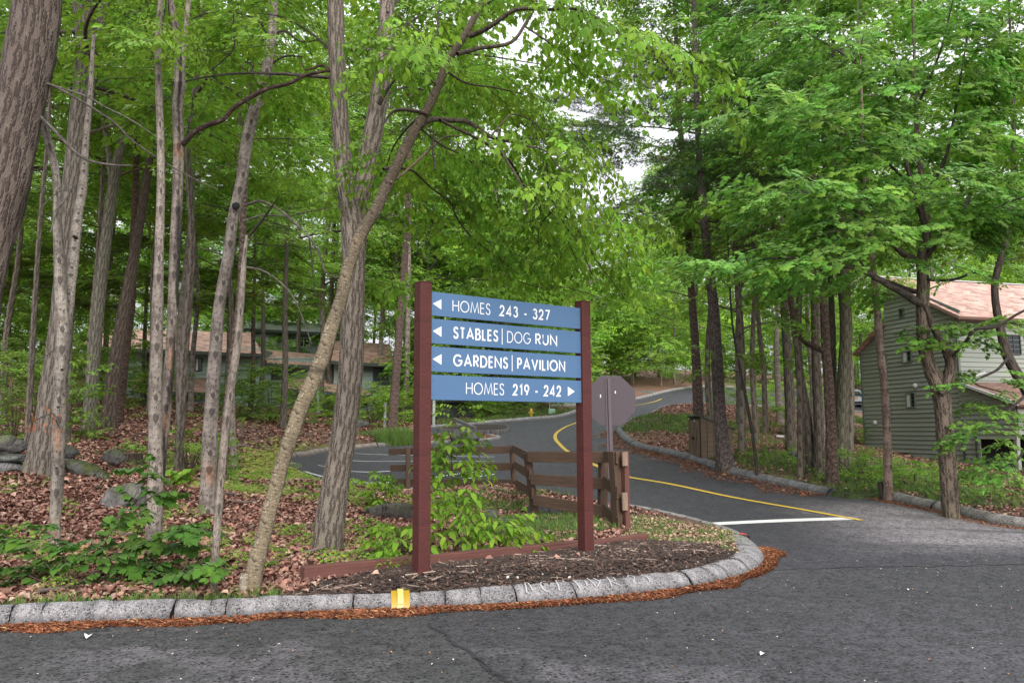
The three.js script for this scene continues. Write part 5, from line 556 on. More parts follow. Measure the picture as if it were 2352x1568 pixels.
// the leaning tree whose crown hangs over the sign
{
  const out = []; let RR = RNG(404);
  const o = bigTree('leaning birch barked tree crossing the double trunk, its crown arching over the sign', [[573, 1368, 44], [583, 1310, 40], [600, 1250, 35], [625, 1150, 33], [655, 1040, 33], [690, 940, 34], [720, 870, 35], [740, 820, 35], [765, 740, 31], [785, 680, 29], [800, 610, 29], [832, 532, 28], [864, 480, 27], [891, 420, 26], [916, 370, 25], [949, 305, 24], [984, 245, 21], [1009, 190, 20], [1029, 140, 18], [1059, 95, 17], [1084, 50, 16], [1106, 0, 14]], 6.9, { mat: 'smooth', seed: 37, up: 3, limbs: 0, flare: 0.18, rings: 150, dEnd: 7.3, uvr: 0.2, name: 'leaning_tree', custom: (x, y, z, len) => { const k = sstep(2.3, 3.9, y), g = 0.7 + 0.6 * vn(x * 7, y * 6), kn = Math.exp(-(((y - 1.98) / 0.035) ** 2)); return [lerp(0.66, 0.33, k) * g * (1 - 0.7 * kn), lerp(0.62, 0.29, k) * g * (1 - 0.7 * kn), lerp(0.53, 0.25, k) * g * (1 - 0.7 * kn)]; },
    extra: (t) => { const dk = { mat: 'smooth', tint: [0.28, 0.25, 0.23] }, lv = (from, step = 0.085, off = 0.34, size = 0.62) => ({ out, R: RR, from, step, off, size, hang: -0.45 });
      { const p = W(560, 1345, 6.85), q = W(562, 1316, 6.85); p.y -= 0.2; mesh('stub', tube([p, W(561, 1330, 6.85), q], [0.045, 0.042, 0.036], { seg: 10, rings: 6, seed: 6 }), bark.smooth, t); }
      limb(t, [[966, 290, 13], [985, 276, 13], [1004, 274, 13], [1040, 276, 12], [1074, 280, 12], [1129, 315, 10], [1209, 335, 8], [1259, 380, 7], [1284, 475, 6], [1329, 530, 5], [1372, 600, 3], [1425, 670, 2]], 7.2, { ...dk, dEnd: 8.6, leaves: lv(0.3) });
      limb(t, [[1010, 276, 8], [1030, 286, 8], [1109, 325, 7], [1174, 375, 7], [1209, 435, 6], [1259, 480, 5], [1300, 545, 3], [1330, 610, 2]], 7.2, { ...dk, dEnd: 9.0, leaves: lv(0.3) }); limb(t, [[1150, 345, 6], [1180, 395, 5], [1204, 438, 3], [1210, 490, 2]], 7.0, { ...dk, leaves: lv(0.3) });
      limb(t, [[1125, 315, 5], [1160, 275, 4], [1183, 262, 4], [1225, 280, 3], [1250, 310, 2]], 7.1, { ...dk, dEnd: 7.6, leaves: lv(0.2) });
      limb(t, [[1050, 124, 12], [1080, 116, 11], [1104, 110, 10], [1174, 97, 9], [1209, 50, 7], [1229, 15, 5], [1240, -60, 3]], 7.2, { ...dk, dEnd: 7.8, leaves: lv(0.25) });
      limb(t, [[1078, 82, 14], [1105, 72, 13], [1134, 55, 12], [1184, 22, 10], [1259, 22, 8], [1319, 20, 7], [1369, 40, 6], [1434, 85, 5], [1509, 125, 3], [1560, 190, 2]], 7.25, { ...dk, dEnd: 6.6, leaves: lv(0.35) });
      limb(t, [[1205, 60, 5], [1250, 90, 5], [1290, 120, 4], [1320, 150, 3], [1350, 185, 2]], 7.5, { ...dk, leaves: lv(0.2) });
      limb(t, [[985, 262, 9], [970, 258, 9], [914, 252, 8], [895, 262, 6], [884, 282, 5]], 7.15, dk); limb(t, [[1004, 150, 5], [1005, 90, 5], [1006, 40, 5], [1012, -20, 3]], 7.3, { ...dk, leaves: lv(0.2) });
      limb(t, [[880, 388, 8], [899, 384, 8], [930, 388, 7], [954, 396, 6], [989, 430, 5], [1034, 465, 5], [1049, 500, 4], [1084, 545, 4], [1154, 600, 3], [1190, 630, 2]], 7.1, { ...dk, dEnd: 9.4, leaves: lv(0.25, 0.1) });
      limb(t, [[895, 420, 7], [930, 395, 7], [990, 340, 6], [1020, 315, 5], [1060, 312, 3]], 7.1, { mat: 'smooth', tint: [0.6, 0.5, 0.4], dEnd: 8, leaves: lv(0.5) }); limb(t, [[1000, 390, 6], [994, 340, 5], [996, 298, 4]], 7.4, dk);
      limb(t, [[1284, 470, 4], [1240, 520, 3], [1235, 580, 3], [1215, 620, 2]], 8.2, { ...dk, dEnd: 9.2, leaves: lv(0.1) }); limb(t, [[1256, 375, 5], [1262, 440, 4], [1300, 520, 4], [1330, 560, 3], [1360, 630, 2]], 7.2, { ...dk, dEnd: 8.6, leaves: lv(0.2) }); limb(t, [[1209, 335, 5], [1250, 345, 4], [1290, 390, 4], [1340, 430, 3], [1385, 500, 2]], 6.9, { ...dk, dEnd: 7.2, leaves: lv(0.1) });
      limb(t, [[1154, 605, 3], [1130, 640, 2], [1060, 640, 2], [1000, 640, 2], [930, 640, 1]], 9.2, { ...dk, dEnd: 9.8, leaves: lv(0, 0.11, 0.3, 0.55) }); limb(t, [[1190, 645, 3], [1240, 660, 2], [1300, 660, 2], [1400, 690, 1]], 9.2, { ...dk, dEnd: 8.8, leaves: lv(0, 0.1, 0.3, 0.55) });
      limb(t, [[1055, 110, 6], [1000, 95, 5], [945, 60, 4], [900, 20, 3]], 7.3, { ...dk, dEnd: 8.2, leaves: lv(0.1) }); limb(t, [[975, 255, 6], [930, 300, 5], [900, 345, 4], [880, 420, 2]], 7.2, { ...dk, dEnd: 8.4, leaves: lv(0.2) }); limb(t, [[1020, 160, 6], [1070, 190, 5], [1130, 200, 4], [1200, 215, 3]], 7.2, { ...dk, dEnd: 8.0, leaves: lv(0.15) }); limb(t, [[960, 290, 5], [1010, 330, 5], [1080, 370, 4], [1130, 440, 3], [1150, 500, 2]], 7.2, { ...dk, dEnd: 8.6, leaves: lv(0.15) }); limb(t, [[1100, 20, 6], [1150, -10, 5], [1220, -30, 4], [1290, -20, 3]], 7.3, { ...dk, dEnd: 6.6, leaves: lv(0.1) });
      limb(t, [[1106, 0, 10], [1140, -120, 7], [1150, -260, 4]], 7.3, { ...dk, leaves: lv(0.2) }); limb(t, [[1004, 196, 5], [960, 160, 4], [915, 120, 3], [880, 110, 2]], 7.2, { ...dk, dEnd: 6.6, leaves: lv(0.2, 0.14) });
    } });
  crown(o, 'crown', 'beech', out, 71, { bright: 1.0, warm: 0.05 });
}
bigTree('big furrowed double trunk forking into two tall stems left of the sign', [[745, 1290, 70], [765, 1139, 62], [782, 1039, 58], [797, 939, 56], [806, 840, 56], [811, 700, 54], [812, 600, 54], [812, 520, 62], [796, 440, 44], [786, 340, 42], [776, 200, 41], [770, 0, 40]], 8.6, { tint: [1.0, 0.93, 0.86], seed: 41, up: 8, limbs: 9, R: 3.4, crownFrom: 0.72, rings: 140, flare: 0.18, lump: 0.045, extra: (o, pl, R) => { const [pts, rad] = traced([[812, 560, 34], [826, 470, 42], [848, 350, 47], [866, 250, 44], [880, 150, 40], [889, 0, 35]], 8.6, 8, 8.9); mesh('fork_stem', tube(pts, rad, { seg: 20, rings: 70, seed: 42, tint: plainTint([1.1, 1.0, 0.95], null, 0), lump: 0.045 }), bark.furrow, o); limb(o, [[870, 240, 10], [900, 190, 8], [950, 150, 6], [985, 145, 4]], 8.6, { tint: [0.5, 0.45, 0.4], dEnd: 8.2, leaves: { out: pl, R, from: 0.4, step: 0.25, off: 0.4, size: 0.7 } }); const lf = (step) => ({ out: pl, R, from: 0.2, step, off: 0.5, size: 0.75 }); limb(o, [[884, 120, 8], [930, 60, 6], [990, 20, 4], [1050, -20, 3]], 8.8, { tint: [0.5, 0.45, 0.4], dEnd: 11, leaves: lf(0.1) }); limb(o, [[889, 30, 8], [950, -30, 6], [1050, -50, 4], [1150, -40, 3]], 8.8, { tint: [0.5, 0.45, 0.4], dEnd: 11.5, leaves: lf(0.1) }); limb(o, [[868, 230, 7], [930, 200, 5], [1000, 205, 4], [1090, 150, 3], [1170, 160, 2]], 8.8, { tint: [0.5, 0.45, 0.4], dEnd: 12, leaves: lf(0.1) }); limb(o, [[772, 130, 8], [720, 80, 6], [650, 40, 4], [590, 30, 2]], 8.6, { tint: [0.5, 0.45, 0.4], dEnd: 10, leaves: lf(0.14) }); limb(o, [[757, 162, 9], [740, 150, 7], [700, 160, 4], [690, 130, 2]], 8.6, { tint: [0.6, 0.4, 0.3] }); } });
bigTree('reddish straight trunk rising behind the left post of the sign', [[900, 975, 22], [908, 880, 20], [915, 790, 18], [921, 700, 17], [928, 620, 16], [934, 520, 14], [938, 400, 11], [942, 280, 8]], 33, { mat: 'flaky', tint: [1.0, 0.85, 0.78], seed: 43, up: 5, R: 3.4, kind: 'hemlock', crownFrom: 0.5, limbs: 12, size: 1.2 });
bigTree('second grey trunk half hidden behind the sign post', [[930, 960, 14], [934, 860, 13], [936, 760, 13], [938, 640, 11], [940, 500, 9]], 45, { mat: 'mottle', tint: [0.8, 0.72, 0.66], seed: 44, up: 6, R: 3.5, crownFrom: 0.5, limbs: 10, size: 1.3 });

// ---------------------------------------------------------------- and right of it
bigTree('ringed pine trunk with flared foot in front of the brown shed', [[1668, 1072, 37], [1658, 1000, 30], [1653, 936, 28], [1645, 786, 26], [1636, 671, 23], [1624, 575, 19], [1614, 470, 17], [1606, 350, 15], [1600, 200, 13], [1596, 60, 10]], 19.4, { mat: 'flaky', tint: [0.8, 0.78, 0.8], seed: 51, up: 6, kind: 'pine', R: 3.6, crownFrom: 0.4, limbs: 22, size: 1.0, step: 0.16, flare: 0.5, lump: 0.05 });
bigTree('brown pine trunk rising behind the brown shed', [[1606, 1010, 24], [1604, 936, 24], [1597, 786, 19], [1590, 686, 17], [1584, 560, 16], [1572, 400, 14], [1560, 250, 12], [1552, 60, 9]], 24, { mat: 'flaky', tint: [0.75, 0.65, 0.62], seed: 52, up: 5, kind: 'pine', R: 4, crownFrom: 0.42, limbs: 20, size: 1.1, step: 0.17 });
bigTree('thin dark leaning sapling trunk between the shed pine and the trunk group', [[1741, 1084, 8], [1732, 1020, 7], [1718, 936, 7], [1698, 836, 6], [1683, 746, 5], [1676, 640, 4], [1672, 540, 3]], 18.5, { tint: [0.3, 0.28, 0.27], seed: 53, up: 0, kind: 'far', R: 1.7, crownFrom: 0.45, limbs: 8, size: 0.8, rings: 30 });
bigTree('leftmost slim trunk of the close group of trunks at the right verge', [[1840, 1106, 17], [1840, 1000, 16], [1839, 900, 16], [1836, 830, 17], [1824, 740, 15], [1812, 640, 12], [1800, 520, 9], [1790, 380, 6]], 18.3, { mat: 'furrow', tint: [0.8, 0.72, 0.66], seed: 54, up: 3, R: 2.8, crownFrom: 0.55, limbs: 9, kind: 'maple' });
bigTree('trunk leaning left out of the close group at the right verge', [[1868, 1104, 26], [1860, 1020, 22], [1848, 920, 20], [1838, 860, 18], [1834, 800, 17], [1836, 700, 14], [1846, 580, 10], [1850, 420, 7]], 18.8, { tint: [0.72, 0.65, 0.6], seed: 55, up: 3, R: 2.8, crownFrom: 0.55, limbs: 9, kind: 'maple' });
bigTree('straight grey brown trunk in the middle of the close group at the right verge', [[1884, 1106, 28], [1882, 1000, 23], [1880, 936, 22], [1875, 836, 20], [1872, 700, 17], [1866, 560, 14], [1860, 380, 11], [1856, 180, 8]], 18.6, { tint: [0.8, 0.72, 0.66], seed: 56, up: 4, R: 3.2, crownFrom: 0.55, limbs: 11, kind: 'maple' });
bigTree('foremost knobbly trunk of the close group, a crooked stem forking off to the left', [[1912, 1132, 27], [1911, 1040, 26], [1908, 960, 24], [1904, 880, 22], [1898, 800, 20], [1893, 700, 18], [1888, 600, 15], [1876, 500, 12], [1868, 380, 9]], 17.6, { mat: 'flaky', tint: [0.85, 0.7, 0.62], seed: 57, up: 3, R: 3, crownFrom: 0.6, limbs: 9, kind: 'maple', lump: 0.09, extra: (o, pl, R) => limb(o, [[1895, 808, 15], [1876, 798, 15], [1850, 784, 14], [1832, 760, 13], [1820, 720, 12], [1812, 650, 11], [1798, 590, 9], [1780, 540, 7], [1770, 430, 4]], 17.6, { mat: 'flaky', tint: [0.75, 0.6, 0.52], leaves: { out: pl, R, from: 0.6 } }) });
bigTree('thick mossy double trunk at the right end of the close group', [[1930, 1082, 34], [1934, 980, 30], [1938, 886, 29], [1944, 760, 28], [1938, 640, 27], [1932, 550, 24], [1926, 420, 18], [1920, 250, 12]], 19.8, { tint: [0.75, 0.76, 0.6], seed: 58, up: 5, R: 3.6, crownFrom: 0.55, limbs: 11, kind: 'maple', extra: (o, pl, R) => limb(o, [[1918, 1080, 18], [1916, 960, 17], [1914, 860, 16], [1912, 740, 15], [1906, 600, 13], [1898, 460, 9], [1890, 300, 6]], 20.2, { name: 'stem', tint: [0.6, 0.58, 0.5], leaves: { out: pl, R, from: 0.7 } }) });
bigTree('slim mottled trunk with an orange wound before the left corner of the sage house', [[2040, 1134, 20], [2039, 1036, 18], [2035, 936, 18], [2029, 860, 17], [2023, 811, 17], [2018, 740, 16], [2013, 686, 15], [2005, 600, 13], [1996, 500, 11], [1986, 380, 9], [1980, 220, 6]], 15.6, { mat: 'mottle', tint: [0.75, 0.58, 0.52], seed: 59, up: 3, R: 2.6, crownFrom: 0.6, limbs: 9, kind: 'maple', custom: scarred([0.75, 0.58, 0.52], [[0.45, 0.14], [1.55, 0.05]], 0.3) });
{
  const lv = []; const RR = RNG(777);
  const o = bigTree('front maple forked like a wishbone by the right kerb, before the sage house', [[2184, 1176, 39], [2180, 1100, 36], [2175, 1036, 37], [2168, 960, 37], [2163, 910, 39], [2152, 876, 36], [2138, 846, 31], [2128, 810, 29], [2123, 786, 28], [2120, 711, 28], [2122, 640, 27], [2118, 596, 25], [2130, 540, 20], [2124, 450, 15], [2112, 360, 12], [2104, 240, 9], [2100, 100, 6]], 13.8, { tint: [0.78, 0.66, 0.58], seed: 61, up: 2.5, limbs: 0, kind: 'maple', flare: 0.15, rings: 110, name: 'maple_tree', extra: (t) => {
    const dk = { tint: [0.5, 0.45, 0.42] }, L = (from, step = 0.062, off = 0.5, size = 0.74) => ({ out: lv, R: RR, from, step, off, size, hang: -0.3 });
    limb(t, [[2158, 905, 26], [2172, 888, 27], [2182, 860, 26], [2185, 831, 24], [2172, 800, 20], [2152, 766, 16], [2138, 735, 13], [2126, 700, 12]], 13.7, { name: 'fork_stem', tint: [0.72, 0.6, 0.54] });
    limb(t, [[2184, 835, 10], [2200, 805, 9], [2218, 786, 8], [2240, 758, 8], [2288, 750, 8], [2340, 720, 6], [2400, 690, 4]], 13.7, { ...dk, dEnd: 12.8, leaves: L(0.5, 0.16, 0.35, 0.6) });
    limb(t, [[2119, 700, 20], [2102, 690, 19], [2075, 672, 18], [2043, 655, 16], [2010, 636, 14], [1993, 626, 13], [1950, 612, 10], [1893, 611, 8], [1850, 600, 7], [1818, 591, 6], [1733, 596, 4], [1670, 600, 2]], 13.8, { ...dk, dEnd: 12.2, leaves: L(0.55) });
    limb(t, [[2118, 672, 14], [2085, 665, 12], [2050, 650, 10], [2020, 640, 8], [1985, 612, 6], [1960, 570, 4]], 13.8, { ...dk, dEnd: 14.8, leaves: L(0.5) });
    limb(t, [[2112, 600, 18], [2095, 592, 16], [2078, 585, 14], [2055, 560, 12], [2030, 520, 10], [2000, 470, 7], [1975, 400, 5], [1955, 320, 3]], 13.8, { ...dk, dEnd: 13, leaves: L(0.25) });
    limb(t, [[2126, 590, 16], [2140, 572, 15], [2168, 540, 13], [2198, 505, 11], [2230, 450, 8], [2260, 380, 6], [2280, 280, 4]], 13.8, { ...dk, dEnd: 13.2, leaves: L(0.25) });
    limb(t, [[2130, 540, 12], [2095, 420, 10], [2070, 330, 8], [2050, 240, 6], [2030, 120, 4]], 13.8, { ...dk, dEnd: 13.4, leaves: L(0.2) }); limb(t, [[2126, 450, 10], [2170, 370, 8], [2190, 280, 6], [2210, 160, 4], [2230, 40, 3]], 13.8, { ...dk, dEnd: 13.2, leaves: L(0.15) });
    limb(t, [[2120, 640, 8], [2160, 644, 7], [2200, 640, 6], [2240, 625, 5], [2290, 640, 3]], 13.8, { ...dk, dEnd: 12.6, leaves: L(0.3, 0.16, 0.35, 0.6) }); limb(t, [[2090, 420, 8], [2010, 350, 6], [1930, 300, 5], [1850, 260, 4], [1780, 240, 2]], 13.6, { ...dk, dEnd: 12.4, leaves: L(0.15) }); limb(t, [[2035, 525, 8], [1960, 480, 7], [1890, 450, 5], [1820, 440, 4], [1760, 460, 2]], 13.4, { ...dk, dEnd: 12.2, leaves: L(0.15) }); limb(t, [[2060, 560, 6], [2000, 540, 5], [1930, 530, 4], [1860, 545, 3]], 13.4, { ...dk, dEnd: 12.4, leaves: L(0.2) });
    limb(t, [[2050, 240, 6], [1970, 150, 5], [1880, 90, 4], [1800, 60, 2]], 13.4, { ...dk, dEnd: 12.4, leaves: L(0.1) }); limb(t, [[2110, 240, 7], [2160, 120, 5], [2190, 0, 3]], 13.6, { ...dk, dEnd: 12.6, leaves: L(0.1) }); limb(t, [[2198, 505, 7], [2260, 490, 6], [2330, 460, 4], [2390, 440, 2]], 13.4, { ...dk, dEnd: 12.4, leaves: L(0.1) });
  } });
  crown(o, 'crown', 'maple', lv, 62, { bright: 1.0 });
}
bigTree('dark crooked trunk at the right edge in front of the sage house', [[2440, 1190, 26], [2400, 1000, 24], [2360, 900, 24], [2338, 861, 24], [2313, 811, 22], [2296, 740, 18], [2286, 680, 16], [2288, 640, 15], [2308, 565, 14], [2322, 470, 12], [2330, 340, 10], [2326, 180, 7], [2320, 40, 5]], 14.6, { tint: [0.5, 0.42, 0.38], seed: 63, up: 2, R: 2.8, crownFrom: 0.5, limbs: 12, kind: 'maple', step: 0.13, size: 0.85, extra: (o, pl, R) => { limb(o, [[2300, 745, 8], [2250, 755, 7], [2210, 770, 5], [2180, 760, 3]], 14.5, { tint: [0.4, 0.36, 0.34], dEnd: 13.6, leaves: { out: pl, R, from: 0.1, step: 0.1, off: 0.4, size: 0.7 } }); limb(o, [[2318, 820, 7], [2290, 850, 6], [2240, 880, 4], [2300, 900, 3]], 14.4, { tint: [0.4, 0.36, 0.34], dEnd: 13.4, leaves: { out: pl, R, from: 0.2, step: 0.12, off: 0.45, size: 0.6 } }); limb(o, [[2360, 905, 8], [2320, 940, 6], [2280, 975, 4], [2250, 990, 3]], 14.4, { tint: [0.4, 0.36, 0.34], dEnd: 13.2, leaves: { out: pl, R, from: 0.1, step: 0.1, off: 0.4, size: 0.6 } }); limb(o, [[2380, 980, 8], [2350, 1040, 6], [2310, 1080, 4], [2270, 1050, 2]], 14.4, { tint: [0.4, 0.36, 0.34], dEnd: 13.2, leaves: { out: pl, R, from: 0.1, step: 0.13, off: 0.4, size: 0.6 } }); } });
// ---------------------------------------------------------------- the woods: trees that nothing tells apart share a label and a group
{
  const R = RNG(2024), spots = []; // x pixel, depth, height, crown foot, crown radius, kind, brightness, trunk px
  const put = (n, x0, x1, d0, d1, h0, h1, hb0, hb1, cr, kind, bright, label, group, size = 1.15, mat = 'furrow', r = 0.15) => { for (let i = 0; i < n; i++) { let x, d, tries = 0; do { x = lerp(x0, x1, (i + R()) / n); d = lerp(d0, d1, R()); tries++; } while (tries < 40 && (() => { const p = W(x, 990, d); return sdf(p.x, p.z) < 0.9 || spots.some((s) => Math.hypot(s.x - p.x, s.z - p.z) < 1.3) || (p.x > 17.5 && p.x < 32 && p.z > -42 && p.z < -29); })()); const p = onG(x, d); spots.push(p); const seed = 100 + spots.length, t = 0.65 + 0.4 * R(); forestTree(thing('woodland_tree', label, 'tree', V(0, 0, 0), 0, group), p, { h: lerp(h0, h1, R()), hb: lerp(hb0, hb1, R()), R: cr * (0.8 + 0.4 * R()), kind, bright: bright * (0.88 + 0.24 * R()), seed, r: r * (0.7 + 0.7 * R()), mat: R() < 0.3 ? 'mottle' : mat, tint: [t, t * 0.93, t * 0.87], lean: 0.05 * R(), size, step: 0.2 + 0.03 * (size - 1), warm: 0.06 * (R() - 0.3) }); } };
  put(5, -260, 640, 13, 18, 12, 15, 6.5, 8, 2.8, 'broad', 1.1, 'slender leafy tree among the trunks on the near left slope', 'slender trees on the near left slope', 0.9, 'furrow', 0.09);
  put(10, -420, 700, 20, 31, 14, 18, 5.5, 7.5, 3.2, 'far', 1.1, 'tall leafy tree standing on the brown leaf slope at left', 'tall trees on the left slope', 1.15, 'furrow', 0.11);
  put(8, -300, 600, 27, 37, 11, 15, 3.8, 5.2, 2.3, 'hemlock', 1.2, 'dark feathery hemlock standing among the left trees', 'hemlocks among the left trees', 1.2, 'flaky', 0.1);
  put(9, -500, 640, 33, 46, 15, 19, 5.8, 7.5, 3.6, 'far', 1.2, 'leafy tree near the green houses at left', 'trees near the green houses', 1.3, 'furrow', 0.11);
  put(20, -500, 1180, 62, 84, 18, 24, 4, 8, 4.6, 'far', 1.25, 'tall tree rising behind the row of green houses', 'trees behind the green houses', 1.8, 'furrow', 0.2);
  put(12, 640, 1190, 47, 60, 22, 28, 6.5, 9, 4.4, 'far', 1.2, 'very tall tree between the houses and the hydrant bank', 'very tall trees by the houses', 1.5, 'furrow', 0.18);
  put(8, 960, 1220, 47, 60, 11, 14, 3.5, 5, 3.0, 'far', 1.2, 'leafy tree on the bank behind the yellow hydrant', 'trees behind the hydrant', 1.4);
  put(11, 1180, 1560, 66, 86, 11, 15, 3.5, 5.5, 3.8, 'far', 1.25, 'tree on the hill above the bend of the road', 'trees above the bend of the road', 1.6);
  put(8, 1620, 1960, 22, 33, 13, 18, 5.5, 7, 3.2, 'far', 1.05, 'leafy tree on the slope behind the trunk group at right', 'trees on the right slope', 1.15, 'furrow', 0.12);
  put(4, 2420, 2750, 17, 26, 12, 16, 5, 6.5, 3.2, 'far', 1.05, 'leafy tree beyond the right edge of the verge', 'trees beyond the right edge', 1.15, 'furrow', 0.12);
  put(4, 1600, 1960, 36, 45, 11, 14, 4.5, 5.5, 2.8, 'far', 1.15, 'lower leafy tree in the middle of the right slope', 'lower trees on the right slope', 1.2);
  put(28, 1500, 2600, 66, 104, 18, 24, 3.5, 6.5, 4.4, 'far', 1.3, 'tall tree beyond the upper parking road at right', 'trees beyond the upper road', 1.8, 'furrow', 0.18);
  const low = (n, x0, x1, d0, d1, h0, h1, cr, bright, label, group, size, kind = 'far') => put(n, x0, x1, d0, d1, h0, h1, 0.7, 1.6, cr, kind, bright, label, group, size, 'mottle', 0.05);
  low(9, -400, 270, 30, 45, 4, 7, 1.9, 1.2, 'young leafy understorey tree at the top of the left slope', 'young trees on the left slope', 1.0); low(20, -500, 900, 58, 68, 8, 12, 3.4, 1.3, 'young bushy tree behind the green houses', 'young trees behind the green houses', 1.5);
  low(11, 960, 1260, 46, 60, 3.5, 6, 2.2, 1.25, 'young bushy tree on the bank behind the hydrant', 'young trees on the hydrant bank', 1.2); low(12, 1180, 1560, 62, 80, 4, 8, 3, 1.25, 'young bushy tree above the bend of the road', 'young trees above the bend', 1.5);
  low(22, 1500, 2500, 70, 104, 5, 9, 3.2, 1.35, 'young bushy tree beyond the upper road', 'young trees beyond the upper road', 1.6);
  put(4, 2130, 2600, 44, 58, 17, 20, 5, 7, 4.2, 'far', 1.0, 'tall tree behind the sage green house', 'trees behind the sage house', 1.5);
}

// ---------------------------------------------------------------- shrubs and saplings
const leafSet = (ws) => ws.map((w, i) => { const o = { pos: [], col: [], idx: [] }; addLeaf(o, V(0, 0, 0), V(1, -0.05 * i, 0).normalize(), V(0, 1, 0.25 * (i - 1.5)), 1, w, [1, 1, 1], 'broad'); return geo(o.pos, o.idx); }), leafGeo = leafSet([0.8, 0.72, 0.86, 0.76]), leafNarrow = leafSet([0.44, 0.4, 0.48, 0.42]);
const leafTint = (c) => [0.85, 1, 1.18].map((k, i) => new THREE.MeshPhysicalMaterial({ color: lin(c[0] * k * (1 + 0.1 * i), c[1] * k, c[2] * k), roughness: 0.88, transmission: 0.4, thickness: 0, ior: 1.4, specularIntensity: 0.4, clearcoat: 0.08, clearcoatRoughness: 0.45, side: THREE.DoubleSide }));
const shrubGreen = leafTint([0.07, 0.175, 0.025]), freshGreen = leafTint([0.19, 0.37, 0.035]), QX = V(1, 0, 0);
function leafMesh(o, p, dir, roll, len, mats, R, set = leafGeo) { const m = mesh('leaf', set[Math.floor(R() * 4)], mats[Math.floor(R() * 3)], o); m.position.copy(p); const up = V((R() - 0.5) * roll, 1, (R() - 0.5) * roll), side = dir.clone().cross(up).normalize(), u2 = side.clone().cross(dir).normalize(); m.quaternion.setFromRotationMatrix(M4.makeBasis(dir, u2, side)); m.scale.setScalar(len); return m; }
const stemTint = () => [0.35, 0.32, 0.28];
function leafyShrub(label, branches, d, { leaf = 0.088, mats = shrubGreen, seed = 1, step = 0.042, name = 'shrub', group, dense = 0.13 } = {}) {
  const fill = [];
  const o = thing(name, label, 'shrub', V(0, 0, 0), 0, group), R = RNG(seed);
  branches.forEach((b, bi) => { const dd = d + (R() - 0.5) * 0.5, pts = b.map(([x, y], i) => W(x, y, lerp(d, dd, i / (b.length - 1)))); if (bi === 0 || b[0][1] > 1300) pts[0].y = groundY(pts[0].x, pts[0].z) - 0.03; mesh('stem', tube(pts, pts.map((_, i) => 0.008 * (1 - 0.75 * i / (pts.length - 1))), { seg: 5, rings: 14, tint: stemTint }), bark.smooth, o);
    const c = new THREE.CatmullRomCurve3(pts, false, 'centripetal'), L = c.getLength(), n = Math.round(L * 0.75 / step);
    for (let i = 0; i <= n; i++) for (const s of [-1, 1]) { const t = Math.min(1, 0.25 + 0.75 * (i + (s > 0 ? 0.4 : 0)) / n), p = c.getPoint(t), g = c.getTangent(t), flat = Math.hypot(g.x, g.z) > 0.45, a0 = flat ? Math.atan2(g.z, g.x) + s * (0.7 + 0.7 * R()) : i * 2.4 + s * 1.57, dir = V(Math.cos(a0), 0.1, Math.sin(a0)); dir.y -= 0.1 + 0.35 * R(); dir.normalize(); if (R() < dense) fill.push([p.x, p.y - 0.02, p.z, a0 + (R() - 0.5), -0.1 * R(), 0.2 + 0.12 * R()]); leafMesh(o, p.add(V((R() - 0.5) * 0.03, (R() - 0.5) * 0.04, (R() - 0.5) * 0.05)), dir, 0.7, leaf * (0.7 + 0.6 * R()), mats, R); } });
  if (fill.length) crown(o, 'foliage', 'round', fill, seed, { bright: 0.75 });
  return o;
}
leafyShrub('round leaved shrub spreading to the left edge behind the front kerb', [[[140, 1365], [110, 1300], [60, 1262], [5, 1228], [-45, 1215]], [[140, 1365], [150, 1290], [120, 1232], [60, 1205]], [[145, 1365], [190, 1290], [215, 1235], [248, 1185]], [[140, 1366], [90, 1332], [30, 1312], [-30, 1300]], [[145, 1366], [200, 1325], [250, 1290], [300, 1268]], [[138, 1366], [70, 1345], [10, 1345]]], 6.95, { seed: 5 });
leafyShrub('round leaved shrub with one tall shoot before the close pair of pale trunks', [[[250, 1362], [290, 1280], [328, 1180], [336, 1110], [345, 1045]], [[250, 1362], [232, 1285], [255, 1215], [285, 1172]], [[290, 1290], [340, 1242], [400, 1215], [442, 1205]], [[262, 1340], [330, 1288], [380, 1252], [428, 1238]], [[328, 1185], [300, 1140], [272, 1120]], [[332, 1150], [370, 1130], [392, 1128]]], 7.2, { seed: 6 });
leafyShrub('low round leaved shrub reaching right along the kerb to the thin leaning stem', [[[300, 1368], [360, 1332], [420, 1318], [470, 1302], [508, 1288]], [[300, 1368], [380, 1345], [440, 1338]], [[380, 1330], [430, 1300], [480, 1290]], [[300, 1368], [260, 1340], [215, 1335]], [[330, 1352], [345, 1310], [385, 1290]]], 6.95, { seed: 7 });
leafyShrub('small plant with five broad leaves beside the pale trunk pair', [[[395, 1112], [400, 1095], [395, 1082], [384, 1080]], [[395, 1112], [412, 1092], [436, 1078]], [[395, 1112], [420, 1100], [430, 1098]]], 11.5, { seed: 8, leaf: 0.13, name: 'plant', mats: freshGreen, dense: 0 });
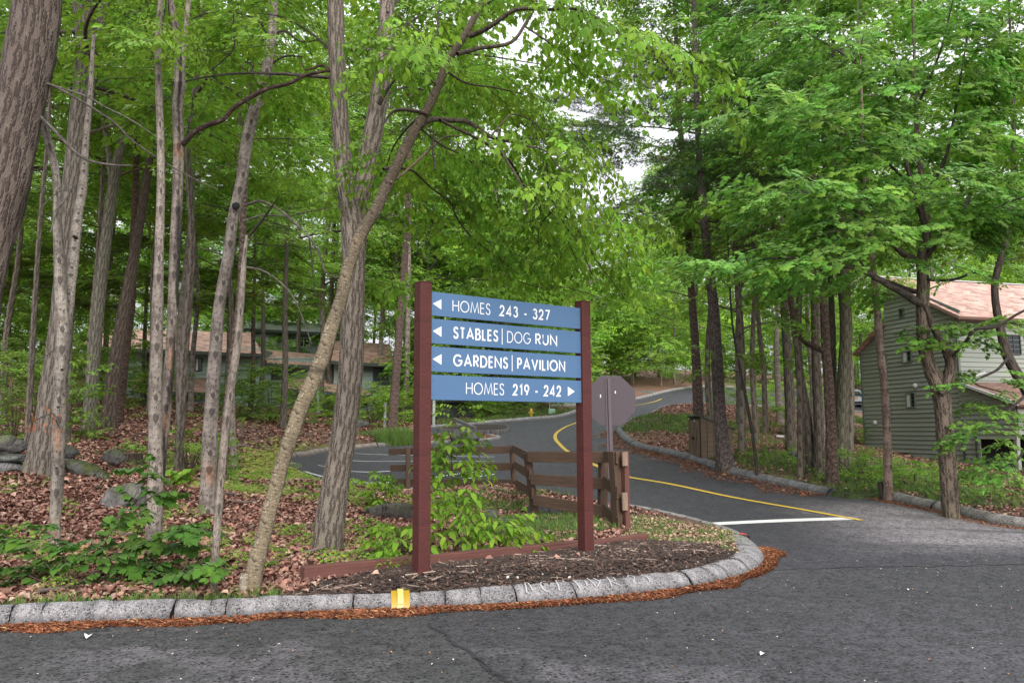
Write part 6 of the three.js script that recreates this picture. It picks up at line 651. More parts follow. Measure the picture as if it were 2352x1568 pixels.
function compound(label, base, top, d, { n = 22, wide = 0.5, seed = 1, lf = 0.13, name = 'sapling', pairs = 3, mats = freshGreen, full = 0 } = {}) {
  const o = thing(name, label, 'sapling'), R = RNG(seed), a = W(base[0], base[1], d), b = W(top[0], top[1], d); a.y = groundY(a.x, a.z) - 0.03; const pts = [a, a.clone().lerp(b, 0.35).add(V(0.02, 0, 0.02)), a.clone().lerp(b, 0.7).add(V(-0.02, 0, 0)), b]; mesh('stem', tube(pts, [0.012, 0.01, 0.007, 0.003], { seg: 6, rings: 16, tint: stemTint }), bark.smooth, o);
  const c = new THREE.CatmullRomCurve3(pts);
  for (let i = 0; i < n; i++) { const t = 0.12 + 0.88 * i / n, p = c.getPoint(t), az = i * 2.4 + R() * 0.7, L = wide * (0.55 + 0.45 * Math.sin(Math.PI * (0.15 + 0.85 * (1 - t)))) * (0.75 + 0.45 * R()), rise = lerp(0.15, 0.75, t), st = [p]; let q = p.clone(), dir = V(Math.cos(az), rise, Math.sin(az)).normalize(); for (let k = 0; k < 4; k++) { q = q.clone().addScaledVector(dir, L / 4); st.push(q); dir.y -= 0.22; dir.normalize(); }
    mesh('leaf_stalk', tube(st, [0.003, 0.0028, 0.0024, 0.002, 0.001], { seg: 4, rings: 5, tint: () => [0.4, 0.5, 0.2] }), bark.smooth, o); const sc = new THREE.CatmullRomCurve3(st);
    for (let k = 0; k < pairs; k++) for (const s of [-1, 1]) { const u = 0.42 + 0.5 * k / pairs, g = sc.getTangent(u), ld = V(g.x, g.y * 0.3 - 0.28 - 0.2 * R(), g.z).normalize().applyAxisAngle(V(0, 1, 0), s * (0.9 + 0.3 * R())); leafMesh(o, sc.getPoint(u), ld, 0.6, lf * (0.75 + 0.5 * R()), mats, R, leafNarrow); } const g = sc.getTangent(1); g.y -= 0.35; leafMesh(o, q, g.normalize(), 0.5, lf * 1.1, mats, R, leafNarrow); }
  if (full) { const pl = []; for (let i = 0; i < full; i++) { const t = R(), p = c.getPoint(0.08 + 0.85 * t), az = R() * 6.28, q = wide * 0.45 * R() * (1.15 - 0.8 * t); pl.push([p.x + Math.cos(az) * q, p.y + (R() - 0.3) * 0.1, p.z + Math.sin(az) * q, az, lerp(-0.15, 0.3, t), lf * 2.6 * (0.75 + 0.5 * R())]); } crown(o, 'foliage', 'pinnate', pl, seed); }
  return o;
}
compound('bright green sapling with drooping leaflets between the two red sign posts', [1052, 1292], [1038, 1008], 8.9, { n: 54, wide: 0.42, seed: 11, lf: 0.125, pairs: 2, full: 26 });
compound('low bright leafy plant right of the sapling behind the timber edging', [1140, 1285], [1150, 1205], 9.1, { n: 20, wide: 0.45, seed: 12, full: 20, lf: 0.14, name: 'plant' });
compound('leafy plant half hidden left of the left red sign post', [925, 1300], [928, 1222], 8.3, { n: 18, wide: 0.36, seed: 13, full: 16, lf: 0.14, name: 'plant' });
compound('small light green sapling on the mossy bank left of the sign', [868, 1160], [860, 1092], 12.6, { n: 13, wide: 0.42, seed: 14, full: 22, lf: 0.12 });
compound('slender sapling growing beside the boulder behind the fence', [1062, 1010], [1055, 935], 30.5, { n: 10, wide: 1.3, seed: 15, lf: 0.24, pairs: 4 });
compound('light green seedling on the bare bank before the sage house', [2128, 1105], [2122, 1068], 20, { n: 8, wide: 0.6, seed: 16, lf: 0.16 });
// bushes: stems and a mass of small leaves
function bush(label, px, d, h, w, { kind = 'broad', n = 60, size = 0.5, seed = 1, bright = 1, group, warm = 0 } = {}) {
  const p = onG(px, d), o = thing('bush', label, 'bush', V(0, 0, 0), 0, group), R = RNG(seed), places = [], stems = [];
  for (let i = 0; i < 7; i++) { const az = i * 0.9 + R(), e = V(p.x + Math.cos(az) * w * 0.35 * R(), p.y + h * (0.5 + 0.4 * R()), p.z + Math.sin(az) * w * 0.35 * R()); stems.push(tube([V(p.x, p.y - 0.1, p.z), p.clone().lerp(e, 0.5).add(V(0.04, 0, 0.03)), e], [0.02, 0.014, 0.004], { seg: 4, rings: 5, tint: stemTint })); }
  for (let i = 0; i < n; i++) { const az = R() * 6.28, r = Math.sqrt(R()), y = R(), rr = r * w / 2 * Math.sqrt(Math.max(0.05, 1 - (y - 0.35) ** 2 * 2)); places.push([p.x + Math.cos(az) * rr, p.y + 0.1 + y * h, p.z + Math.sin(az) * rr, az, 0.1 + (R() - 0.5) * 0.6, size * (0.7 + 0.6 * R())]); }
  mesh('stems', mergeGeometries(stems), bark.smooth, o).userData.kind = 'stuff'; crown(o, 'foliage', kind, places, seed, { bright, warm }); return o;
}
bush('broad leaved evergreen bush at the left edge behind the boulders', 30, 17, 1.9, 3.2, { n: 130, size: 0.6, seed: 2, bright: 0.85 }); bush('evergreen bush between the furrowed oak and the left boulders', 75, 22, 2.2, 3.2, { n: 120, size: 0.7, seed: 3, bright: 0.8 }); bush('dark bush behind the lichen grey trunk on the slope', 180, 27, 2.4, 3, { n: 110, size: 0.75, seed: 4, bright: 0.8 });
bush('green bush between the dark leaning trunk and the pale pair', 325, 30, 1.9, 3, { n: 110, size: 0.7, seed: 5 }); bush('large light green bush behind the leaning birch, before the green house', 620, 33, 2.2, 3.6, { n: 170, size: 0.75, seed: 6, bright: 1.05, kind: 'far' }); bush('smaller bush right beside the large light green bush', 575, 31, 1.5, 2.2, { n: 80, size: 0.65, seed: 7, kind: 'far' });
bush('low leafy bush on the leaf slope right of the pale pair', 430, 15, 0.8, 1.5, { n: 70, size: 0.42, seed: 8 }); bush('pale green yew bush in front of the porch behind the double trunk', 850, 40, 1.7, 3.4, { n: 140, size: 0.75, seed: 9, bright: 1.15, warm: 0.1, kind: 'far' }); bush('yellow green shrub beside the reddish trunk behind the sign', 940, 43, 1.8, 3, { n: 120, size: 0.75, seed: 10, bright: 1.15, warm: 0.1, kind: 'far' });
bush('green bush under the porch post behind the leaning birch', 760, 44, 1.3, 2.4, { n: 80, size: 0.7, seed: 21, kind: 'far' }); bush('round bush on the bank at the right of the orange hydrant bank', 1185, 45, 1.0, 1.8, { n: 70, size: 0.55, seed: 11, bright: 0.85 }); bush('leafy bush left of the yellow hydrant on the bank', 1140, 45.5, 1.2, 2.4, { n: 90, size: 0.6, seed: 12, bright: 0.95 }); bush('wild bush on the bank beneath the sign boards', 1090, 49, 2, 3, { n: 120, size: 0.8, seed: 13, kind: 'far' }); bush('tall shrub by the grey utility cabinet', 1240, 51, 2.6, 3, { n: 130, size: 0.85, seed: 14, kind: 'far' });
bush('leafy weeds at the foot of the close trunk group', 1965, 18.5, 0.55, 1.6, { n: 80, size: 0.36, seed: 15 }); bush('green weeds right of the slim mottled trunk', 2080, 17, 0.4, 1.8, { n: 70, size: 0.32, seed: 16 }); bush('low bush beside the back corner of the sage house', 1960, 41, 1.2, 2, { n: 70, size: 0.6, seed: 17, kind: 'far' }); bush('light green bush on the right slope behind the thin dark sapling', 1770, 34, 1.0, 1.8, { n: 70, size: 0.55, seed: 18, kind: 'far' }); bush('wide bush before the upper road, left of the parked car', 1830, 57, 1.8, 5, { n: 130, size: 0.95, seed: 19, kind: 'far' }); bush('bush before the upper road above the shed', 1700, 50, 1.4, 3, { n: 80, size: 0.8, seed: 20, kind: 'far' });
{ // twig of withered leaves on the pale knotted trunk; dark leaves hanging into the top of the picture
  const t = thing('withered_twig', 'twig of withered orange leaves sticking out left from the pale knotted trunk', 'twig'), R = RNG(9), g = []; limb(t, [[124, 950, 4], [100, 955, 3], [75, 970, 2], [48, 990, 1]], 8.2, paleBranch); limb(t, [[124, 950, 3], [140, 985, 2], [150, 1010, 1]], 8.1, paleBranch);
  const om = [[0.2, 0.07, 0.032], [0.25, 0.12, 0.06], [0.17, 0.06, 0.03]].map((c) => std({ color: lin(...c), roughness: 0.9, side: THREE.DoubleSide })); for (let i = 0; i < 46; i++) { const p = W(lerp(45, 155, R()), lerp(930, 992, R()), 8.0 + R() * 0.4); leafMesh(t, p, V(R() - 0.5, -0.9, R() - 0.5).normalize(), 2, 0.035 + 0.03 * R(), om, R, leafNarrow); }
  const h = thing('hanging_twig', 'dark leafy twig hanging in at the top edge above the pale pair', 'twig'), pl = []; const pts = limb(h, [[375, -160, 8], [385, -60, 6], [380, 10, 4], [372, 60, 2]], 4.6, { tint: [0.4, 0.36, 0.33] }); for (const [x, y] of [[350, 5], [372, 45], [395, 20], [405, 60], [340, 50], [420, 5], [365, 85]]) { const p = W(x, y, 4.6 + (R() - 0.5) * 0.3); pl.push([p.x, p.y, p.z, R() * 6, -0.7, 0.3]); } crown(h, 'leaves', 'broad', pl, 4, { bright: 0.9 });
}
// ---------------------------------------------------------------- rocks
const rockMat = std({ map: concTex, bumpMap: concBump, bumpScale: 0.02, roughness: 0.95, vertexColors: true });
function rock(label, px, py, d, w, h, dp, { seed = 1, moss = 0.6, turn = 0, tilt = 0, c = [0.4, 0.39, 0.37], name = 'rock', rough = 0.35, group } = {}) {
  const g = new THREE.IcosahedronGeometry(1, 5), p = g.attributes.position, col = [], uv = [], v = V(0, 0, 0);
  for (let i = 0; i < p.count; i++) { v.fromBufferAttribute(p, i); const n = v.clone(); let k = 1 + rough * ((vn(v.x * 1.6 + 7, v.y * 1.6 + v.z * 1.3, 0, seed) - 0.5) * 1.4 + (vn(v.x * 4 + v.z * 2, v.y * 4 - v.z, 0, seed + 1) - 0.5) * 0.5 + (fbm(v.x * 9 + v.z * 4, v.y * 9 + v.z * 5, 0, 2, seed + 2) - 0.5) * 0.25); for (let q = 0; q < 6; q++) { const a = V(hash(q, seed) - 0.5, hash(q, seed, 1) - 0.35, hash(q, seed, 2) - 0.5).normalize(), e = v.dot(a) * k - 0.72; if (e > 0) k -= e * 0.75; } p.setXYZ(i, v.x * k * w / 2, v.y * k * h / 2, v.z * k * dp / 2); const m = moss * sstep(0.1, 0.75, n.y + (fbm(v.x * 3 + v.z, v.y * 3 + v.z * 2, 0, 3, seed + 5) - 0.5) * 1.7), s = 0.75 + 0.5 * fbm(v.x * 2, v.y * 2 + v.z * 2, 0, 3, seed + 8); col.push(...mix3(c.map((q) => q * s * 0.55), [0.12, 0.155, 0.03], m)); uv.push(v.x * w, v.y * h + v.z * dp); }
  g.setAttribute('color', new THREE.Float32BufferAttribute(col, 3)); g.setAttribute('uv', new THREE.Float32BufferAttribute(uv, 2)); g.computeVertexNormals(); const q = W(px, py, d), o = mesh(name, g, rockMat); o.position.set(q.x, q.y, q.z); o.rotation.set(0, turn, tilt, 'YXZ'); return tag(o, label, 'rock', group);
}
rock('mossy top stone of the boulder heap at the left edge', 18, 1022, 12.2, 0.56, 0.36, 0.5, { seed: 3, moss: 0.8 }); rock('grey middle slab of the boulder heap at the left edge', 14, 1052, 12.1, 0.62, 0.14, 0.5, { seed: 4, moss: 0.35, c: [0.5, 0.54, 0.5] }); rock('pale lowest stone of the boulder heap at the left edge', 16, 1075, 12.1, 0.58, 0.26, 0.5, { seed: 5, moss: 0.05, c: [0.6, 0.6, 0.58] });
rock('long mossy rock lying like a log right of the furrowed oak', 203, 1086, 12.4, 0.92, 0.34, 0.4, { seed: 6, moss: 0.95, tilt: -0.42 }); rock('mossy stone below the long mossy rock', 222, 1134, 11.4, 0.46, 0.3, 0.4, { seed: 7, moss: 0.5, c: [0.34, 0.33, 0.27] }); rock('large grey boulder behind the foot of the pale pair', 292, 1160, 10.6, 0.62, 0.52, 0.5, { seed: 8, moss: 0.45, c: [0.45, 0.42, 0.4] }); rock('small stone by the upper end of the long mossy rock', 155, 1040, 13.3, 0.3, 0.25, 0.3, { seed: 9, moss: 0.4 }); rock('half buried mossy stone above the boulder', 258, 1048, 13.5, 0.36, 0.26, 0.3, { seed: 10, moss: 0.7 });
rock('dark layered ledge of rock left of the sign in the hollow', 905, 1182, 12.0, 0.85, 0.4, 0.6, { seed: 11, moss: 0.25, c: [0.22, 0.2, 0.18], rough: 0.45 }); rock('round grey stone in the hollow behind the sapling', 1160, 1206, 11.4, 0.3, 0.22, 0.3, { seed: 12, moss: 0.1 }); rock('small grey stone above the round stone in the hollow', 1125, 1180, 12.4, 0.22, 0.16, 0.2, { seed: 13, moss: 0.1 }); rock('big sunken slab of dark stone beneath the slanting fence', 1275, 1172, 13.6, 1.1, 0.3, 0.9, { seed: 14, moss: 0.05, c: [0.2, 0.19, 0.2], rough: 0.15 });
rock('mossy boulder behind the fence beside the slender sapling', 1064, 1004, 31, 1.05, 0.62, 0.8, { seed: 15, moss: 0.6 }); rock('small mossy boulder by the leaf slope path', 893, 1166, 12.8, 0.3, 0.2, 0.3, { seed: 16, moss: 0.8 }); rock('pale flat stone on the right slope behind the thin sapling', 1795, 1005, 31, 1.0, 0.3, 0.7, { seed: 17, moss: 0.2, c: [0.5, 0.46, 0.36] }); rock('tan stone among leaves on the right slope', 1815, 988, 33, 0.9, 0.5, 0.7, { seed: 18, moss: 0.3, c: [0.48, 0.38, 0.24] }); rock('stone beside the leftmost trunk of the close group', 1826, 1042, 22, 0.35, 0.2, 0.3, { seed: 19, moss: 0.4 });
rock('pale stone on the grassy bend inside the right kerb', 1535, 962, 40, 0.35, 0.2, 0.3, { seed: 20, moss: 0, c: [0.55, 0.52, 0.48] }); rock('dark stone on the grass inside the right kerb', 1540, 986, 36, 0.5, 0.3, 0.3, { seed: 22, moss: 0.1 }); rock('grey boulder above the far kerb of the climbing road', 1487, 905, 62, 1.4, 0.7, 0.8, { seed: 23, moss: 0.1, c: [0.5, 0.5, 0.48] }); rock('stone by the tall grass clump near the parking lot', 823, 973, 38, 0.9, 0.5, 0.6, { seed: 24, moss: 0.3 }); rock('stone beneath the porch bush near the reddish trunk', 920, 990, 36, 0.8, 0.4, 0.5, { seed: 25, moss: 0.2 });
{ const s = thing('tree_stump', 'old cut stump on the leaf slope above the boulder', 'stump', V(0, 0, 0)), p = W(297, 1046, 14.8); p.y = groundY(p.x, p.z); mesh('stump_body', tube([p.clone().add(V(0, -0.1, 0)), p.clone().add(V(0, 0.08, 0)), p.clone().add(V(0, 0.22, 0))], [0.24, 0.21, 0.2], { seg: 18, rings: 8, flare: 0.3, tint: () => [0.4, 0.32, 0.28] }), bark.furrow, s); mesh('cut_face', new THREE.CircleGeometry(0.19, 18).rotateX(-Math.PI / 2).translate(p.x, p.y + 0.224, p.z), std({ color: lin(0.2, 0.14, 0.1), map: woodTex, roughness: 0.95 }), s); }
{ const p = W(2026, 1131, 15.7); p.y = groundY(p.x, p.z); const s = thing('short_post', 'short dark rotten post beside the slim mottled trunk', 'post', p); mesh('post_body', tube([V(0, -0.2, 0), V(0, 0.2, 0), V(-0.02, 0.42, 0)], [0.06, 0.055, 0.05], { seg: 10, rings: 8, tint: () => [0.25, 0.22, 0.2] }), bark.furrow, s); }
// ---------------------------------------------------------------- things along the road
{ // hydrant
  const p = onG(1220, 43), yel = std({ color: lin(0.6, 0.4, 0.05), map: rep(paintTex, 2), roughness: 0.5 }), o = thing('fire_hydrant', 'yellow fire hydrant on the bank beyond the bend', 'hydrant', p, 0.3), k = (W(1220, 937, 43).y - p.y) / 0.8; o.scale.setScalar(k);
  mesh('barrel', new THREE.LatheGeometry([[0, -0.1], [0.15, -0.1], [0.15, 0.06], [0.1, 0.08], [0.1, 0.14], [0.14, 0.15], [0.14, 0.19], [0.105, 0.2], [0.105, 0.52], [0.15, 0.53], [0.15, 0.57], [0.11, 0.58]].map(([x, y]) => new THREE.Vector2(x, y)), 20), yel, o); mesh('bonnet', new THREE.LatheGeometry([[0.13, 0.57], [0.125, 0.63], [0.09, 0.7], [0.04, 0.735], [0.035, 0.8], [0, 0.8]].map(([x, y]) => new THREE.Vector2(x, y)), 20), yel, o);
  for (const [a, r] of [[0, 0.065], [Math.PI / 2, 0.05], [-Math.PI / 2, 0.05]]) { const n = mesh('nozzle', new THREE.CylinderGeometry(r, r, 0.11, 12).rotateX(Math.PI / 2).translate(0, 0.42, 0.14), yel, o); n.rotation.y = a; const c = mesh('nozzle_cap', new THREE.CylinderGeometry(r * 1.25, r * 1.25, 0.05, 8).rotateX(Math.PI / 2).translate(0, 0.42, 0.21), yel, n); }
}
{ // utility cabinet and pedestal
  const d = 53, a = W(1263, 945, d), b = W(1330, 922, d), g = std({ color: lin(0.36, 0.42, 0.36), map: rep(paintTex, 1), roughness: 0.6 }), o = thing('utility_cabinet', 'pale green utility cabinet standing above the bend behind the right sign post', 'cabinet', V((a.x + b.x) / 2, a.y, -d)), w = b.x - a.x, h = b.y - a.y + 0.5; mesh('cabinet_body', bevelBox(w, h, 1.2, 0.03).translate(0, h / 2, -0.6), g, o); for (const s of [-1, 1]) { const dr = mesh('door', bevelBox(w / 2 - 0.04, h - 0.12, 0.03, 0.01).translate(s * w / 4, h / 2, 0.012), g, o); mesh('handle', bevelBox(0.04, 0.16, 0.03, 0.008).translate(s * 0.08, h / 2, 0.04), alu, dr); } mesh('plinth', bevelBox(w + 0.2, 1.1, 1.4, 0.02).translate(0, -0.55, -0.6), std({ color: lin(0.06, 0.058, 0.06), roughness: 0.95 }), o);
  const p = onG(1267.5, 47), q = thing('utility_pedestal', 'small mint green cable pedestal with white rod beside the hydrant kerb', 'utility box', p), mint = std({ color: lin(0.3, 0.5, 0.36), roughness: 0.55 }); mesh('pedestal_body', bevelBox(0.42, 0.34, 0.36, 0.06).translate(0, 0.17, 0), mint, q); for (let i = 0; i < 3; i++) mesh('rib', bevelBox(0.43, 0.02, 0.37, 0.008).translate(0, 0.08 + i * 0.08, 0), mint, q); mesh('marker_rod', bar(V(-0.1, 0, -0.2), V(-0.12, 1.2, -0.2), 0.03, 0.03, 0.01), alu, q);
}
for (const [px, d, y, l] of [[883.5, 39, 925, 'grey steel post with stuck on numbers by the yew bush'], [996, 40.5, 919, 'grey steel post with stuck on numbers beneath the sign boards']]) { const p = onG(px, d), h = W(px, y, d).y - p.y, o = thing('number_post', l, 'post', p), st = std({ color: lin(0.3, 0.32, 0.31), roughness: 0.5 }); mesh('channel', mergeGeometries([bevelBox(0.14, h, 0.03).translate(0, h / 2, 0), bevelBox(0.03, h, 0.07).translate(0, h / 2, -0.04)]), st, o); const [ln] = strokeText('2', 0.16), [l2] = strokeText('4', 0.16); for (const [k, L] of [[0, ln], [1, ln], [2, l2]]) mesh('number', strokeMesh(L.map((q) => q.map(([x, yy]) => [x * 0.13 - 0.04, yy * 0.14])), 0.022, (x, yy) => [x, h - 0.35 - k * 0.19 + yy, 0.018]), whiteVinyl, o); }
{ const o = thing('sloped_rail', 'weathered grey hand rail sloping down beside the boulder behind the fence', 'rail'), m = std({ color: lin(0.2, 0.21, 0.22), map: woodTex, roughness: 0.9 }); mesh('handrail', bar(W(1044, 963, 35), W(1092, 984, 33), 0.09, 0.14), m, o); for (const [x, y, d] of [[1047, 966, 34.9], [1086, 982, 33.2]]) { const a = W(x, y, d), b = a.clone(); b.y = groundY(a.x, a.z) - 0.1; mesh('rail_post', bar(b, a, 0.09, 0.09), m, o); } }
{ // island in the parking lot
  const pts = smooth([[1172, 987], [1160, 994], [1120, 996], [1050, 994], [1005, 990], [1040, 985], [1110, 981], [1160, 982], [1172, 987]].map(([x, y]) => RP(x, y)), 0.25), c = pts.reduce((a, p) => a.add(p), V(0, 0, 0)).multiplyScalar(1 / pts.length), pos = [], col = [], uv = [], idx = []; for (const [k, y] of [[1, -0.05], [1, 0.14], [0.96, 0.16], [0.9, 0.14], [0.5, 0.22], [0, 0.24]]) for (const p of pts) { const x = lerp(c.x, p.x, k), z = lerp(c.z, p.z, k); pos.push(x, B(x, z) + y, z); uv.push(x, z); col.push(...(k > 0.92 ? [0.3, 0.29, 0.29] : [0.09, 0.065, 0.055])); } const n = pts.length; for (let j = 0; j < 5; j++) for (let i = 0; i < n - 1; i++) { const a = j * n + i; idx.push(a, a + 1, a + n, a + 1, a + n + 1, a + n); } groundMat.side = THREE.DoubleSide; struct('parking_island', geo(pos, idx, { uv, color: col }), groundMat);
}
for (const [x0, y0, x1, y1, d, r, l] of [[154, 927, 176, 926, 24, 0.045, 'short white plastic pipe lying on the slope behind the knotted trunk'], [1957, 1003, 1988, 1000, 36, 0.1, 'white drain pipe end lying by the corner of the sage house'], [1785, 1008, 1803, 1012, 30.5, 0.06, 'pale weathered plank end on the right slope']]) { const a = W(x0, y0, d), b = W(x1, y1, d - 0.2), o = thing('pipe', l, 'pipe'), t = new THREE.CatmullRomCurve3([a, b]); for (const p of [a, b]) p.y = groundY(p.x, p.z) + r; const k = std({ color: lin(0.7, 0.7, 0.68), roughness: 0.6, side: THREE.DoubleSide }); mesh('pipe_wall', new THREE.TubeGeometry(t, 4, r, 14), k, o); mesh('pipe_bore', new THREE.TubeGeometry(t, 4, r * 0.8, 14), darkIn, o); }
{ // storage shed by the right kerb
  const c = W(1611, 1058, 20.7); c.y = groundY(c.x, c.z); const o = thing('storage_shed', 'small brown double door storage shed with slanted roof by the right kerb', 'shed', c, 0.06); o.updateMatrixWorld(); const hF = W(1611, 957, 20.7).y - c.y, D = 0.95, L = 0.84, hB = hF * 0.72, y0 = 0.06, brown2 = std({ color: lin(0.07, 0.052, 0.04), map: woodTex, roughness: 0.85 });
  // x runs back along the boarded side, the doors face left
  const side = new THREE.Shape(); side.moveTo(0, y0); side.lineTo(L, y0); side.lineTo(L, hB); side.lineTo(0, hF); side.closePath(); mesh('shed_body', boxUV(new THREE.ExtrudeGeometry(side, { depth: D - 0.04, bevelEnabled: false })).translate(0, 0, -D + 0.02), brown2, o);
  for (let i = 0; i < 5; i++) { const a = i * L / 5 + 0.006, b = (i + 1) * L / 5 - 0.006, sh = new THREE.Shape(); sh.moveTo(a, y0); sh.lineTo(b, y0); sh.lineTo(b, lerp(hF, hB, b / L)); sh.lineTo(a, lerp(hF, hB, a / L)); sh.closePath(); mesh('board', boxUV(new THREE.ExtrudeGeometry(sh, { depth: 0.02, bevelEnabled: false })), brownPaint, o); }
  for (const s of [0, 1]) { const w = D / 2 - 0.05, z = -D / 2 + (s ? 1 : -1) * (w / 2 + 0.012), dr = mesh('door', bevelBox(0.03, hF - 0.2, w, 0.006).translate(-0.018, hF / 2 + 0.02, z), brownPaint, o); for (const t of [-1, 1]) mesh('door_batten', bevelBox(0.02, hF - 0.22, 0.05, 0.004).translate(-0.042, hF / 2 + 0.02, z + t * (w / 2 - 0.03)), brownPaint, dr); mesh('brace', bar(V(-0.042, 0.2, z - 0.12 * (s ? 1 : -1)), V(-0.042, hF - 0.25, z + 0.1 * (s ? 1 : -1)), 0.05, 0.02, 0.004, V(1, 0, 0)), brownPaint, dr); mesh('latch', bevelBox(0.03, 0.09, 0.03, 0.005).translate(-0.06, hF * 0.52, -D / 2 + (s ? 1 : -1) * 0.04), darkIn, dr); }
  mesh('notice', bevelBox(0.006, 0.06, 0.05, 0.002).translate(-0.045, hF - 0.1, -D / 2 + 0.1), whitePaint, o); slab([V(-0.06, hF + 0.05, 0.05), V(-0.06, hF + 0.05, -D - 0.05), V(L + 0.06, hB + 0.02, -D - 0.05), V(L + 0.06, hB + 0.02, 0.05)], 0.035, 'roof', trimDark, o); mesh('skid', bevelBox(L, 0.1, 0.08).translate(L / 2, 0.02, -0.08), trimDark, o); mesh('skid', bevelBox(L, 0.1, 0.08).translate(L / 2, 0.02, -D + 0.1), trimDark, o);
}
{ // the car's tail beyond the trunks
  const d = 72.5, p = W(1967, 941, d); p.y = B(p.x, p.z); const o = thing('parked_car', 'white and silver blue car parked tail on beyond the upper road', 'car', p, 0.12), white = std({ color: lin(0.5, 0.56, 0.68), roughness: 0.25, metalness: 0.2 }), black = std({ color: lin(0.02, 0.02, 0.022), roughness: 0.5 }), k = 0.96; o.scale.setScalar(k);
  const sh = new THREE.Shape(); sh.moveTo(-0.05, 0.3); sh.lineTo(-0.06, 0.62); sh.quadraticCurveTo(0.0, 0.95, 0.08, 1.02); sh.quadraticCurveTo(0.3, 1.5, 0.5, 1.58); sh.quadraticCurveTo(1.4, 1.68, 2.1, 1.56); sh.lineTo(2.95, 1.06); sh.quadraticCurveTo(4.2, 0.98, 4.4, 0.75); sh.lineTo(4.42, 0.3); sh.closePath();
  const g = new THREE.ExtrudeGeometry(sh, { depth: 1.66, bevelEnabled: true, bevelSize: 0.06, bevelThickness: 0.07, bevelSegments: 3 }).translate(0, 0, -0.83), q = g.attributes.position; for (let i = 0; i < q.count; i++) if (q.getY(i) > 0.95) q.setZ(i, q.getZ(i) * (1 - (q.getY(i) - 0.95) * 0.28)); g.rotateY(Math.PI / 2); g.computeVertexNormals(); mesh('body', g, white, o);
  mesh('rear_window', geo([-0.66, 1.08, 0.03, 0.66, 1.08, 0.03, 0.54, 1.5, -0.3, -0.54, 1.5, -0.3].map((v, i) => i % 3 === 2 ? v + 0.05 : v), [0, 1, 2, 0, 2, 3]), glassMat, o); mesh('bumper', bevelBox(1.72, 0.26, 0.2, 0.06).translate(0, 0.4, 0.06), black, o); mesh('number_plate', bevelBox(0.36, 0.18, 0.02).translate(0, 0.84, 0.12), std({ color: lin(0.75, 0.3, 0.04), roughness: 0.5 }), o); for (const s of [-1, 1]) { mesh('tail_light', bevelBox(0.28, 0.18, 0.08, 0.03).translate(s * 0.72, 0.95, 0.02), std({ color: lin(0.35, 0.03, 0.03), roughness: 0.3 }), o); for (const z of [-0.8, -3.5]) { const w = mesh('wheel', new THREE.CylinderGeometry(0.34, 0.34, 0.22, 20).rotateZ(Math.PI / 2).translate(s * 0.8, 0.34, z), black, o); mesh('rim', new THREE.CylinderGeometry(0.2, 0.2, 0.24, 12).rotateZ(Math.PI / 2).translate(s * 0.8, 0.34, z), alu, w); } mesh('roof_rail', bar(V(s * 0.6, 1.7, -0.5), V(s * 0.6, 1.7, -2), 0.04, 0.04, 0.01), alu, o); }
}

// ---------------------------------------------------------------- what lies and grows on the ground, uncountable
function scatter(name, g, mat, n, seed, pick, kind = 'stuff') { // pick(R) gives [x, y, z, yaw, tiltX, tiltZ, size, rgb] or nothing
  const R = RNG(seed), M = [], C = []; let tries = 0; while (M.length < n && tries < n * 6) { tries++; const q = pick(R); if (!q) continue; E4.set(q[4], q[3], q[5], 'YXZ'); M.push(new THREE.Matrix4().compose(V(q[0], q[1], q[2]), new THREE.Quaternion().setFromEuler(E4), V(q[6], q[6], q[6]))); C.push(q[7]); }
  const o = shade(new THREE.InstancedMesh(g, mat, M.length)), c = new THREE.Color(); M.forEach((m, i) => { o.setMatrixAt(i, m); o.setColorAt(i, c.setRGB(...C[i])); }); o.name = name; o.userData.kind = kind; scene.add(o); return o;
}
const tuft = (n, h, seed) => { const R = RNG(seed), pos = [], idx = []; for (let i = 0; i < n; i++) { const a = R() * 6.28, r = R() * 0.05, x = Math.cos(a) * r, z = Math.sin(a) * r, b = a + (R() - 0.5) * 2, l = h * (0.5 + 0.7 * R()), k = pos.length / 3, w = 0.004, cx = -Math.sin(b) * w, cz = Math.cos(b) * w, lx = Math.cos(b) * l * 0.3, lz = Math.sin(b) * l * 0.3; pos.push(x - cx, 0, z - cz, x + cx, 0, z + cz, x + lx * 0.5 - cx, l * 0.6, z + lz * 0.5 - cz, x + lx * 0.5 + cx, l * 0.6, z + lz * 0.5 + cz, x + lx * 1.6, l, z + lz * 1.6); idx.push(k, k + 1, k + 3, k, k + 3, k + 2, k + 2, k + 3, k + 4); } return geo(pos, idx); };
const grassMat = new THREE.MeshPhysicalMaterial({ color: 0xffffff, roughness: 0.9, transmission: 0.3, thickness: 0, side: THREE.DoubleSide });
const grassTone = (R) => { const g = 0.7 + 0.6 * R(), y = R() * 0.05; return [(0.08 + y) * g, (0.17 + y * 0.6) * g, 0.024 * g]; };
const flake = (w, l, curl) => geo([0, 0, 0, l * 0.5, curl, 0, l, 0.3 * curl, 0, l * 0.45, curl * 2.2, w / 2, l * 0.45, curl * 1.8, -w / 2, l * 0.8, curl * 1.6, w * 0.3, l * 0.75, curl * 1.2, -w * 0.35], [0, 3, 1, 0, 1, 4, 1, 3, 5, 1, 5, 2, 1, 2, 6, 1, 6, 4]);
const dryMat = std({ color: 0xffffff, roughness: 0.85, side: THREE.DoubleSide });
const polar = (R, r0, r1, a0 = -48, a1 = 48) => { const r = lerp(r0, r1, R()), a = lerp(a0, a1, R()) * Math.PI / 180; return [Math.sin(a) * r, -Math.cos(a) * r, r]; };
const dry = (R) => { const k = R(); const c = k < 0.5 ? [0.3, 0.15, 0.11] : k < 0.82 ? [0.17, 0.08, 0.06] : [0.42, 0.27, 0.2], g = 0.6 + 0.8 * R(); return c.map((v) => v * g); };
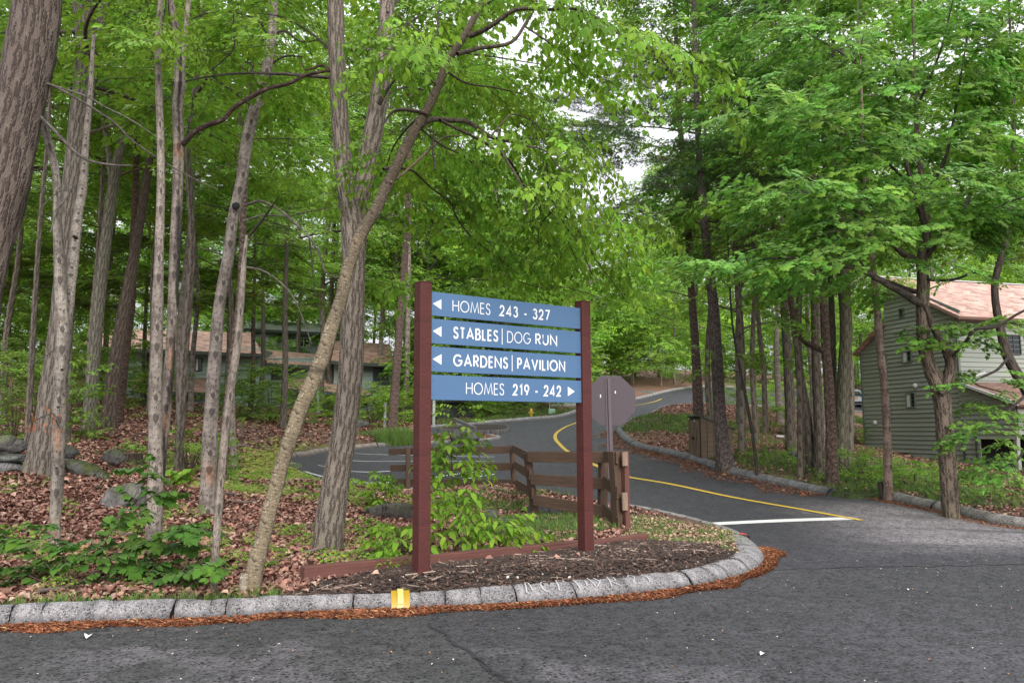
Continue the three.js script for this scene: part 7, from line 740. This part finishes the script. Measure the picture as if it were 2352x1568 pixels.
const litterOn = (share) => (r0, r1, a0, a1, s0, s1) => (R) => { const [x, z, r] = polar(R, r0, r1, a0, a1), s = sdf(x, z); if (s < 0.28) return null; const w = coverAt(x, z, s); if (R() > w.litter * share + w.dirt * 0.35 + w.straw * 0.6 + w.grass * 0.12 + w.moss * 0.03 + w.mulch * 0.003) return null; return [x, lipY(x, z, s) + 0.008 + R() * 0.02, z, R() * 6.28, (R() - 0.5) * 0.9, (R() - 0.5) * 0.9, lerp(s0, s1, (r - r0) / (r1 - r0)) * (0.7 + 0.6 * R()), dry(R)]; };
scatter('leaf_litter', flake(0.055, 0.08, 0.016), dryMat, 85000, 1, litterOn(1)(6, 20, -48, 8, 0.9, 1.2)); scatter('leaf_litter', flake(0.075, 0.1, 0.016), dryMat, 34000, 2, litterOn(1)(18, 46, -48, 8, 1.0, 1.7)); scatter('leaf_litter', flake(0.055, 0.085, 0.016), dryMat, 42000, 3, litterOn(1)(13, 50, 8, 40, 0.8, 1.6));
scatter('dry_leaves', flake(0.03, 0.05, 0.008), dryMat, 5000, 31, (R) => { const [x, z] = polar(R, 7.5, 15, 5, 22), s = sdf(x, z); if (s < 0.12) return null; const w = coverAt(x, z, s); if (R() > w.straw + 0.1 * w.grass) return null; const k = R(), g = 0.6 + 0.8 * R(), c = k < 0.6 ? [0.36, 0.25, 0.15] : k < 0.85 ? [0.24, 0.13, 0.08] : [0.5, 0.42, 0.3]; return [x, lipY(x, z, s) + 0.006, z, R() * 6.28, (R() - 0.5) * 0.7, (R() - 0.5) * 0.7, 0.5 + 0.8 * R(), c.map((v) => v * g)]; });
scatter('grass', tuft(8, 0.06, 8), grassMat, 700, 32, (R) => { const [x, z] = polar(R, 7.5, 15, 5, 22), s = sdf(x, z); if (s < 0.15 || vn(x * 2.5, z * 2.5, 0, 9) < 0.55) return null; const w = coverAt(x, z, s); if (R() > w.straw) return null; return [x, lipY(x, z, s) - 0.005, z, R() * 6.28, 0, 0, 0.6 + 0.6 * R(), grassTone(R)]; });
const chip = new THREE.BoxGeometry(0.045, 0.006, 0.011), woodChip = std({ color: 0xffffff, roughness: 0.95 });
const onBed = (R) => { const x = lerp(-2.1, 3.4, R()), z = lerp(-6.1, -10.2, R()), s = sdf(x, z); if (s < 0.15) return null; const m = bedMask(x, z, s); return R() < Math.max(m, s < 0.4 ? 0.7 * (x > -1.9 && x < 1.9 ? 1 : 0) : 0) * (x > 1.6 ? 0.8 : 1) ? [x, lipY(x, z, s), z] : null; };
scatter('mulch', chip, woodChip, 13000, 4, (R) => { const p = onBed(R); if (!p) return null; const k = R(), g = 0.5 + R(), c = k < 0.72 ? [0.046, 0.03, 0.023] : k < 0.94 ? [0.095, 0.055, 0.04] : [0.2, 0.135, 0.1]; return [p[0], p[1] + 0.004 + 0.02 * R(), p[2], R() * 6.28, (R() - 0.5) * 0.8, (R() - 0.5) * 0.8, 0.6 + R() * 0.9, c.map((v) => v * g)]; });
scatter('pebbles', new THREE.IcosahedronGeometry(0.012, 1), woodChip, 260, 5, (R) => { const p = onBed(R); if (!p) return null; const g = 0.35 + 0.4 * R(); return [p[0], p[1] + 0.008, p[2], R() * 6, R(), R(), 0.5 + 1.3 * R() * R(), [g, g * 0.97, g * 0.92]]; });
scatter('twigs', new THREE.CylinderGeometry(0.004, 0.006, 0.2, 5).rotateZ(Math.PI / 2), woodChip, 90, 6, (R) => { const p = onBed(R); if (!p) return null; const g = 0.6 + 0.6 * R(); return [p[0], p[1] + 0.022, p[2], R() * 6.28, 0, (R() - 0.5) * 0.2, 0.4 + R(), [0.33 * g, 0.25 * g, 0.2 * g]]; });
scatter('fallen_sticks', new THREE.CylinderGeometry(0.008, 0.016, 0.9, 6).rotateZ(Math.PI / 2), std({ color: 0xffffff, roughness: 0.95 }), 170, 7, (R) => { const [x, z] = polar(R, 7, 26, -48, 4), s = sdf(x, z); if (s < 0.5 || bedMask(x, z, s) > 0.1) return null; const g = 0.5 + 0.9 * R(); return [x, lipY(x, z, s) + 0.03, z, R() * 6.28, 0, (R() - 0.5) * 0.25, 0.3 + R(), [0.17 * g, 0.13 * g, 0.11 * g]]; });
// orange needles and bud scales swept against the kerb
const needleFlake = geo([0, 0, 0, 0.045, 0.004, 0.003, 0.045, 0.004, -0.003, 0.022, 0.007, 0.005], [0, 3, 1, 0, 1, 2]);
const drift = (F, s0, s1, w0, dens) => (R) => { const s = lerp(s0, s1, R()), wd = w0 * (0.55 + 0.9 * vn(s * 2.3, 1, 0, 3) * 1.1 - 0.2 * vn(s * 9, 2)), o = -wd * Math.pow(R(), 1.25) + 0.005, p = F.at(s, o, 0); const c = R(), g = 0.55 + 0.75 * R(), col = c < 0.72 ? [0.26, 0.085, 0.032] : c < 0.9 ? [0.15, 0.055, 0.026] : [0.42, 0.24, 0.11]; return [p.x, p.y + 0.004 + 0.016 * Math.max(0, 1 + o / wd) * R(), p.z, R() * 6.28, (R() - 0.5) * 0.7, (R() - 0.5) * 0.7, 0.6 + 0.8 * R(), col.map((v) => v * g)]; };
scatter('pine_needles', needleFlake, dryMat, 36000, 8, drift(frontF, frontF.pxAt(-150, 1455), frontF.len - 0.55, 0.19, 1)); scatter('pine_needles', needleFlake, dryMat, 7000, 9, drift(frontF, frontF.pxAt(1600, 1346), frontF.len - 0.3, 0.17, 1));
{ const F = kerbFrame(secLower); scatter('pine_needles', needleFlake, dryMat, 5000, 10, (R) => { const q = drift(F, F.len - 16, F.len, 0.8, 1)(R); if (q) q[6] *= 1.6; return q; }); const G = kerbFrame(secRight); scatter('pine_needles', needleFlake, dryMat, 4500, 11, drift(G, 0, 7, 0.32, 1)); }
{ // the drift's damp lower layer
  const pos = [], col = [], uv = [], idx = [], s0 = frontF.pxAt(-150, 1455), s1 = frontF.len - 0.45; let n = 0; for (let s = s0; s <= s1; s += 0.06, n++) { const w = 0.14 * (0.5 + 0.9 * vn(s * 2.3, 1, 0, 3)) * sstep(s1, s1 - 0.5, s); for (let k = 0; k <= 4; k++) { const o = 0.008 - w * k / 4 - (k === 4 ? 0.05 * vn(s * 30, 4) : 0), p = frontF.at(s, o, 0.003 + 0.01 * (1 - k / 4)); pos.push(p.x, p.y, p.z); uv.push(s / 0.5, k / 5); const g = 0.7 + 0.6 * vn(s * 12, k * 2); col.push(0.14 * g, 0.05 * g, 0.024 * g); } } for (let i = 0; i < n - 1; i++) for (let k = 0; k < 4; k++) { const a = i * 5 + k; idx.push(a, a + 1, a + 5, a + 1, a + 6, a + 5); } const d = mesh('needle_drift', geo(pos, idx, { uv, color: col }), groundMat); d.userData.kind = 'stuff'; }
// grass and low plants
const grassOn = (r0, r1, a0, a1, sz) => (R) => { const [x, z, r] = polar(R, r0, r1, a0, a1), s = sdf(x, z); if (s < 0.2) return null; const w = coverAt(x, z, s); if (R() > w.grass) return null; return [x, lipY(x, z, s) - 0.01, z, R() * 6.28, (R() - 0.5) * 0.3, (R() - 0.5) * 0.3, sz * (0.6 + 0.7 * R()) * lerp(1, 1.7, (r - r0) / (r1 - r0)), grassTone(R)]; };
scatter('grass', tuft(14, 0.12, 3), grassMat, 5000, 12, grassOn(5.5, 15, -48, 20, 0.62)); scatter('grass', tuft(14, 0.12, 4), grassMat, 8000, 13, grassOn(13, 60, -35, 42, 0.95));
{ const p = W(905, 1003, 31); scatter('tall_grass', tuft(18, 0.5, 5), grassMat, 420, 14, (R) => { const a = R() * 6.28, r = Math.sqrt(R()), x = p.x + Math.cos(a) * r * 0.75, z = p.z + Math.sin(a) * r * 0.8; return [x, groundY(x, z) - 0.02, z, R() * 6.28, 0, 0, 0.7 + 0.5 * R(), grassTone(R).map((v) => v * 1.25)]; }); }
scatter('ground_plants', sprays.broad[1], leafMat, 1000, 15, (R) => { const [x, z, r] = polar(R, 7.5, 30, -46, -2), s = sdf(x, z); if (s < 0.5 || bedMask(x, z, s) > 0.05 || fbm(x * 0.5, z * 0.5, 0, 3, 33) < 0.5) return null; return [x, lipY(x, z, s) + 0.03, z, R() * 6.28, (R() - 0.5) * 0.4, 0.25 + 0.5 * R(), 0.16 + 0.2 * R(), [1.1, 1.1, 1]]; });
scatter('ground_plants', sprays.broad[2], leafMat, 260, 16, (R) => { const [x, z, r] = polar(R, 13.5, 42, 12, 40), s = sdf(x, z); if (s < 0.4) return null; const w = coverAt(x, z, s); if (R() > 0.12 + w.grass) return null; return [x, lipY(x, z, s) + 0.02, z, R() * 6.28, (R() - 0.5) * 0.4, 0.3 + 0.5 * R(), (0.2 + 0.2 * R()) * lerp(0.8, 1.3, r / 42), [1.0, 1.05, 1]]; });
scatter('moss', new THREE.IcosahedronGeometry(0.035, 1).scale(1, 0.45, 1), std({ color: 0xffffff, roughness: 1 }), 5000, 17, (R) => { const [x, z, r] = polar(R, 10, 26, -25, -2), s = sdf(x, z); if (s < 0.25) return null; const w = coverAt(x, z, s); if (R() > w.moss) return null; const g = 0.7 + 0.6 * R(); return [x, lipY(x, z, s), z, R() * 6, 0, 0, 0.7 + 1.4 * R(), [0.17 * g, 0.19 * g, 0.03 * g]]; });
// crumbs on the asphalt
scatter('road_debris', flake(0.014, 0.022, 0.003), dryMat, 900, 18, (R) => { const x = lerp(-5, 7, R()), z = lerp(-2.6, -10, R()), s = sdf(x, z); if (s > -0.15) return null; const k = R(), c = k < 0.3 ? [0.55, 0.5, 0.42] : k < 0.55 ? [0.42, 0.2, 0.08] : [0.015, 0.014, 0.013]; return [x, 0.004 + B(x, z), z, R() * 6.28, 0, 0, 0.4 + R() * 0.9, c]; });
{ const m = std({ color: lin(0.75, 0.74, 0.7), roughness: 0.8, side: THREE.DoubleSide }); for (const [px, py, s, l] of [[206, 1461, 1.1, 'white curled scrap lying on the asphalt by the needle drift at left'], [1757, 1502, 0.7, 'white scrap on the asphalt near the lower right'], [2087, 1356, 0.5, 'small white crumb on the dark asphalt before the paler road']]) { const p = RP(px, py), o = mesh('paper_scrap', flake(0.05, 0.09, 0.013), m); o.position.set(p.x, p.y + 0.004, p.z); o.rotation.y = px; o.scale.setScalar(s); tag(o, l, 'litter'); } }
renderer.render(scene, camera);
